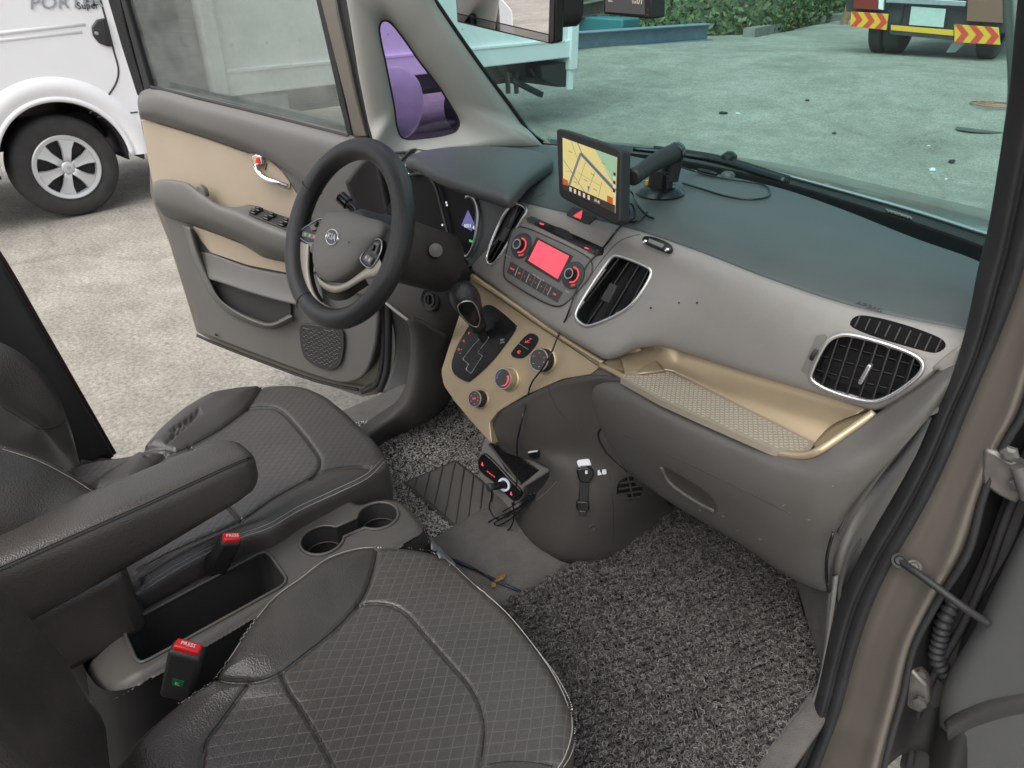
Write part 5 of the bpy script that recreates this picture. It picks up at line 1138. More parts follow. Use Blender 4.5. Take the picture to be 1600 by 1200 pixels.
# armrest with notch
AR = [[Q(x, y, o) for x, y, o in r] for r in (
    [(238, 290, .0), (252, 286, .0), (300, 297, .0), (322, 310, .0), (357, 326, .0), (392, 320, .0), (425, 332, .0), (460, 345, .0), (500, 360, 0)],
    [(237, 287, .030), (251, 281, .036), (292, 286, .044), (312, 300, .048), (338, 318, .06), (372, 330, .068), (408, 347, .074), (444, 361, .076), (490, 380, .07)],
    [(238, 296, .040), (252, 292, .046), (290, 301, .056), (314, 312, .062), (340, 326, .074), (374, 338, .082), (408, 354, .086), (446, 369, .088), (490, 390, .08)],
    [(241, 314, .040), (258, 318, .046), (295, 330, .056), (318, 338, .062), (345, 350, .072), (378, 364, .078), (410, 379, .082), (446, 394, .082), (490, 405, .075)],
    [(252, 334, .005), (262, 339, .006), (302, 352, .006), (325, 360, .008), (350, 369, .010), (378, 380, .012), (410, 400, .014), (446, 408, .014), (490, 412, .01)])]
G().grid(loft(AR, 80, 8)).build('armrest', M_['doorgrey'], DD, smooth=180, solid=.004)
pull = [(303, 299), (309, 290), (317, 296), (321, 308), (313, 310)]
G().prism(cr(QS(pull, .046), 24, True), dn, .02).build('pull_grip', M_['doorgrey'], DD, bevel=.004)
# window switches on the armrest
swp = plane3(Q(388, 318, .025), Q(450, 342, .025), Q(444, 358, .074))
for k, (x, y) in enumerate(((397, 331), (404, 327), (417, 340), (425, 336), (441, 350), (448, 345))):
    n = swp[1]; c = at(x, y, pl=swp, off=.004); e1, e2 = frame2(swp, right=Q(440, 340)-Q(400, 325))
    G().box(c, (.022, .020, .008), (e1, e2, n)).build('window_switch', M_['black'], DD, bevel=.003)
    G().box(c+n*.006-e2*.003, (.015, .007, .008), (e1, nrm(e2+n*.4), nrm(n-e2*.4))).build('switch_toggle', M_['black'], DD, bevel=.002)
G().prism([at(x, y, pl=swp, off=.001) for x, y in ((388, 334), (400, 322), (462, 344), (455, 362))], swp[1], .004).build('switch_panel', M_['dark'], DD, bevel=.002)
LB = [(301, 354), (325, 362), (350, 371), (378, 382), (410, 402), (446, 410), (495, 414), (495, 425), (445, 426), (388, 415), (329, 395), (314, 376)]
G().prism(QS(LB, .003), dn, .008).build('beige_strip', M_['beige'], DD, bevel=.002)
# door pocket
pkt = [[Q(x, y, o) for x, y, o in r] for r in (
    [(306, 392, .004), (330, 397, .004), (388, 417, .004), (445, 428, .004), (500, 428, .004)],
    [(318, 420, .016), (336, 425, .018), (392, 442, .022), (448, 458, .022), (505, 470, .02)],
    [(326, 436, .026), (340, 440, .030), (394, 458, .036), (449, 473, .036), (508, 485, .03)])]
G().grid(loft(pkt, 40, 6)).build('pocket_lip', M_['doorgrey'], DD, smooth=180, solid=.004)
PK = [(334, 446), (341, 441), (354, 441), (400, 456), (452, 472), (452, 498), (438, 505), (423, 509), (396, 503), (365, 487), (345, 471)]
G().prism(cr(QS(PK, .003), 60, True), dn, .01).build('door_pocket', M_['dark'], DD, bevel=.002)  # flat dark plate stands for the shade inside the pocket
pw = [[Q(x, y, .004) for x, y in ((286, 352), (300, 400), (318, 440), (334, 468), (360, 492), (396, 508), (423, 514), (460, 500))], [Q(x, y, .030) for x, y in ((296, 356), (310, 402), (326, 438), (342, 466), (366, 486), (398, 502), (423, 508), (456, 494))], [Q(x, y, .006) for x, y in ((302, 358), (316, 400), (332, 440), (346, 468), (370, 484), (400, 498), (424, 504), (453, 490))]]
G().grid(loft(pw, 60, 6)).build('pocket_rim', M_['doorgrey'], DD, smooth=180, solid=.004)
# speaker grille: wavy ribs
SG = [(470, 508), (500, 509), (533, 514), (537, 542), (529, 572), (514, 578), (490, 571), (475, 558), (468, 528)]
sg = G().prism(cr(QS(SG, .003), 50, True), dn, .006).build('speaker_grille', M_['dark'], DD, bevel=.002)
for r_ in range(13):
    P = []
    for i in range(40):
        x = 462+i*2.0; y = 500+r_*6.8+i*.62+(1.5 if (i//2) % 2 else -1.5)
        if inpoly(np.array(x), np.array(y), [(472, 511), (531, 517), (534, 542), (526, 569), (513, 574), (492, 568), (478, 556), (471, 528)]): P.append(Q(x, y, .0045))
    if len(P) > 3: G().tube(P, .0011, 4).build('grille_rib', M_['doorgrey'], sg, smooth=0)
G().lathe(Q(338, 523, .0), dn, [(0, 0), (.006, 0), (.004, .003), (0, .003)], 14).build('trim_clip', M_['matt'], DD)
# window frame and glass
def fr(pts, name, m, o0, wd): 
    return G().prism(QS(pts, o0), dn, wd).build(name, m, DD, bevel=.004)
fr([(150, -60), (172, -60), (198, 45), (228, 150), (214, 150), (190, 75), (168, 0)], 'window_frame', M_['black'], -.03, .04)
fr([(172, -60), (188, -60), (196, 0), (236, 136), (226, 145)], 'window_frame', M_['rubber'], -.02, .05)
fr([(496, -60), (478, -60), (493, 0), (532, 170), (543, 214), (552, 214), (535, 140), (508, 10)], 'window_frame', M_['rubber'], -.02, .05)
fr([(490, -60), (500, 0), (540, 160), (552, 216), (574, 214), (556, 150), (528, 20), (514, -60)], 'window_frame', M_['paint'], -.012, .05)
fr([(514, -60), (522, 0), (556, 150), (574, 218), (590, 218), (578, 150), (552, 10), (540, -60)], 'frame_seal', M_['rubber'], -.025, .05)
G().tube(QS([(236, 136), (390, 173), (545, 213)], .004), .005, 8).build('window_seal', M_['rubber'], DD)
wg = G().prism(QS([(178, -60), (194, 0), (236, 140), (545, 218), (530, 160), (490, -60)], -.035), dn, .004).build('window_glass', glass('grey_green_glass', (.66, .72, .69), .10, haze=.10), DD, smooth=0)  # haze here stands in for reflections on the pane
# small print in the glass corner
for k in range(4): G().box(Q(240+k*.6, 124+k*3, -.034), (.016-.003*(k % 2), .0012, .0004), (dd*-1, up, dn)).build('glass_print', M_['dark'], wg)
# door mirror
mc = at(622, 160, x=-.86); mm = []
for i, (s, dx_) in enumerate(((.02, -.062), (.5, -.058), (.8, -.045), (.95, -.025), (1.0, .0), (.97, .025), (.9, .04), (.4, .045), (.02, .046))):
    oc_ = [(600, 108), (612, 103), (625, 103), (642, 113), (655, 128), (661, 150), (660, 175), (655, 192), (645, 208), (632, 216), (610, 214), (596, 190), (592, 150)]
    c2 = np.mean(oc_, 0); base_ = cr([at(x, y, x=-.86) for x, y in oc_], 50, True); cc = base_.mean(0)
    nd = nrm(CP-cc); mm.append(cc+(base_-cc)*s+nd*(dx_))
G().grid(mm, cv=True).build('door_mirror', mat('mirror_shell', (.6, .6, .6), .4, coat=.3), DD, smooth=180)
# ================================================================== steering wheel
SWC = A3(-.292, -.31, 1.016); tt = .47
s1, s2 = A3(1, 0, 0), A3(0, sin(tt), cos(tt)); sn = A3(0, -cos(tt), sin(tt))
SWP = (SWC, sn); W2 = lambda px, py, o=0: at(px, py, pl=SWP, off=o)
SW = thing('steering_wheel', 'black stitched leather steering wheel with grey airbag hub and oval badge', 'steering wheel', SWC)
th = np.linspace(0, 2*pi, 120, endpoint=False)
G().tube([SWC+s1*.169*cos(t)+s2*.169*sin(t) for t in th], .0215+.0006*np.sin(th*2), 20, closed=True).build('rim', M_['wheel_leather'], SW, smooth=180)
for a in (2.75, -1.95): 
    c = SWC+s1*.169*cos(a)+s2*.169*sin(a); r_ = nrm(c-SWC); G().tube([c+(r_*cos(q)+sn*sin(q))*.0222 for q in np.linspace(0, 2*pi, 24, endpoint=False)], .0009, 5, closed=True).build('cover_seam', M_['matt'], SW, smooth=180)
HB_ = [(512, 333), (528, 330), (545, 331), (575, 340), (600, 350), (597, 368), (588, 378), (566, 402), (557, 414), (546, 426), (527, 438), (512, 440), (498, 430), (491, 408), (494, 372), (503, 348)]
hc_ = cr([W2(x, y, .0) for x, y in HB_], 80, True); c = hc_.mean(0)
rg = [hc_*.96+c*.04-sn*.03, hc_-sn*.006, hc_]+[c+(hc_-c)*s+sn*h for s, h in ((.985, .004), (.94, .008), (.82, .013), (.6, .017), (.35, .019), (.02, .020))]
hub_ = G().grid(rg, cv=True).build('airbag_cover', M_['lower2'], SW, smooth=180)
G().lathe(SWC-sn*.06, sn, [(.06, -.05), (.058, .03), (.05, .045), (0, .045)], 30).build('column_boss', M_['dark'], SW)
bp0 = W2(521, 371, .0185); 
G().lathe(bp0-sn*.001, sn, [(0, 0), (.001, .0)], 8)
def oval(a, b, h, n=40): return [bp0+s1*a*cos(t)+s2*b*sin(t)+sn*h for t in np.linspace(0, 2*pi, n, endpoint=False)]
bd = G().prism(oval(.0205, .0158, .003), sn, .004).build('badge', M_['chrome'], SW, bevel=.001)
G().prism(oval(.0185, .0138, .0034), sn, .002).build('badge_field', mat('badge_grey', (.10, .10, .105), .4, metal=.3), bd, smooth=0)
G().tube(oval(.0195, .0148, .0036), .0011, 6, closed=True).build('badge_ring', M_['chrome'], bd, smooth=180)
text('KIA', 'badge_lettering', M_['whiteplas'], bd, bp0+sn*.0036, s1, s2, .0175, .0008, sx=1.05)
text('SRS', 'lettering', M_['dark'], SW, W2(509, 405, .0165), s1, s2, .009, .0003); text('17', 'lettering', M_['dark'], SW, W2(545, 379, .020), s1, s2, .006, .0003)
# lower silver spokes and arms
def strip(o, i, name, m, off=.0, th_=.012): return G().grid(loft([[W2(x, y, off-.014) for x, y in o], [W2(x, y, off) for x, y in o], [W2((a+c)/2, (b+d)/2, off+.003) for (a, b), (c, d) in zip(o, i)], [W2(x, y, off) for x, y in i], [W2(x, y, off-.014) for x, y in i]], 50, 4)).build(name, m, SW, smooth=180)
M_['spoke'] = mat('spoke_satin', (.38, .345, .30), .4, metal=.35, var=.06)
strip([(459, 372), (459, 400), (464, 432), (474, 462), (488, 482), (512, 492)], [(484, 384), (483, 402), (483, 425), (489, 452), (499, 470), (518, 482)], 'spoke', M_['spoke'])
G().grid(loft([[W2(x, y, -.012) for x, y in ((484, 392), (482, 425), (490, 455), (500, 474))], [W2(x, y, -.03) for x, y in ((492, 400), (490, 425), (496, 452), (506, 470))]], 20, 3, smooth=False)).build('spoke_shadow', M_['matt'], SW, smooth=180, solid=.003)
strip([(493, 428), (503, 438), (516, 445), (532, 445), (550, 436), (566, 424), (580, 415), (592, 402)], [(500, 446), (512, 454), (526, 457), (542, 452), (556, 444), (570, 436), (586, 432), (600, 422)], 'spoke', M_['spoke'])
G().grid(loft([[W2(x, y, -.004) for x, y in ((500, 446), (512, 454), (526, 457), (542, 452), (556, 444), (570, 436))], [W2(x, y, -.03) for x, y in ((506, 462), (518, 468), (530, 470), (546, 466), (560, 456), (576, 446))]], 20, 4, smooth=False)).build('hub_underside', M_['dark'], SW, smooth=180, solid=.003)
# button pods
def pod(o, btns, name):
    p = G().prism(cr([W2(x, y, .004) for x, y in o], 40, True), sn, .02).build(name, M_['black'], SW, bevel=.003)
    G().tube(cr([W2(x, y, .004) for x, y in o], 50, True), .0014, 5, closed=True).build('pod_edge', M_['steel'], p, smooth=180)
    for b in btns: G().prism([W2(x, y, .0075) for x, y in b], sn, .006).build('button', M_['lower2'], p, bevel=.0012)
    return p
p = pod([(466, 366), (473, 358), (485, 350), (499, 342), (505, 343), (500, 360), (496, 378), (488, 380), (476, 377)], [[(473, 361), (494, 367), (492, 375), (471, 369)], [(483, 352), (500, 345), (499, 357), (486, 361)]], 'left_button_pod')
p.name = 'button_pod'
for k, m in enumerate((M_['green_glow'], M_['label'], M_['red_light'])): c = W2(477+k*7, 366+k*2, .008); G().box(c, (.006, .005, .0005), (s1, s2, sn)).build('icon', m, p)
G().box(W2(494, 350, .011), (.006, .012, .006), (s1, s2, sn)).build('toggle', M_['black'], p, bevel=.001)
p = pod([(563, 404), (570, 392), (578, 381), (588, 374), (596, 376), (596, 390), (588, 408), (580, 418), (570, 415)], [[(567, 405), (573, 396), (583, 403), (577, 413)], [(577, 389), (585, 378), (592, 380), (586, 397)]], 'button_pod')
for k in range(2): G().box(W2(572+k*5, 402+k*4, .008), (.005, .006, .0005), (s1, s2, sn)).build('icon', M_['label'], p)
G().box(W2(583, 387, .011), (.006, .012, .006), (s1, s2, sn)).build('toggle', M_['black'], p, bevel=.001)
G().prism([W2(x, y, -.006) for x, y in ((450, 352), (470, 356), (500, 345), (500, 380), (470, 378), (450, 380))], sn, .018).build('spoke', M_['dark'], SW, bevel=.004)
G().prism([W2(x, y, -.006) for x, y in ((560, 400), (590, 366), (625, 350), (628, 375), (600, 420), (570, 420))], sn, .018).build('spoke', M_['dark'], SW, bevel=.004)
# column stalks and shroud
G().lathe(SWC-sn*.05, -sn, [(.052, 0), (.062, .03), (.068, .12), (.068, .22)], 30).build('column_shroud', M_['lower'], DASH)
a = SWC-sn*.06+A3(-.05, 0, 0); b = at(556, 330, x=-.40); tip = at(538, 313, x=-.43)
G().tube([a, b, tip], [.009, .010, .011], 12).build('control_stalk', M_['black'], DASH)
d = nrm(tip-b); G().tube([tip-d*.012, tip+d*.012], .0135, 14).build('stalk_end', M_['black'], DASH); G().lathe(tip+d*.012, d, [(0, 0), (.010, 0), (.008, .002), (0, .002)], 18).build('stalk_cap', M_['silver'], DASH)
a = at(660, 408, y=-.08); tip = at(681, 391, y=-.15)
c0_ = at(668, 402, y=-.10); d = nrm(tip-c0_); G().tube([c0_-d*.05, c0_, tip], [.020, .019, .015], 16).build('control_stalk', M_['black'], DASH); G().lathe(tip, d, [(0, .003), (.010, .002), (.0145, 0), (.013, -.004)], 20).build('stalk_cap', M_['lower2'], DASH)
# pedals
bkp = [at(x, y, y=.10) for x, y in ((690, 702), (742, 668), (746, 676), (700, 712))]; G().prism(bkp, nrm(A3(0, -.8, .6)), .012).build('brake_pedal', M_['matt'], DASH, bevel=.002)
# ================================================================== seats
def quilt_mat(name, base, line, ang=37, sp=.0155, bumpd=.0008):
    m = bpy.data.materials.new(name); m.use_nodes = True; N = m.node_tree.nodes; L = m.node_tree.links; b = N['Principled BSDF']; b.inputs['Roughness'].default_value = .35; b.inputs['Specular IOR Level'].default_value = .7
    tc = N.new('ShaderNodeTexCoord'); nz = N.new('ShaderNodeTexNoise'); nz.inputs['Scale'].default_value = 14; L.new(tc.outputs['Object'], nz.inputs['Vector'])
    ms = []
    for sgn in (1, -1):
        a = rd(90-sgn*ang); nv = (-sin(a), cos(a), 0)
        dp = N.new('ShaderNodeVectorMath'); dp.operation = 'DOT_PRODUCT'; dp.inputs[1].default_value = tuple(c/sp for c in nv); L.new(tc.outputs['Object'], dp.inputs[0])
        ad = N.new('ShaderNodeMath'); ad.operation = 'MULTIPLY_ADD'; L.new(nz.outputs['Fac'], ad.inputs[0]); ad.inputs[1].default_value = .35; L.new(dp.outputs['Value'], ad.inputs[2])
        fr = N.new('ShaderNodeMath'); fr.operation = 'FRACT'; L.new(ad.outputs[0], fr.inputs[0])
        sb = N.new('ShaderNodeMath'); sb.operation = 'SUBTRACT'; L.new(fr.outputs[0], sb.inputs[0]); sb.inputs[1].default_value = .5
        ab = N.new('ShaderNodeMath'); ab.operation = 'ABSOLUTE'; L.new(sb.outputs[0], ab.inputs[0]); ms.append(ab.outputs[0])
    mn = N.new('ShaderNodeMath'); mn.operation = 'MINIMUM'; L.new(ms[0], mn.inputs[0]); L.new(ms[1], mn.inputs[1])
    mr = N.new('ShaderNodeMapRange'); mr.interpolation_type = 'SMOOTHSTEP'; mr.inputs['From Min'].default_value = .015; mr.inputs['From Max'].default_value = .075; L.new(mn.outputs[0], mr.inputs['Value'])
    n2 = N.new('ShaderNodeTexNoise'); n2.inputs['Scale'].default_value = 6; n2.inputs['Detail'].default_value = 5; L.new(tc.outputs['Object'], n2.inputs['Vector'])
    rp_ = N.new('ShaderNodeValToRGB'); rp_.color_ramp.elements[0].position = .3; rp_.color_ramp.elements[1].position = .7; rp_.color_ramp.elements[0].color = tuple(c*.82 for c in base)+(1,); rp_.color_ramp.elements[1].color = tuple(c*1.12 for c in base)+(1,); L.new(n2.outputs['Fac'], rp_.inputs[0])
    mx = N.new('ShaderNodeMixRGB'); L.new(mr.outputs[0], mx.inputs[0]); mx.inputs[1].default_value = tuple(line)+(1,); L.new(rp_.outputs[0], mx.inputs[2]); L.new(mx.outputs[0], b.inputs['Base Color'])
    vg = N.new('ShaderNodeTexVoronoi'); vg.inputs['Scale'].default_value = 420; L.new(tc.outputs['Object'], vg.inputs['Vector'])
    hh = N.new('ShaderNodeMath'); hh.operation = 'MULTIPLY_ADD'; L.new(vg.outputs['Distance'], hh.inputs[0]); hh.inputs[1].default_value = .45
    pil = N.new('ShaderNodeMath'); pil.operation = 'POWER'; L.new(mn.outputs[0], pil.inputs[0]); pil.inputs[1].default_value = .5; L.new(pil.outputs[0], hh.inputs[2])
    bp = N.new('ShaderNodeBump'); bp.inputs['Strength'].default_value = .8; bp.inputs['Distance'].default_value = bumpd; L.new(hh.outputs[0], bp.inputs['Height']); L.new(bp.outputs[0], b.inputs['Normal'])
    return m
M_['quilt_pale'] = quilt_mat('quilted_leather_worn', (.071, .062, .056), (.108, .098, .089))
M_['quilt_dark'] = quilt_mat('quilted_leather', (.082, .075, .071), (.034, .031, .030), sp=.013)
def cushion(parent, outline, bolsters, grooves, dome, edge_drop, qm, nang=640, nring=140, bol_h=.0):
    O = cr(outline, nang, True); c = O.mean(0); c[2] = O[:, 2].mean(); rows = []
    S_ = np.concatenate([np.linspace(.0004, .9, nring-16), np.linspace(.905, 1, 16)])
    for s in S_:
        p = c+(O-c)*s; z = c[2]+(O[:, 2]-c[2])*s**2+dome*(1-s**2)
        e = np.clip((s-.93)/.07, 0, 1); z = z-.010*e**2.2; p[:, 2] = z; rows.append(p)
    edge_row = len(rows)-1
    for k, (o, dz) in enumerate(((1.006, -.014), (1.012, -.026), (1.016, -.045), (1.016, -.08), (1.008, -.13), (.99, -.19), (.97, -.24))):
        p = c+(O-c)*o; p[:, 2] = O[:, 2]-.010+dz; rows.append(p)
    P = np.array(rows); shp = P.shape[:2]
    def px(): return pj(P.reshape(-1, 3)).reshape(*shp, 2)
    # raised bolsters
    X = px(); top = np.zeros(shp, bool); top[:edge_row-1] = True
    for poly, h, soft in bolsters:
        pol = np.array(poly, float); ins = inpoly(X[..., 0], X[..., 1], poly)
        segs_ = np.concatenate([pol, pol[:1]]); dm = np.full(shp, 1e9)
        for a, b in zip(segs_[:-1], segs_[1:]):
            ab = b-a; t = np.clip(((X-a)@ab)/(ab@ab), 0, 1); dm = np.minimum(dm, np.linalg.norm(X-(a+t[..., None]*ab), axis=-1))
        f = np.where(ins, np.clip(dm/soft, 0, 1), 0); P[..., 2] += h*np.sin(f*pi/2)*top
    X = px()
    for g_, dep, wd in grooves:
        L_ = cr([A3(a, b, 0) for a, b in g_], 120)[:, :2]; dm = np.full(shp, 1e9)
        for q in L_: dm = np.minimum(dm, np.linalg.norm(X-q, axis=-1))
        P[..., 2] -= dep*np.exp(-(dm/wd)**2)*(np.arange(shp[0]) <= edge_row)[:, None]
    return P, edge_row
def seat_mesh(parent, P, edge_row, plain, qm, name='cushion'):
    shp = P.shape[:2]; X = pj(P.reshape(-1, 3)).reshape(*shp, 2)
    g = G().grid(P, cv=True); o = g.build(name, [qm, M_['leather']], parent, smooth=180)
    cx = (X[:-1]+X[1:])/2; cx = (cx+np.roll(cx, -1, 1))/2; isp = np.zeros(cx.shape[:2], bool)
    for poly in plain: isp |= inpoly(cx[..., 0], cx[..., 1], poly)
    isp[edge_row:] = True
    o.data.polygons.foreach_set('material_index', isp.astype(int).ravel()); o.data.update()
    on = Surf(np.concatenate([P[:edge_row+5], P[:edge_row+5, :1]], 1))
    return o, on
def stitches(parent, on, line, n, ln=.0046, r=.00068, off=.0008, m=None, name='stitching'):
    Pt = np.array([on(x, y, off) for x, y in resamp(cr([A3(a, b, 0) for a, b in line], 200), n)[:, :2]]); g = G()
    for i in range(1, n-1):
        d = nrm(Pt[i+1]-Pt[i-1]); g.tube([Pt[i]-d*ln/2, Pt[i], Pt[i]+d*ln/2], r, 4)
    o = g.build(name, m or M_['thread'], parent, smooth=0); o['kind'] = 'stuff'; return o
def cord(parent, on, line, r=.0012, m=None, n=70, off=-.0004, name='seam'):
    return G().tube([on(x, y, off) for x, y in cr([A3(a, b, 0) for a, b in line], n)[2:-2, :2]], r, 5).build(name, m or M_['matt'], parent, smooth=180)
# ---------------- passenger seat
PS = thing('passenger_seat', 'dark grey quilted leather front passenger seat nearest the camera', 'car seat', (.35, -.8, .36))
zo = .61
po = [(274, 1099, .612), (334, 1056, .625), (360, 1019, .632), (390, 974, .636), (427, 929, .638), (469, 899, .634), (510, 869, .626), (555, 854, .618), (589, 851, .613), (637, 852, .61), (690, 865, .608), (745, 910, .607), (794, 955, .607), (842, 1013, .607), (872, 1060, .608), (891, 1105, .61), (894, 1139, .612), (882, 1180, .613), (869, 1199, .613)]
PO = [at(x, y, z=z) for x, y, z in po]+[A3(.60, -.72, .62), A3(.60, -.86, .63), A3(.57, -.99, .62), A3(.35, -1.03, .60), A3(.19, -1.03, .60)]
BOL = [(334, 1058), (360, 1019), (390, 974), (427, 929), (469, 899), (510, 869), (555, 854), (589, 851), (587, 870), (581, 895), (572, 922), (559, 944), (525, 981), (469, 1026), (428, 1053), (394, 1064), (352, 1063)]
BOL2 = [(334, 1058), (352, 1063), (388, 1067), (352, 1115), (318, 1164), (310, 1230), (200, 1230), (200, 1150), (274, 1099)]
RB = [(760, 1215), (757, 1199), (790, 1192), (830, 1193), (862, 1199), (872, 1230), (760, 1240)]
s_in = [(589, 851), (587, 870), (581, 895), (572, 922), (559, 944), (525, 981), (469, 1026), (437, 1050), (415, 1060), (394, 1064), (370, 1065), (352, 1063), (334, 1058)]
s_panel = [(559, 944), (580, 942), (608, 944), (632, 956), (675, 1004), (700, 1032), (730, 1067), (748, 1098), (756, 1130), (755, 1160), (749, 1199), (745, 1230)]
s_low = [(437, 1050), (450, 1080), (470, 1110), (495, 1152), (520, 1199), (535, 1230)]
s_l2 = [(388, 1066), (370, 1090), (345, 1125), (322, 1156), (316, 1180), (313, 1215)]
P, er = cushion(PS, PO, [(BOL, .009, 40), (BOL2, .007, 40)], [(s_in, .006, 3.4), (s_panel, .0055, 3.2), (s_low, .005, 3.2), (s_l2, .005, 3.2)], .004, .0, None)
PC, on_p = seat_mesh(PS, P, er, [BOL, BOL2, RB], M_['quilt_pale'])
for l in (s_in, s_panel, s_low, s_l2): cord(PC, on_p, [q for q in l if q[1] < 1210])
e_l = [(274, 1099), (334, 1056), (360, 1019), (390, 974), (427, 929), (469, 899), (510, 869), (555, 854), (589, 851), (637, 852), (690, 865), (745, 912), (794, 955), (842, 1014), (872, 1060), (891, 1105), (894, 1139), (882, 1180), (870, 1199)]
e_in = [(x+(2 if x < 450 else (-1 if x > 650 else 1)), y+3) for x, y in e_l]
stitches(PC, on_p, e_in, 210)
e_o = [(745, 914), (794, 958), (842, 1017), (875, 1062), (896, 1106), (900, 1139), (890, 1180), (878, 1199)]
stitches(PC, on_p, e_o, 90, name='stitching', off=.0012)
cord(PC, on_p, [(760, 1196), (790, 1191), (830, 1192), (866, 1198)], r=.0014)
# backrest of the passenger seat
def slab(parent, name, secs, m, sub=0):
    """secs: list of closed sections (same count)"""
    g = G(); S2 = [cr(s, 60, True) for s in secs]; g.grid(S2, cv=True); k = len(S2); o0 = 0
    g.f.append(tuple(range(60))[::-1]); g.f.append(tuple((k-1)*60+i for i in range(60)))
    return g.build(name, m, parent, smooth=60)
def bsec(z, yf, th_, xl, xr_, bol):
    return [A3(xl, yf-.03, z), A3(xl+.015, yf+bol*.6, z), A3(xl+.05, yf+bol, z), A3(xl+.10, yf+bol*.4, z), A3(xl+.14, yf, z), A3((xl+xr_)/2, yf-.004, z), A3(xr_-.14, yf, z), A3(xr_-.10, yf+bol*.4, z), A3(xr_-.05, yf+bol, z), A3(xr_-.015, yf+bol*.6, z), A3(xr_, yf-.03, z), A3(xr_-.02, yf-th_, z), A3((xl+xr_)/2, yf-th_-.01, z), A3(xl+.02, yf-th_, z)]
secs = [bsec(.56, -1.045, .10, .13, .56, .01), bsec(.66, -1.035, .12, .11, .58, .025), bsec(.76, -1.05, .12, .10, .60, .032), bsec(.88, -1.068, .12, .10, .60, .03), bsec(1.0, -1.085, .11, .12, .585, .02), bsec(1.12, -1.10, .10, .17, .54, .01), bsec(1.16, -1.105, .08, .22, .50, .0)]
PBK = slab(PS, 'backrest', secs, M_['leather'])
# metal rail bracket under the cushion
M_['bracket'] = mat('bracket_metal', (.42, .46, .52), .45, metal=.35, var=.1)
bpl = plane3(at(676, 846, z=.46), at(712, 882, z=.44), at(690, 862, z=.50))
br = G().prism(ats([(674, 840), (679, 842), (712, 876), (712, 886), (704, 882), (697, 872), (689, 870), (684, 860), (676, 856)], pl=bpl), bpl[1], .004).build('rail_bracket', M_['bracket'], PS, bevel=.001)
for c in ((683, 851), (695, 866), (702, 874)): G().lathe(at(*c, pl=bpl, off=.0005), bpl[1], [(0, 0), (.005, 0), (.005, .0006), (0, .0006)], 14).build('bracket_hole', M_['matt'], br)
G().bx(.14, .17, -.98, -.60, .37, .42).build('seat_rail', M_['steel'], PS, bevel=.004); G().bx(.50, .53, -.98, -.66, .37, .42).build('seat_rail', M_['steel'], PS, bevel=.004)
# ---------------- driver seat
DS = thing('driver_seat', 'dark grey quilted leather driver seat behind the steering wheel, worn side bolster', 'car seat', (-.35, -.75, .36))
do = [(217, 705, .625), (230, 690, .635), (248, 669, .64), (283, 638, .643), (329, 611, .64), (372, 603, .63), (411, 600, .618), (465, 599, .61), (500, 611, .607), (531, 633, .605), (562, 662, .605), (589, 690, .606), (602, 711, .608), (603, 722, .61), (573, 742, .617), (523, 767, .622), (465, 794, .627), (418, 822, .628), (372, 837, .626), (322, 860, .622), (271, 887, .618), (225, 915, .612)]
DO = [at(x, y, z=z) for x, y, z in do]+[A3(-.11, -.95, .60), A3(-.18, -1.02, .59), A3(-.36, -1.02, .59), A3(-.50, -.98, .60), A3(-.53, -.86, .61)]
lb = [(217, 705), (248, 669), (283, 638), (329, 611), (372, 603), (411, 600), (400, 618), (387, 637), (349, 667), (302, 694), (275, 706), (258, 709), (236, 707)]
rbm = [(486, 746), (511, 734), (542, 729), (577, 731), (602, 720), (573, 742), (523, 767), (465, 794), (418, 822), (372, 837), (322, 860), (271, 887), (225, 915), (215, 905), (260, 865), (320, 838), (376, 813), (426, 779)]
lb2 = [(217, 706), (258, 710), (240, 735), (215, 765), (150, 790), (135, 760), (170, 735)]
g1 = [(411, 600), (400, 618), (387, 637), (349, 667), (302, 694), (275, 706), (258, 710), (240, 733), (225, 755)]
g2 = [(387, 637), (410, 635), (430, 637), (446, 647), (462, 664), (477, 682), (491, 701), (500, 716), (499, 731), (486, 746)]
g3 = [(577, 731), (560, 728), (542, 729), (511, 734), (486, 746), (426, 779), (376, 813), (320, 838), (262, 864), (215, 890)]
g4 = [(295, 696), (301, 704), (309, 716)]; g5 = [(352, 783), (363, 798), (377, 813)]
wr = [[(290+i*7, 683-i*9), (284+i*9, 668-i*6.5), (268+i*10, 664-i*5)] for i in range(4)]
gr_ = [(g1, .0055, 3.2), (g2, .0055, 3), (g3, .005, 3), (g4, .005, 3), (g5, .005, 3)]+[([(262+i*8, 690-i*7), (270+i*8, 680-i*7), (274+i*9, 668-i*7)], .004, 2.6) for i in range(5)]+[([(268, 672), (290, 658), (312, 645)], .004, 3), ([(225, 703), (250, 700), (270, 702)], .004, 3), ([(228, 712), (243, 715), (258, 712)], .004, 3)]
P, er = cushion(DS, DO, [(lb, .014, 24), (rbm, .010, 14), (lb2, .02, 20)], gr_, .006, 0, None)
DC, on_d = seat_mesh(DS, P, er, [lb, rbm, lb2], M_['quilt_dark'])
for l in (g1[:7], g2, g3, g4, g5): cord(DC, on_d, l, r=.0013)
e1_ = [(602, 712), (573, 740), (523, 765), (465, 792), (418, 819), (372, 835), (322, 858), (271, 885), (232, 910)]
stitches(DC, on_d, e1_, 120, r=.0007); stitches(DC, on_d, [(x+2, y+6) for x, y in e1_], 120, off=.0012, r=.0007)
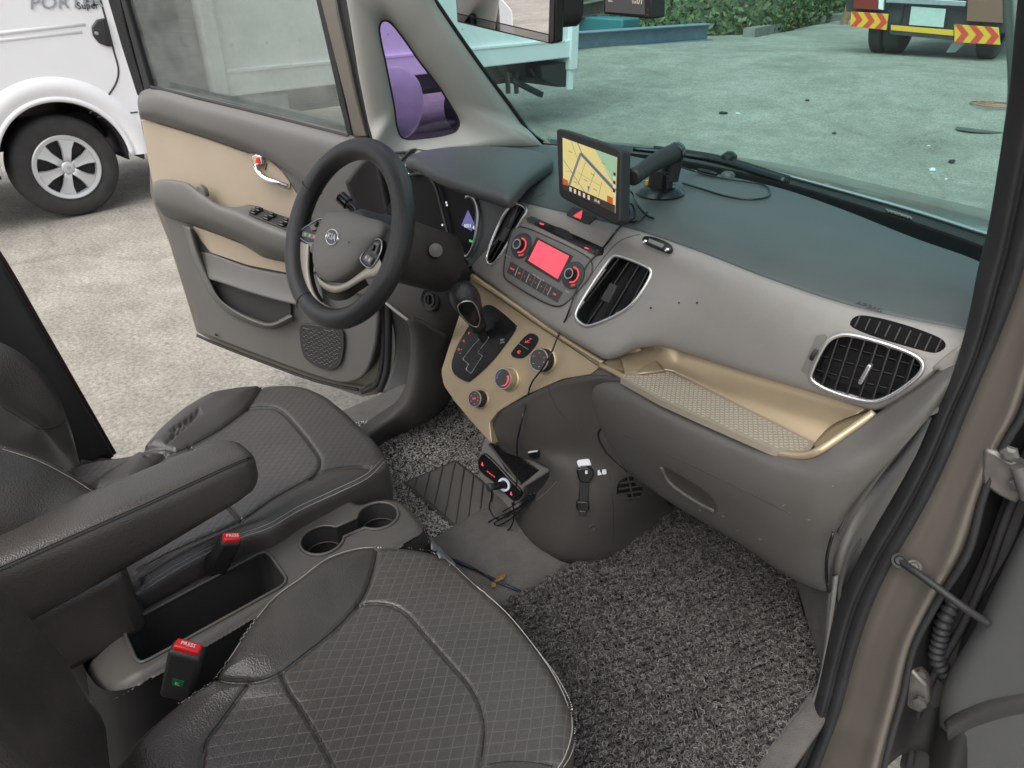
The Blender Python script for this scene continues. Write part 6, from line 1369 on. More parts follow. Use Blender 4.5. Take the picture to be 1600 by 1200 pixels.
cols = [[at(x, y, x=xx) for x, y, xx in r] for r in (
    [(-60, 520, -.60), (0, 532, -.595), (50, 562, -.59), (88, 610, -.585), (104, 652, -.58), (118, 692, -.57), (132, 750, -.56)],
    [(-70, 560, -.57), (-20, 585, -.56), (20, 622, -.555), (60, 655, -.55), (92, 690, -.545), (112, 720, -.54), (128, 760, -.53)],
    [(-90, 585, -.53), (-40, 612, -.52), (0, 634, -.51), (35, 655, -.50), (65, 672, -.495), (100, 720, -.49), (130, 770, -.48)],
    [(-150, 610, -.40), (-90, 640, -.40), (-40, 670, -.40), (0, 695, -.40), (40, 720, -.40), (90, 755, -.39), (140, 790, -.38)],
    [(-160, 630, -.24), (-100, 655, -.24), (-50, 680, -.24), (0, 712, -.23), (50, 740, -.23), (100, 765, -.22), (160, 800, -.20)],
    [(-160, 640, -.17), (-80, 668, -.17), (0, 697, -.165), (60, 716, -.16), (112, 742, -.155), (150, 767, -.15), (164, 782, -.14)],
    [(-200, 700, -.12), (-120, 740, -.12), (-40, 770, -.115), (20, 790, -.11), (80, 800, -.11), (130, 805, -.10), (160, 800, -.10)],
    [(-220, 900, -.11), (-140, 930, -.11), (-60, 940, -.105), (0, 940, -.10), (60, 940, -.10), (120, 940, -.095), (150, 930, -.095)])]
cols = [[p+A3(-.01, -.10, 0) for p in cols[0]]]+cols
BKD = G().grid(loft(cols, 50, 7)).build('backrest', M_['leather'], DS, smooth=180, solid=.01)
on_b = Surf(loft(cols, 50, 7))
cord(BKD, on_b, [(0, 634), (35, 655), (65, 671), (88, 667), (104, 655)], r=.0014)
stitches(BKD, on_b, [(2, 702), (60, 721), (110, 747), (148, 771)], 42, r=.0006)
cord(BKD, on_b, [(2, 697), (60, 715), (112, 741), (150, 767), (162, 780)], r=.0016, m=M_['leather'])
# folding armrest on the driver's seat
def asec(y, cx, cz, hw, hh, n=44):
    th = np.linspace(0, 2*pi, n, endpoint=False); e = .42
    return [A3(cx+hw*np.sign(cos(t))*abs(cos(t))**e, y, cz+hh*np.sign(sin(t))*abs(sin(t))**e) for t in th]
ar_ = [(-1.12, -.086, .742, .050, .060), (-1.05, -.086, .742, .050, .060), (-.95, -.086, .745, .050, .056), (-.85, -.085, .750, .050, .050), (-.77, -.085, .755, .049, .045), (-.72, -.085, .757, .047, .042), (-.69, -.085, .758, .043, .037), (-.675, -.085, .760, .035, .028), (-.668, -.085, .762, .022, .016), (-.666, -.085, .763, .002, .002)]
yy = np.linspace(-1.12, -.666, 70); A_ = np.array(ar_); rows = []
for y in yy: rows.append(asec(y, *[np.interp(y, A_[:, 0], A_[:, k]) for k in range(1, 5)]))
g = G().grid(rows, cv=True, flip=True); arm = g.build('folding_armrest', M_['leather'], DS, smooth=180)
arm['label'] = 'padded leather armrest folded down between the seats'
def arm_at(y, t):
    q = [np.interp(y, A_[:, 0], A_[:, k]) for k in range(1, 5)]; e = .42
    return A3(q[0]+(q[2]+.0006)*np.sign(cos(t))*abs(cos(t))**e, y, q[1]+(q[3]+.0006)*np.sign(sin(t))*abs(sin(t))**e)
for t_, nm in ((.80, 'seam'), (.66, 'seam')): G().tube([arm_at(y, t_) for y in np.linspace(-1.1, -.68, 50)], .0011, 5).build(nm, M_['matt'], arm, smooth=180)
g = G()
for y in np.linspace(-1.09, -.69, 95): a, b = arm_at(y-.0018, .73), arm_at(y+.0018, .73); g.tube([a, (a+b)/2, b], .0005, 4)
g.build('stitching', mat('thread_dark', (.10, .07, .05), .8), arm, smooth=0)['kind'] = 'stuff'
G().bx(-.50, -.20, -.98, -.45, .37, .40).build('seat_frame', M_['matt'], DS)
G().bx(-.128, -.044, -1.15, -.895, .56, .705).build('armrest_hinge_cover', M_['leather'], DS, bevel=.022, seg=4)
st_ = [[at(x, y, x=-.575) for x, y in ((128, 718), (170, 724), (200, 716), (222, 710))], [at(x, y, x=-.56) for x, y in ((128, 738), (165, 742), (205, 735), (235, 722))], [at(x, y, x=-.55) for x, y in ((130, 765), (165, 765), (205, 752), (235, 735))]]
G().grid(loft(st_, 20, 5)).build('side_trim', M_['lower'], DS, smooth=180, solid=.005)
# ================================================================== floor console between the seats
CO = thing('floor_console', 'low dark plastic console with cup holders and open tray between the seats', 'console', (0, -.75, .36))
zt = .583
cupa, cupb, rc_ = at(503, 844, z=zt)[:2], at(590, 806, z=zt)[:2], .0385
cax = nrm(A3(*(cupb-cupa), 0))[:2]; cpx = A3(-cax[1], cax[0], 0)[:2]
tray = [at(x, y, z=zt) for x, y in ((197, 984), (204, 972), (405, 865), (415, 863), (424, 870), (447, 903), (446, 912), (437, 919), (232, 1032), (220, 1036), (212, 1030), (197, 995))]
trp = [(p[0], p[1]) for p in tray]
oc_ = [A3(-.060, -.99, 0), A3(-.078, -.965, 0), A3(-.085, -.92, 0), A3(-.090, -.60, 0), A3(-.092, -.50, 0)]+[at(x, y, z=zt) for x, y in ((560, 783), (590, 777), (612, 776), (632, 783), (648, 800), (660, 822))]+[A3(.088, -.50, 0), A3(.080, -.60, 0), A3(.058, -.68, 0), A3(.056, -.90, 0), A3(.050, -.955, 0), A3(.030, -.985, 0), A3(-.01, -.995, 0)]
ocp = [(p[0], p[1]) for p in oc_]
def hole_in(x, y):
    h = inpoly(x, y, trp) | ((x-cupa[0])**2+(y-cupa[1])**2 < rc_**2) | ((x-cupb[0])**2+(y-cupb[1])**2 < rc_**2)
    u = (x-cupa[0])*cax[0]+(y-cupa[1])*cax[1]; v = (x-cupa[0])*cpx[0]+(y-cupa[1])*cpx[1]
    return h | ((u > 0) & (u < np.linalg.norm(cupb-cupa)) & (abs(v) < .017))
st_ = .0028; gx = np.arange(-.115, .125, st_); gy = np.arange(-1.2, -.40, st_); XX, YY = np.meshgrid(gx, gy, indexing='ij')
ocs = cr([A3(p[0], p[1], 0) for p in oc_], 300, True)
def dist_edge(X, Y):
    d = np.full(X.shape, 1e9)
    for q in ocs: d = np.minimum(d, (X-q[0])**2+(Y-q[1])**2)
    return np.sqrt(d)
dE = dist_edge(XX, YY); ZZ = zt-.012*np.clip(1-dE/.016, 0, 1)**2
ZZ -= .03*np.clip((-.94-YY)/.06, 0, 1)**1.5
V = np.stack([XX, YY, ZZ], -1); a, b = XX.shape; cx, cy = XX[:-1, :-1]+st_/2, YY[:-1, :-1]+st_/2
keep = inpoly(cx, cy, [(q[0], q[1]) for q in ocs]) & ~hole_in(cx, cy); F = [(i*b+j, (i+1)*b+j, (i+1)*b+j+1, i*b+j+1) for i in range(a-1) for j in range(b-1) if keep[i, j]]
g = G().add(V.reshape(-1, 3), F); M_['console'] = mat('console_plastic', (.090, .083, .076), .42, bump=grain, var=.1, vscale=10, spec=.6)
top_ = g.build('console_top', M_['console'], CO, smooth=180)
me = top_.data; bm_ = bmesh.new(); bm_.from_mesh(me); bmesh.ops.delete(bm_, geom=[v for v in bm_.verts if not v.link_faces], context='VERTS'); bm_.to_mesh(me); bm_.free()
sk_ = [np.array([A3(q[0], q[1], zt-.011) for q in ocs]), np.array([A3(q[0]*1.02, q[1]+(.006 if q[1] > -.5 else 0), zt-.03) for q in ocs]), np.array([A3(q[0]*1.15, q[1]+(.03 if q[1] > -.5 else (-.03 if q[1] < -.9 else 0)), .37) for q in ocs])]
G().grid(sk_, cv=True).build('console_body', M_['dark'], CO, smooth=180)
def well(pts, depth, name, m, bev=.004, shrink=.9):
    P = np.array(pts); c = P.mean(0); r0 = P+A3(0, 0, .0006); g = G(); bot = c+(P-c)*shrink-A3(0, 0, depth)
    g.grid([P+A3(0, 0, .001), c+(P-c)*.985-A3(0, 0, .006), bot], cv=True); k = g.n; g.add(np.concatenate([bot, [bot.mean(0)]]), [(i, (i+1) % len(bot), len(bot)) for i in range(len(bot))])
    return g.build(name, m, CO, smooth=40)
trc = rp(tray, 120, True); well(trc, .11, 'tray', M_['dark'], shrink=.93)
G().tube(trc+A3(0, 0, .001), .0028, 8, closed=True).build('tray_rim', M_['console'], CO, smooth=180)
# cup holder outline: two circles joined by a slot
L_ = np.linalg.norm(cupb-cupa); aa = math.asin(.017/rc_)
def cupo(): 
    P = []
    for t in np.linspace(aa, 2*pi-aa, 40): P.append(cupa+cax*rc_*cos(t)+cpx*rc_*sin(t))
    for t in np.linspace(-pi+aa, pi-aa, 40): P.append(cupb+cax*rc_*cos(t)+cpx*rc_*sin(t))
    return np.array([A3(p[0], p[1], zt) for p in P])
cu = cupo(); well(cu, .065, 'cup_holder', M_['dark'], shrink=.96); G().tube(cu+A3(0, 0, .0008), .003, 8, closed=True).build('cup_rim', M_['console'], CO, smooth=180)
for c in (cupa, cupb): G().tube([A3(c[0]+.034*cos(t), c[1]+.034*sin(t), zt-.035) for t in np.linspace(0, 2*pi, 40, endpoint=False)], .0016, 6, closed=True).build('cup_ring', M_['lower'], CO, smooth=180)
# belt buckles
def buckle(label, top_px, zt_, base_px, zb_, w_, d_, labelled, name='seat_belt_buckle'):
    t = at(*top_px, z=zt_); b = at(*base_px, z=zb_); ax = nrm(t-b); wv = nrm(A3(.35, .94, 0) if not labelled else A3(.72, .70, 0)); wv = nrm(wv-ax*np.dot(wv, ax)); dv = np.cross(ax, wv)
    if np.dot(dv, CP-t) < 0: dv = -dv; 
    th_ = thing(name, label, 'belt buckle', b); H = np.linalg.norm(t-b)
    G().box((t+b)/2, (w_, d_, H), (wv, dv, ax)).build('buckle_body', M_['matt'] if not labelled else M_['dark'], th_, bevel=.006, seg=3)
    G().box(t+ax*.001, (w_*.80, d_*.62, .012), (wv, dv, ax)).build('release_button', M_['red'], th_, bevel=.003)
    text('PRESS', 'lettering', M_['paper'], th_, t+ax*.0075, wv, np.cross(ax, wv), .008, .0002)
    if labelled:
        f = b+ax*H*.42+dv*(d_/2+.0004); lbm = mat('green_tag', (.01, .16, .06), .5)
        G().box(f, (.016, .0008, .013), (wv, dv, ax)).build('green_label', lbm, th_); text('EL', 'lettering', M_['paper'], th_, f+dv*.0005-ax*.002, wv, ax, .007, .0001)
    return th_
buckle('black belt buckle with red button beside the driver seat and folded armrest', (361, 841), .665, (335, 892), .585, .034, .024, False)
buckle('dark belt buckle with red button and green tag beside the passenger seat', (293, 1013), .668, (278, 1084), .58, .044, .026, True)
# dark lever shroud behind the tray
G().bx(-.125, -.068, -1.15, -.885, .54, .610).build('lever_shroud', M_['dark'], CO, bevel=.024, seg=4)
# ================================================================== loop pile floor mats
def curls(name, poly, z0, n, cols, parent, seed, r_arc=(.0035, .0065), rt=.0009, row=.0095, rowdir=(.37, .93), keep=None, lift=.004):
    r = np.random.default_rng(seed); P = np.array(poly)[:, :2]; lo, hi = P.min(0), P.max(0); rd_ = nrm(np.array(rowdir)); rn_ = np.array([-rd_[1], rd_[0]])
    pts = lo+(hi-lo)*r.random((n*4, 2)); v = pts@rn_; k = np.round(v/row)*row; pts = pts+rn_*(k-v+row*.19*r.normal(size=len(v)))[:, None]
    m = inpoly(pts[:, 0], pts[:, 1], [tuple(q) for q in P])
    if keep is not None: m &= keep(pts)
    pts = pts[m][:n]; n = len(pts); S_ = 8
    R_ = r_arc[0]+(r_arc[1]-r_arc[0])*r.random(n); a0 = r.random(n)*2*pi; span = rd(150)+r.random(n)*rd(170)
    # arc planes: tilted randomly, mostly upright loops lying over
    nz = r.normal(size=(n, 3)); nz[:, 2] = abs(nz[:, 2])*1.1+.25; nz /= np.linalg.norm(nz, axis=1)[:, None]
    e1 = np.cross(nz, r.normal(size=(n, 3))); e1 /= np.linalg.norm(e1, axis=1)[:, None]; e2 = np.cross(nz, e1)
    t = a0[:, None]+np.linspace(0, 1, S_)[None]*span[:, None]
    C = np.concatenate([pts, np.full((n, 1), z0+lift)+r.random((n, 1))*.005], 1)
    arc = C[:, None]+R_[:, None, None]*(np.cos(t)[..., None]*e1[:, None]+np.sin(t)[..., None]*e2[:, None]); arc[..., 2] = np.maximum(arc[..., 2], z0+.001)
    T = np.gradient(arc, axis=1); T /= np.maximum(1e-9, np.linalg.norm(T, axis=2))[..., None]
    B = np.cross(T, nz[:, None]); B /= np.maximum(1e-9, np.linalg.norm(B, axis=2))[..., None]; Nn = np.cross(T, B)
    ring = np.stack([arc+rt*(cos(q)*B+sin(q)*Nn) for q in (0, 2*pi/3, 4*pi/3)], 2)      # n,S,3,3
    V = ring.reshape(-1, 3); base = (np.arange(n)*S_*3)[:, None, None]+(np.arange(S_-1)*3)[None, :, None]; q = np.arange(3)[None, None]; q2 = (q+1) % 3
    F = np.stack([base+q, base+q2, base+3+q2, base+3+q], -1).reshape(-1, 4)
    off = world_off(parent); me = bpy.data.meshes.new(name); me.vertices.add(len(V)); me.vertices.foreach_set('co', (V-off).ravel().astype(np.float32))
    me.loops.add(F.size); me.loops.foreach_set('vertex_index', F.ravel().astype(np.int32)); me.polygons.add(len(F)); me.polygons.foreach_set('loop_start', (np.arange(len(F))*4).astype(np.int32)); me.polygons.foreach_set('loop_total', np.full(len(F), 4, np.int32))
    for c in cols: me.materials.append(c)
    mi = np.repeat(r.integers(0, len(cols), n), (S_-1)*3).astype(np.int32); me.polygons.foreach_set('material_index', mi); me.update(calc_edges=True); me.shade_smooth()
    o = bpy.data.objects.new(name, me); COL.objects.link(o); o.parent = parent; o['kind'] = 'stuff'; return o
cg = [mat('coil_'+k, c, .5, spec=.5) for k, c in (('pale', (.20, .185, .175)), ('grey', (.13, .12, .113)), ('mid', (.095, .088, .083)), ('black', (.040, .037, .036)), ('dark', (.065, .06, .057)))]
PM = thing('floor_mat', 'grey and black curly loop mat on the passenger footwell floor', 'floor mat', (.4, -.2, .356))
pm = [at(x, y, z=.362) for x, y in ((1043, 784), (1100, 816), (1160, 850), (1220, 886), (1240, 908), (1248, 960), (1268, 1000), (1279, 1034), (1274, 1066), (1256, 1096), (1215, 1150), (1180, 1200), (1150, 1260))]+[A3(.60, -.62, .362), A3(.17, -.62, .362)]+[at(x, y, z=.362) for x, y in ((700, 1010), (790, 945), (830, 925), (880, 895), (960, 845))]
# toe end climbs with the floor
G().prism([A3(p[0], p[1], .366) for p in pm], (0, 0, 1), .008).build('mat_base', M_['matt'], PM, smooth=0)
curls('mat_coils', pm, .366, 42000, cg, PM, 5, r_arc=(.0025, .0052), rt=.0009, row=.0140)
DMt = thing('floor_mat', 'pale speckled loop mat with ribbed heel pad on the driver footwell floor', 'floor mat', (-.35, -.1, .356))
dm = [at(x, y, z=.362) for x, y in ((540, 700), (590, 690), (640, 668), (672, 650), (701, 622), (735, 590), (800, 600), (830, 700), (790, 812), (745, 836), (702, 862), (690, 852), (640, 800), (600, 770))]
dm = [A3(-.60, -.45, .362), A3(-.585, -.15, .362)]+dm[2:5]+[A3(-.52, .16, .362), A3(-.16, .16, .362), A3(-.13, -.06, .362)]+[at(x, y, z=.362) for x, y in ((785, 815), (745, 836), (702, 862))]+[A3(-.06, -.45, .362)]
G().prism([A3(p[0], p[1], .366) for p in dm], (0, 0, 1), .008).build('mat_base', mat('mat_backing', (.09, .087, .08), .9), DMt, smooth=0)
cd = [mat('coil_d_'+k, c, .5) for k, c in (('white', (.70, .68, .63)), ('pale', (.50, .48, .44)), ('grey', (.24, .23, .21)), ('black', (.03, .029, .028)))]
HP_ = [(629, 755), (712, 719), (800, 785), (725, 839)]
hp3 = [at(x, y, z=.372) for x, y in HP_]; hpoly = [tuple(p[:2]) for p in hp3]
curls('mat_coils', dm, .366, 26000, cd, DMt, 6, r_arc=(.0018, .0036), rt=.0008, row=.006, keep=lambda p: ~inpoly(p[:, 0], p[:, 1], hpoly), lift=.003)
pad = G().prism([A3(p[0], p[1], .374) for p in hp3], (0, 0, 1), .008).build('heel_pad', M_['lower'], DMt, bevel=.002)
M_['pad'] = mat('pad_rubber', (.105, .097, .088), .55, bump=('n', 500, .3, .0006))
def hq(u, v): return (hp3[0]*(1-u)+hp3[1]*u)*(1-v)+(hp3[3]*(1-u)+hp3[2]*u)*v
def hclip(poly, u0, u1):
    pass
nb = 7
for k in range(nb+3):
    s0, s1_ = -.62+k*.17, -.62+k*.17+.155
    poly = [np.array(q, float) for q in ((0, s0+.62), (0, s1_+.62), (1, s1_), (1, s0))]
    for lim, sgn in ((.04, 1), (.96, -1)):
        out_ = []
        for i in range(len(poly)):
            a, b = poly[i], poly[(i+1) % len(poly)]; ia, ib = (a[1]-lim)*sgn >= 0, (b[1]-lim)*sgn >= 0
            if ia: out_.append(a)
            if ia != ib: out_.append(a+(b-a)*(lim-a[1])/(b[1]-a[1]))
        poly = out_
        if len(poly) < 3: break
    if len(poly) < 3: continue
    P3 = [hq(.05+.9*p[0], p[1])+A3(0, 0, .005) for p in poly]
    if max(np.linalg.norm(a-b) for a in P3 for b in P3) < .02: continue
    bar = G().prism(P3, (0, 0, 1), .005).build('pad_bar', M_['pad'], pad, bevel=.0015)
    g = G(); pn_ = [(.05+.9*p[0], p[1]) for p in poly]
    for j in range(46):
        u = .08+.84*j/45; c_ = (u-.05)/.9; v0 = max(.05, s0+.62*(1-c_)); v1 = min(.95, s1_+.62*(1-c_))
        if v1-v0 > .03: a, b = hq(u, v0+.012)+A3(0, 0, .0052), hq(u, v1-.012)+A3(0, 0, .0052); g.tube([a, b], .0008, 4)
    if g.v: g.build('fine_ribs', M_['pad'], pad, smooth=0)['kind'] = 'stuff'
# ================================================================== loose things
bl3, br3 = at(873, 306, z=1.082), at(967, 353, z=1.074)
tx = nrm(br3-bl3); tu = nrm(A3(0, .20, 1)-tx*np.dot(A3(0, .20, 1), tx)); tn_ = np.cross(tx, tu); tn_ = tn_ if np.dot(tn_, CP-bl3) > 0 else -tn_
TP = (bl3, tn_); Tq = lambda px, py, o=0: at(px, py, pl=TP, off=o)
SN = thing('navigation_screen', 'black tablet style navigation screen showing a yellow road map on the dash', 'navigation screen', (bl3+br3)/2)
body = [(869, 203), (873, 201), (964, 231), (970, 237), (968, 350), (962, 352), (877, 309), (873, 303)]
G().prism(rp(ats(body, pl=TP, off=.0), 60, True), tn_, .024).build('casing', M_['matt'], SN, bevel=.003, seg=3)
scr = [(879, 215), (964, 246), (961, 333), (880, 296)]; sp3 = [Tq(*p, .0006) for p in scr]
def em(name, c, s=1.0): return mat(name, tuple(x*.10 for x in c), .25, emit=(*c, s*.5))
my, mt_, mg, md, mo, mw = em('map_yellow', S(226, 208, 136)[:3], .95), em('map_teal', S(160, 196, 160)[:3], .9), em('map_road', S(122, 128, 130)[:3], .9), em('map_bar', S(62, 52, 48)[:3], .9), em('map_orange', S(200, 95, 40)[:3], .9), em('map_white', S(225, 215, 190)[:3], .9)
sc_ = G().prism(sp3, tn_, .001).build('screen', my, SN, smooth=0)
def sq(u, v, o=.0004): return (sp3[0]*(1-u)+sp3[1]*u)*(1-v)+(sp3[3]*(1-u)+sp3[2]*u)*v+tn_*o
def spoly(uv, m, name, o=.0004): return G().prism([sq(u, v, o) for u, v in uv], tn_, .0003).build(name, m, sc_, smooth=0)
spoly([(.62, 0), (1, 0), (1, .52), (.88, .40)], mt_, 'map_area')
def road(a, b, w, m, o): 
    a, b = np.array(a), np.array(b); d = b-a; n_ = np.array([-d[1]*.6, d[0]*1.6]); n_ = n_/np.hypot(*n_)*w; spoly([a+n_, b+n_, b-n_, a-n_], m, 'map_road', o)
road((.36, .17), (1.0, .60), .035, mg, .0006); road((.36, .17), (1.0, .60), .010, em('map_route', S(70, 84, 110)[:3]), .0009); road((.36, .17), (.13, .86), .022, mg, .0006); road((.02, .42), (.55, .98), .006, mg, .0005); road((.30, .0), (.40, .20), .008, mg, .0005); road((.60, .0), (.92, .40), .006, my, .0006)
spoly([(0, .86), (1, .86), (1, 1), (0, 1)], md, 'map_bar', .0007)
for k in range(5): spoly([(.14+k*.09, .89), (.18+k*.09, .89), (.18+k*.09, .97), (.14+k*.09, .97)], mw, 'icon', .001)
text('04:46', 'lettering', mw, sc_, sq(.68, .93, .001), tx, tu, .008, .0001); spoly([(.0, .78), (.10, .78), (.12, .88), (0, .90)], mo, 'icon', .001); spoly([(.86, .74), (.96, .74), (.96, .86), (.86, .86)], mo, 'icon', .001)
for k in range(6): spoly([(.955, .28+k*.075), (.995, .28+k*.075), (.995, .335+k*.075), (.955, .335+k*.075)], mw if k % 2 else md, 'icon', .001)
for (a_, b_) in (((.18, .02), (.30, .30)), ((.45, .30), (.30, .80)), ((.62, .42), (.50, .84)), ((.30, .55), (.72, .62)), ((.05, .62), (.25, .58)), ((.75, .55), (.70, .84))): road(a_, b_, .003, mg, .0005)
for (u, v) in ((.12, .20), (.42, .62), (.60, .72), (.74, .18), (.22, .74), (.55, .46)): spoly([(u, v), (u+.07, v+.012), (u+.07, v+.028), (u, v+.016)], em('map_mark%d' % int(u*100), S(150, 138, 92)[:3]), 'map_mark', .0006)
spoly([(.50, .72), (.53, .72), (.515, .82)], em('map_cursor', S(70, 80, 150)[:3]), 'icon', .001)
G().lathe(Tq(892, 211, .0004), tn_, [(0, 0), (.0015, 0), (0, .0003)], 10).build('sensor', M_['black'], SN)
# mount
cup = on_dash(1031, 303, .0); 
MT = thing('screen_mount', 'black suction cup mount holding the navigation screen on the dash', 'holder', cup)
n = dplane([(1005, 290), (1060, 290), (1060, 315), (1005, 315)])[1]; 
G().lathe(cup, n, [(0, .0), (.047, .0), (.049, .004), (.041, .011), (.032, .016), (0, .018)], 40).build('suction_cup', M_['black'], MT)
G().lathe(cup, n, [(.024, .008), (.024, .044), (.022, .050), (0, .050)], 30).build('mount_base', M_['matt'], MT)
top = cup+n*.075; kn = at(1050, 257, pl=(cup+n*.02, nrm(CP-cup)*1.0)); kn = cup+A3(.018, .012, .082)
G().tube([cup+n*.03+A3(.012, .008, 0), kn], [.020, .018], 14).build('mount_post', M_['matt'], MT); ax_ = nrm(np.cross(n, A3(-.7, -.3, 0)))
G().tube([kn-ax_*.016, kn+ax_*.016], .018, 16).build('mount_knuckle', M_['black'], MT)
hdl = Tq(983, 277, -.03); hdl = hdl+A3(.0, .02, 0)
G().tube(cr([kn, kn*.55+hdl*.45+A3(0, 0, .004), hdl], 20), np.linspace(.019, .014, 20), 14).build('mount_arm', M_['matt'], MT, smooth=180)
G().lathe(hdl, nrm(hdl-kn), [(.014, -.008), (.0155, 0), (.0155, .012), (.012, .016), (0, .016)], 16).build('mount_ball', M_['matt'], MT)
lv = cup+n*.02; G().box(lv+nrm(CP-lv)*.026+A3(.012, 0, .004), (.012, .008, .035), (ax_, np.cross(n, ax_), n)).build('lock_lever', M_['black'], MT, bevel=.002)
G().box(cup+n*.02+nrm(A3(-1, -.4, 0))*.026, (.008, .012, .012)).build('release_tab', mat('yellow_tab', (.5, .36, .03), .5), MT, bevel=.002)
# remote / tag on the dash
pl = dplane([(1000, 368), (1050, 385), (1046, 394), (1003, 378)], 0); rt_ = thing('remote_control', 'small black oblong remote lying on the dash edge', 'remote', on_dash(1027, 380))
rp_ = [(1003, 371), (1007, 368), (1020, 369), (1047, 381), (1049, 388), (1044, 393), (1033, 390), (1009, 380), (1003, 376)]
G().prism(cr(ats(rp_, pl=pl, off=.010), 40, True), pl[1], .010).build('remote_body', M_['black'], rt_, bevel=.003, seg=3)
G().prism(ats([(1014, 372), (1038, 382), (1034, 387), (1012, 378)], pl=pl, off=.0108), pl[1], .002).build('remote_face', M_['lower2'], rt_, bevel=.0006)
for c in ((1008, 377), (1042, 390)): G().lathe(at(*c, pl=pl, off=.0095), pl[1], [(.004, 0), (.004, .001), (0, .0025)], 14).build('chrome_stud', M_['chrome'], rt_)
# cables
def cable(pts, name, label, r=.0019, m=None, n=160, cat='cable'):
    P = cr(pts, n); t = G().tube(P, r, 6).build(name, m or M_['black'], smooth=180); tag(t, label, cat); return t
D_ = lambda x, y, o=.003: on_dash(x, y, o)
gq = lambda x, y, o=.004: at(x, y, pl=gpl, off=o)
cable([at(980, 320, pl=TP, off=-.02), D_(982, 340), D_(965, 362, .004), D_(941, 392, .005), D_(922, 415, .008), D_(905, 452, .008), D_(890, 492, .006), gq(873, 522, .012), gq(862, 550, .03), gq(848, 575, .03), gq(830, 600, .012), gq(824, 622, .010), on_side(823, 650, .012), on_side(815, 690, .014), at(809, 730, pl=hpl, off=.03), at(806, 765, pl=hpl, off=.03), at(802, 790, pl=hpl, off=.02)], 'power_cable', 'thin black cable running from the navigation screen down over the radio and gold panel', r=.0019, n=240)
cable([at(979, 300, pl=TP, off=-.02), D_(988, 312, .012), D_(998, 330, .010), D_(1012, 340, .004), D_(1022, 344, .004)], 'antenna_cable', 'short black lead with plug lying behind the navigation screen')
cable([at(979, 318, pl=TP, off=-.02), D_(990, 330, .01), D_(992, 342, .004), D_(984, 349, .004), D_(1000, 347, .004), D_(1012, 336, .006)], 'looped_lead', 'black lead making a small loop at the foot of the navigation screen')
cable([D_(1064, 276, .02), D_(1085, 272, .006), D_(1105, 276, .004), D_(1130, 281, .003), D_(1165, 286, .003), D_(1192, 291, .003), D_(1203, 301, .003), D_(1196, 311, .003), D_(1172, 314, .003), D_(1135, 309, .003), D_(1098, 298, .003), D_(1066, 289, .004)], 'looped_cable', 'black cable looped on the dash right of the suction mount')
a, b = D_(1090, 270, .006), D_(1120, 277, .006); G_ = G().tube([a, a*.8+b*.2, a*.2+b*.8, b], [.003, .005, .005, .003], 8).build('cable_plug', M_['black'], smooth=60); tag(G_, 'dark plug on the looped cable at the windscreen base', 'plug')
fm = on_dash(1137, 276, .0); tag(G().lathe(fm, A3(0, 0, 1), [(.016, 0), (.015, .005), (.010, .010), (0, .012)], 20).build('light_sensor', M_['dash'], smooth=60), 'small grey sensor dome on the dash by the windscreen', 'sensor')
# charger in the socket
CH = thing('power_plug', 'black cigarette lighter plug pushed into the lit socket ring', 'plug', c12)
tp_ = c12+nrm(at(768, 752, pl=hpl)-c12)*.016+pn*.030; dpg = nrm(tp_-c12)
G().tube([c12, c12*.4+tp_*.6, tp_], [.0085, .0085, .0078], 16).build('plug_body', M_['black'], CH); G().lathe(tp_, dpg, [(.0078, -.004), (.0105, 0), (.0105, .005), (.008, .0075), (0, .0075)], 20).build('plug_head', M_['dark'], CH)
H_ = lambda x, y, o=.02: at(x, y, pl=hpl, off=o)
cable([tp_, H_(768, 775, .025), H_(765, 795, .015), H_(775, 810, .012), H_(800, 800, .02), H_(828, 778, .02), H_(836, 770, .02), H_(832, 780, .02), H_(800, 798, .016), H_(770, 812, .014), H_(762, 818, .012), H_(775, 822, .012), H_(805, 805, .018), H_(833, 775, .022)], 'coiled_cable', 'bundled black charger cable hanging under the seat heater panel', r=.0017, n=240)
cable([H_(800, 785, .025), H_(803, 800, .02), H_(800, 820, .014), H_(790, 831, .012), H_(778, 828, .012), H_(773, 818, .014), H_(795, 806, .02), H_(822, 790, .02), H_(830, 772, .022), H_(815, 782, .02), H_(785, 800, .016)], 'coiled_cable', 'lower loop of black cable drooping below the charger bundle', r=.0017, n=200)
# bits stuck on the lower panel
def stuck(poly, th_, name, label, cat, m, bev=.001):
    pl = side_plane(poly); return tag(G().prism(ats(poly, pl=pl, off=th_), pl[1], th_+.001).build(name, m, bevel=bev), label, cat), pl
stuck([(901, 722), (903, 719), (919, 717), (921, 719), (924, 727), (912, 728), (911, 731), (904, 730)], .003, 'white_tab', 'white tab sticking out above the black strap', 'tab', M_['whiteplas'])
spl_ = side_plane([(902, 732), (926, 735), (921, 806), (901, 800)]); sn_ = spl_[1]
STp = thing('black_strap', 'black strap holder with buckle stuck on the lower dash panel', 'strap', at(912, 770, pl=spl_))
G().prism(cr(ats([(902, 735), (908, 731), (922, 732), (928, 738), (925, 750), (918, 755), (906, 753), (903, 745)], pl=spl_, off=.012), 40, True), sn_, .014).build('strap_head', M_['black'], STp, bevel=.003)
G().prism(ats([(906, 748), (921, 748), (919, 786), (904, 785)], pl=spl_, off=.008), sn_, .009).build('strap_band', M_['matt'], STp, bevel=.002)
G().prism(ats([(901, 783), (920, 784), (921, 797), (917, 801), (903, 799), (900, 794)], pl=spl_, off=.011), sn_, .012).build('strap_buckle', M_['black'], STp, bevel=.003)
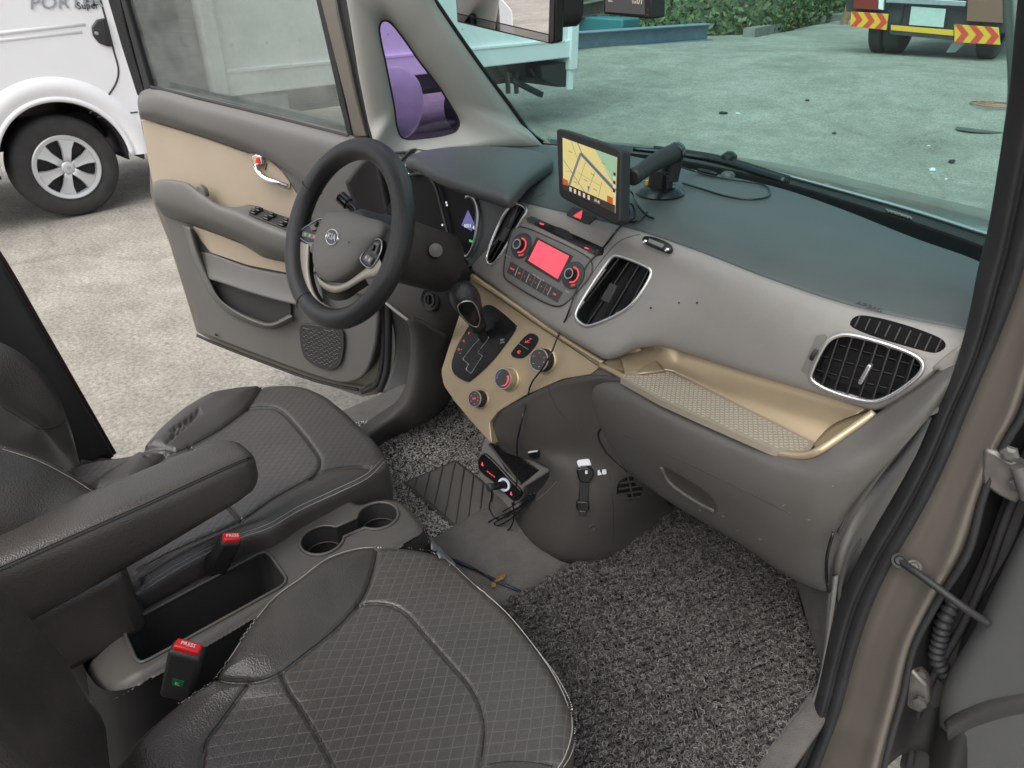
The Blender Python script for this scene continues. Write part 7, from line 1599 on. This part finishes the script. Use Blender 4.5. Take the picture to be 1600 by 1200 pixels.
G().prism(ats([(905, 797), (915, 797), (915, 807), (905, 806)], pl=spl_, off=.009), sn_, .008).build('strap_tip', M_['matt'], STp, bevel=.001); G().prism(ats([(906, 797), (915, 797.5), (915, 799.5), (906, 799)], pl=spl_, off=.0105), sn_, .002).build('buckle_glint', M_['steel'], STp)
G().prism(ats([(915, 735), (918, 736), (918, 740), (915, 741), (914, 738)], pl=spl_, off=.0135), sn_, .002).build('strap_dot', M_['whiteplas'], STp)
stuck([(934, 736), (937, 735), (938, 739), (940, 740), (940, 742), (934, 743)], .004, 'memory_card', 'left one of two tiny white cards on the lower panel', 'card', M_['whiteplas'], .0005)
stuck([(941, 735), (947, 734), (948, 740), (945, 742), (941, 741)], .004, 'memory_card', 'right one of two tiny white cards on the lower panel', 'card', M_['paper'], .0005)
CL_ = thing('cable_clip', 'small black clip with pale top edge on the lower dash panel', 'clip', on_side(832, 711))
pl = side_plane([(824, 704), (839, 704), (840, 716), (826, 718)]); G().prism(ats([(825, 707), (839, 705), (840, 715), (835, 718), (831, 717), (826, 716)], pl=pl, off=.008), pl[1], .009).build('clip_body', M_['black'], CL_, bevel=.0015); G().prism(ats([(825, 706), (839, 704), (839, 706), (825, 708)], pl=pl, off=.0085), pl[1], .003).build('clip_edge', M_['paper'], CL_)
# wires and leaf on the carpet
tz = lambda x, y, z=.43: at(x, y, z=z)
M_['bluewire'] = mat('blue_wire', (.02, .05, .14), .4)
zc = zt_fun
def cz_(px, py, o=.004):
    p = at(px, py, z=.40)
    for _ in range(12): p = at(px, py, z=zc(p[0])+o)
    return p
for k, (m, dy) in enumerate(((M_['bluewire'], 0), (M_['black'], 3), (M_['black'], -1))):
    cable([cz_(x, y+dy*math.sin(i*1.1)*.8, .005) for i, (x, y) in enumerate(((700, 872), (716, 878), (735, 886), (755, 897), (775, 908), (800, 919), (825, 928), (845, 932)))], 'seat_wire', ('blue wire', 'upper black wire', 'lower black wire')[k]+' in the bundle leaving the passenger seat bracket', r=.0022, m=m, n=80, cat='wire')
for k in range(2):
    cable([cz_(900+k*4, 868+k*1, .004), cz_(922+k*2, 867-k*1, .006), cz_(938, 870+k*2, .006), cz_(950, 880+k*3, .003)], 'floor_wire', ('nearer','farther')[1-k]+' of two short black wires tucked under the passenger mat', r=.0025, n=50, cat='wire')
lm = mat('dry_leaf', (.30, .17, .04), .7, var=.3, vscale=60)
for k, (poly, lab) in enumerate((([(776, 902), (784, 897), (791, 897), (787, 904), (779, 908), (772, 910)], 'larger dry yellow leaf piece behind the wires on the carpet'), ([(768, 908), (775, 911), (774, 917), (767, 918)], 'smaller dry yellow leaf piece in front of the wires on the carpet'))):
    P = [cz_(x, y, .006+.004*(i % 2)) for i, (x, y) in enumerate(poly)]; c = np.mean(P, 0)+A3(0, 0, .004); g = G().add(np.concatenate([P, [c]]), [(i, (i+1) % len(P), len(P)) for i in range(len(P))]); tag(g.build('dry_leaf', lm, smooth=0, solid=.0008), lab, 'leaf')
# ================================================================== rear view mirror and dash camera on the windscreen
mp = A3(-.17, .0, 1.385); mn_ = nrm(A3(-.291, -.956, -.036)); MP = (mp, mn_)
RM = thing('rear_view_mirror', 'black framed rear view mirror hanging inside the windscreen', 'mirror', mp)
ro = [(708, -60), (714, 35), (859, 69), (866, 66), (868, -40)]; G().prism(ats(ro, pl=MP), mn_, .018).build('mirror_back', M_['black'], RM, bevel=.003)
mirm = mat('mirror_glass', (.92, .92, .93), .01, metal=1); smk = mat('smoked_mirror', (.42, .40, .41), .04, metal=1)
G().prism(ats([(710, -60), (714.5, 20), (857, 53), (860, -40)], pl=MP, off=.002), mn_, .002).build('mirror_glass', mirm, RM, smooth=0); G().prism(ats([(714.6, 22), (715.3, 32), (856.6, 66), (857, 55)], pl=MP, off=.002), mn_, .002).build('smoked_strip', smk, RM, smooth=0)
G().prism(ats([(862, -60), (874, -40), (874, 20), (871, 38), (866, 44), (861, 44)], pl=MP, off=-.012), mn_, .05).build('mirror_housing', M_['matt'], RM, bevel=.006)
cp_ = at(985, 5, y=.06); cnv = nrm(A3(-.10, -.99, -.05)); CPn = (cp_, cnv)
DC_ = thing('dash_camera', 'black dash camera with small lit screen at the windscreen top', 'camera', cp_)
G().prism(ats([(941, -60), (943, 22), (1008, 29), (1018, 30), (1016, -60)], pl=CPn), cnv, .035).build('camera_body', M_['matt'], DC_, bevel=.003)
s0 = ats([(945, -50), (946, 18.5), (1007, 23), (1006, -50)], pl=CPn, off=.001); dsp = G().prism(s0, cnv, .001).build('camera_screen', em('camera_screen', S(92, 88, 90)[:3], .9), DC_, smooth=0)
e1, e2 = frame2(CPn, right=at(1007, 20, pl=CPn)-at(946, 15.5, pl=CPn)); text('01', 'lettering', mw, dsp, at(1000, 2, pl=CPn, off=.0015), e1, e2, .014, .0002); text('TUE', 'lettering', mw, dsp, at(991, 3.5, pl=CPn, off=.0015), e1, e2, .006, .0002); text('REC', 'lettering', mw, dsp, at(954, 1, pl=CPn, off=.0015), e1, e2, .006, .0002)
for k in range(2): G().lathe(at(1011.5, 15+k*8, pl=CPn, off=.001), cnv, [(0, 0), (.0008, 0), (0, .0005)], 8).build('camera_lamp', mo, DC_)

# ---- members of a kind share a group
for names, ph in ((('passenger_seat', 'driver_seat'), 'front seats of the car'), (('driver_door', 'passenger_door'), 'open front doors of the car'), (('floor_mat',), 'floor mats in the front footwells'), (('seat_belt_buckle',), 'belt buckles beside the console'), (('steel_beam',), 'steel beams stored at the edge of the yard'), (('timber_block',), 'timber blocks under the rusty beam'), (('paper_scrap',), 'paper scraps on the yard'), (('plastic_scrap',), 'black plastic scraps on the yard'), (('pebble',), 'dark pebbles on the yard'), (('seat_wire',), 'wires leaving the seat bracket'), (('floor_wire',), 'short wires tucked under the passenger mat'), (('memory_card',), 'tiny white cards on the lower panel'), (('dry_leaf',), 'dry leaf pieces on the carpet'), (('coiled_cable',), 'coiled charger cable loops'), (('box_truck', 'cargo_truck'), 'trucks parked in the yard')):
    for o in bpy.data.objects:
        if o.parent is None and o.name.split('.')[0] in names: o['group'] = ph
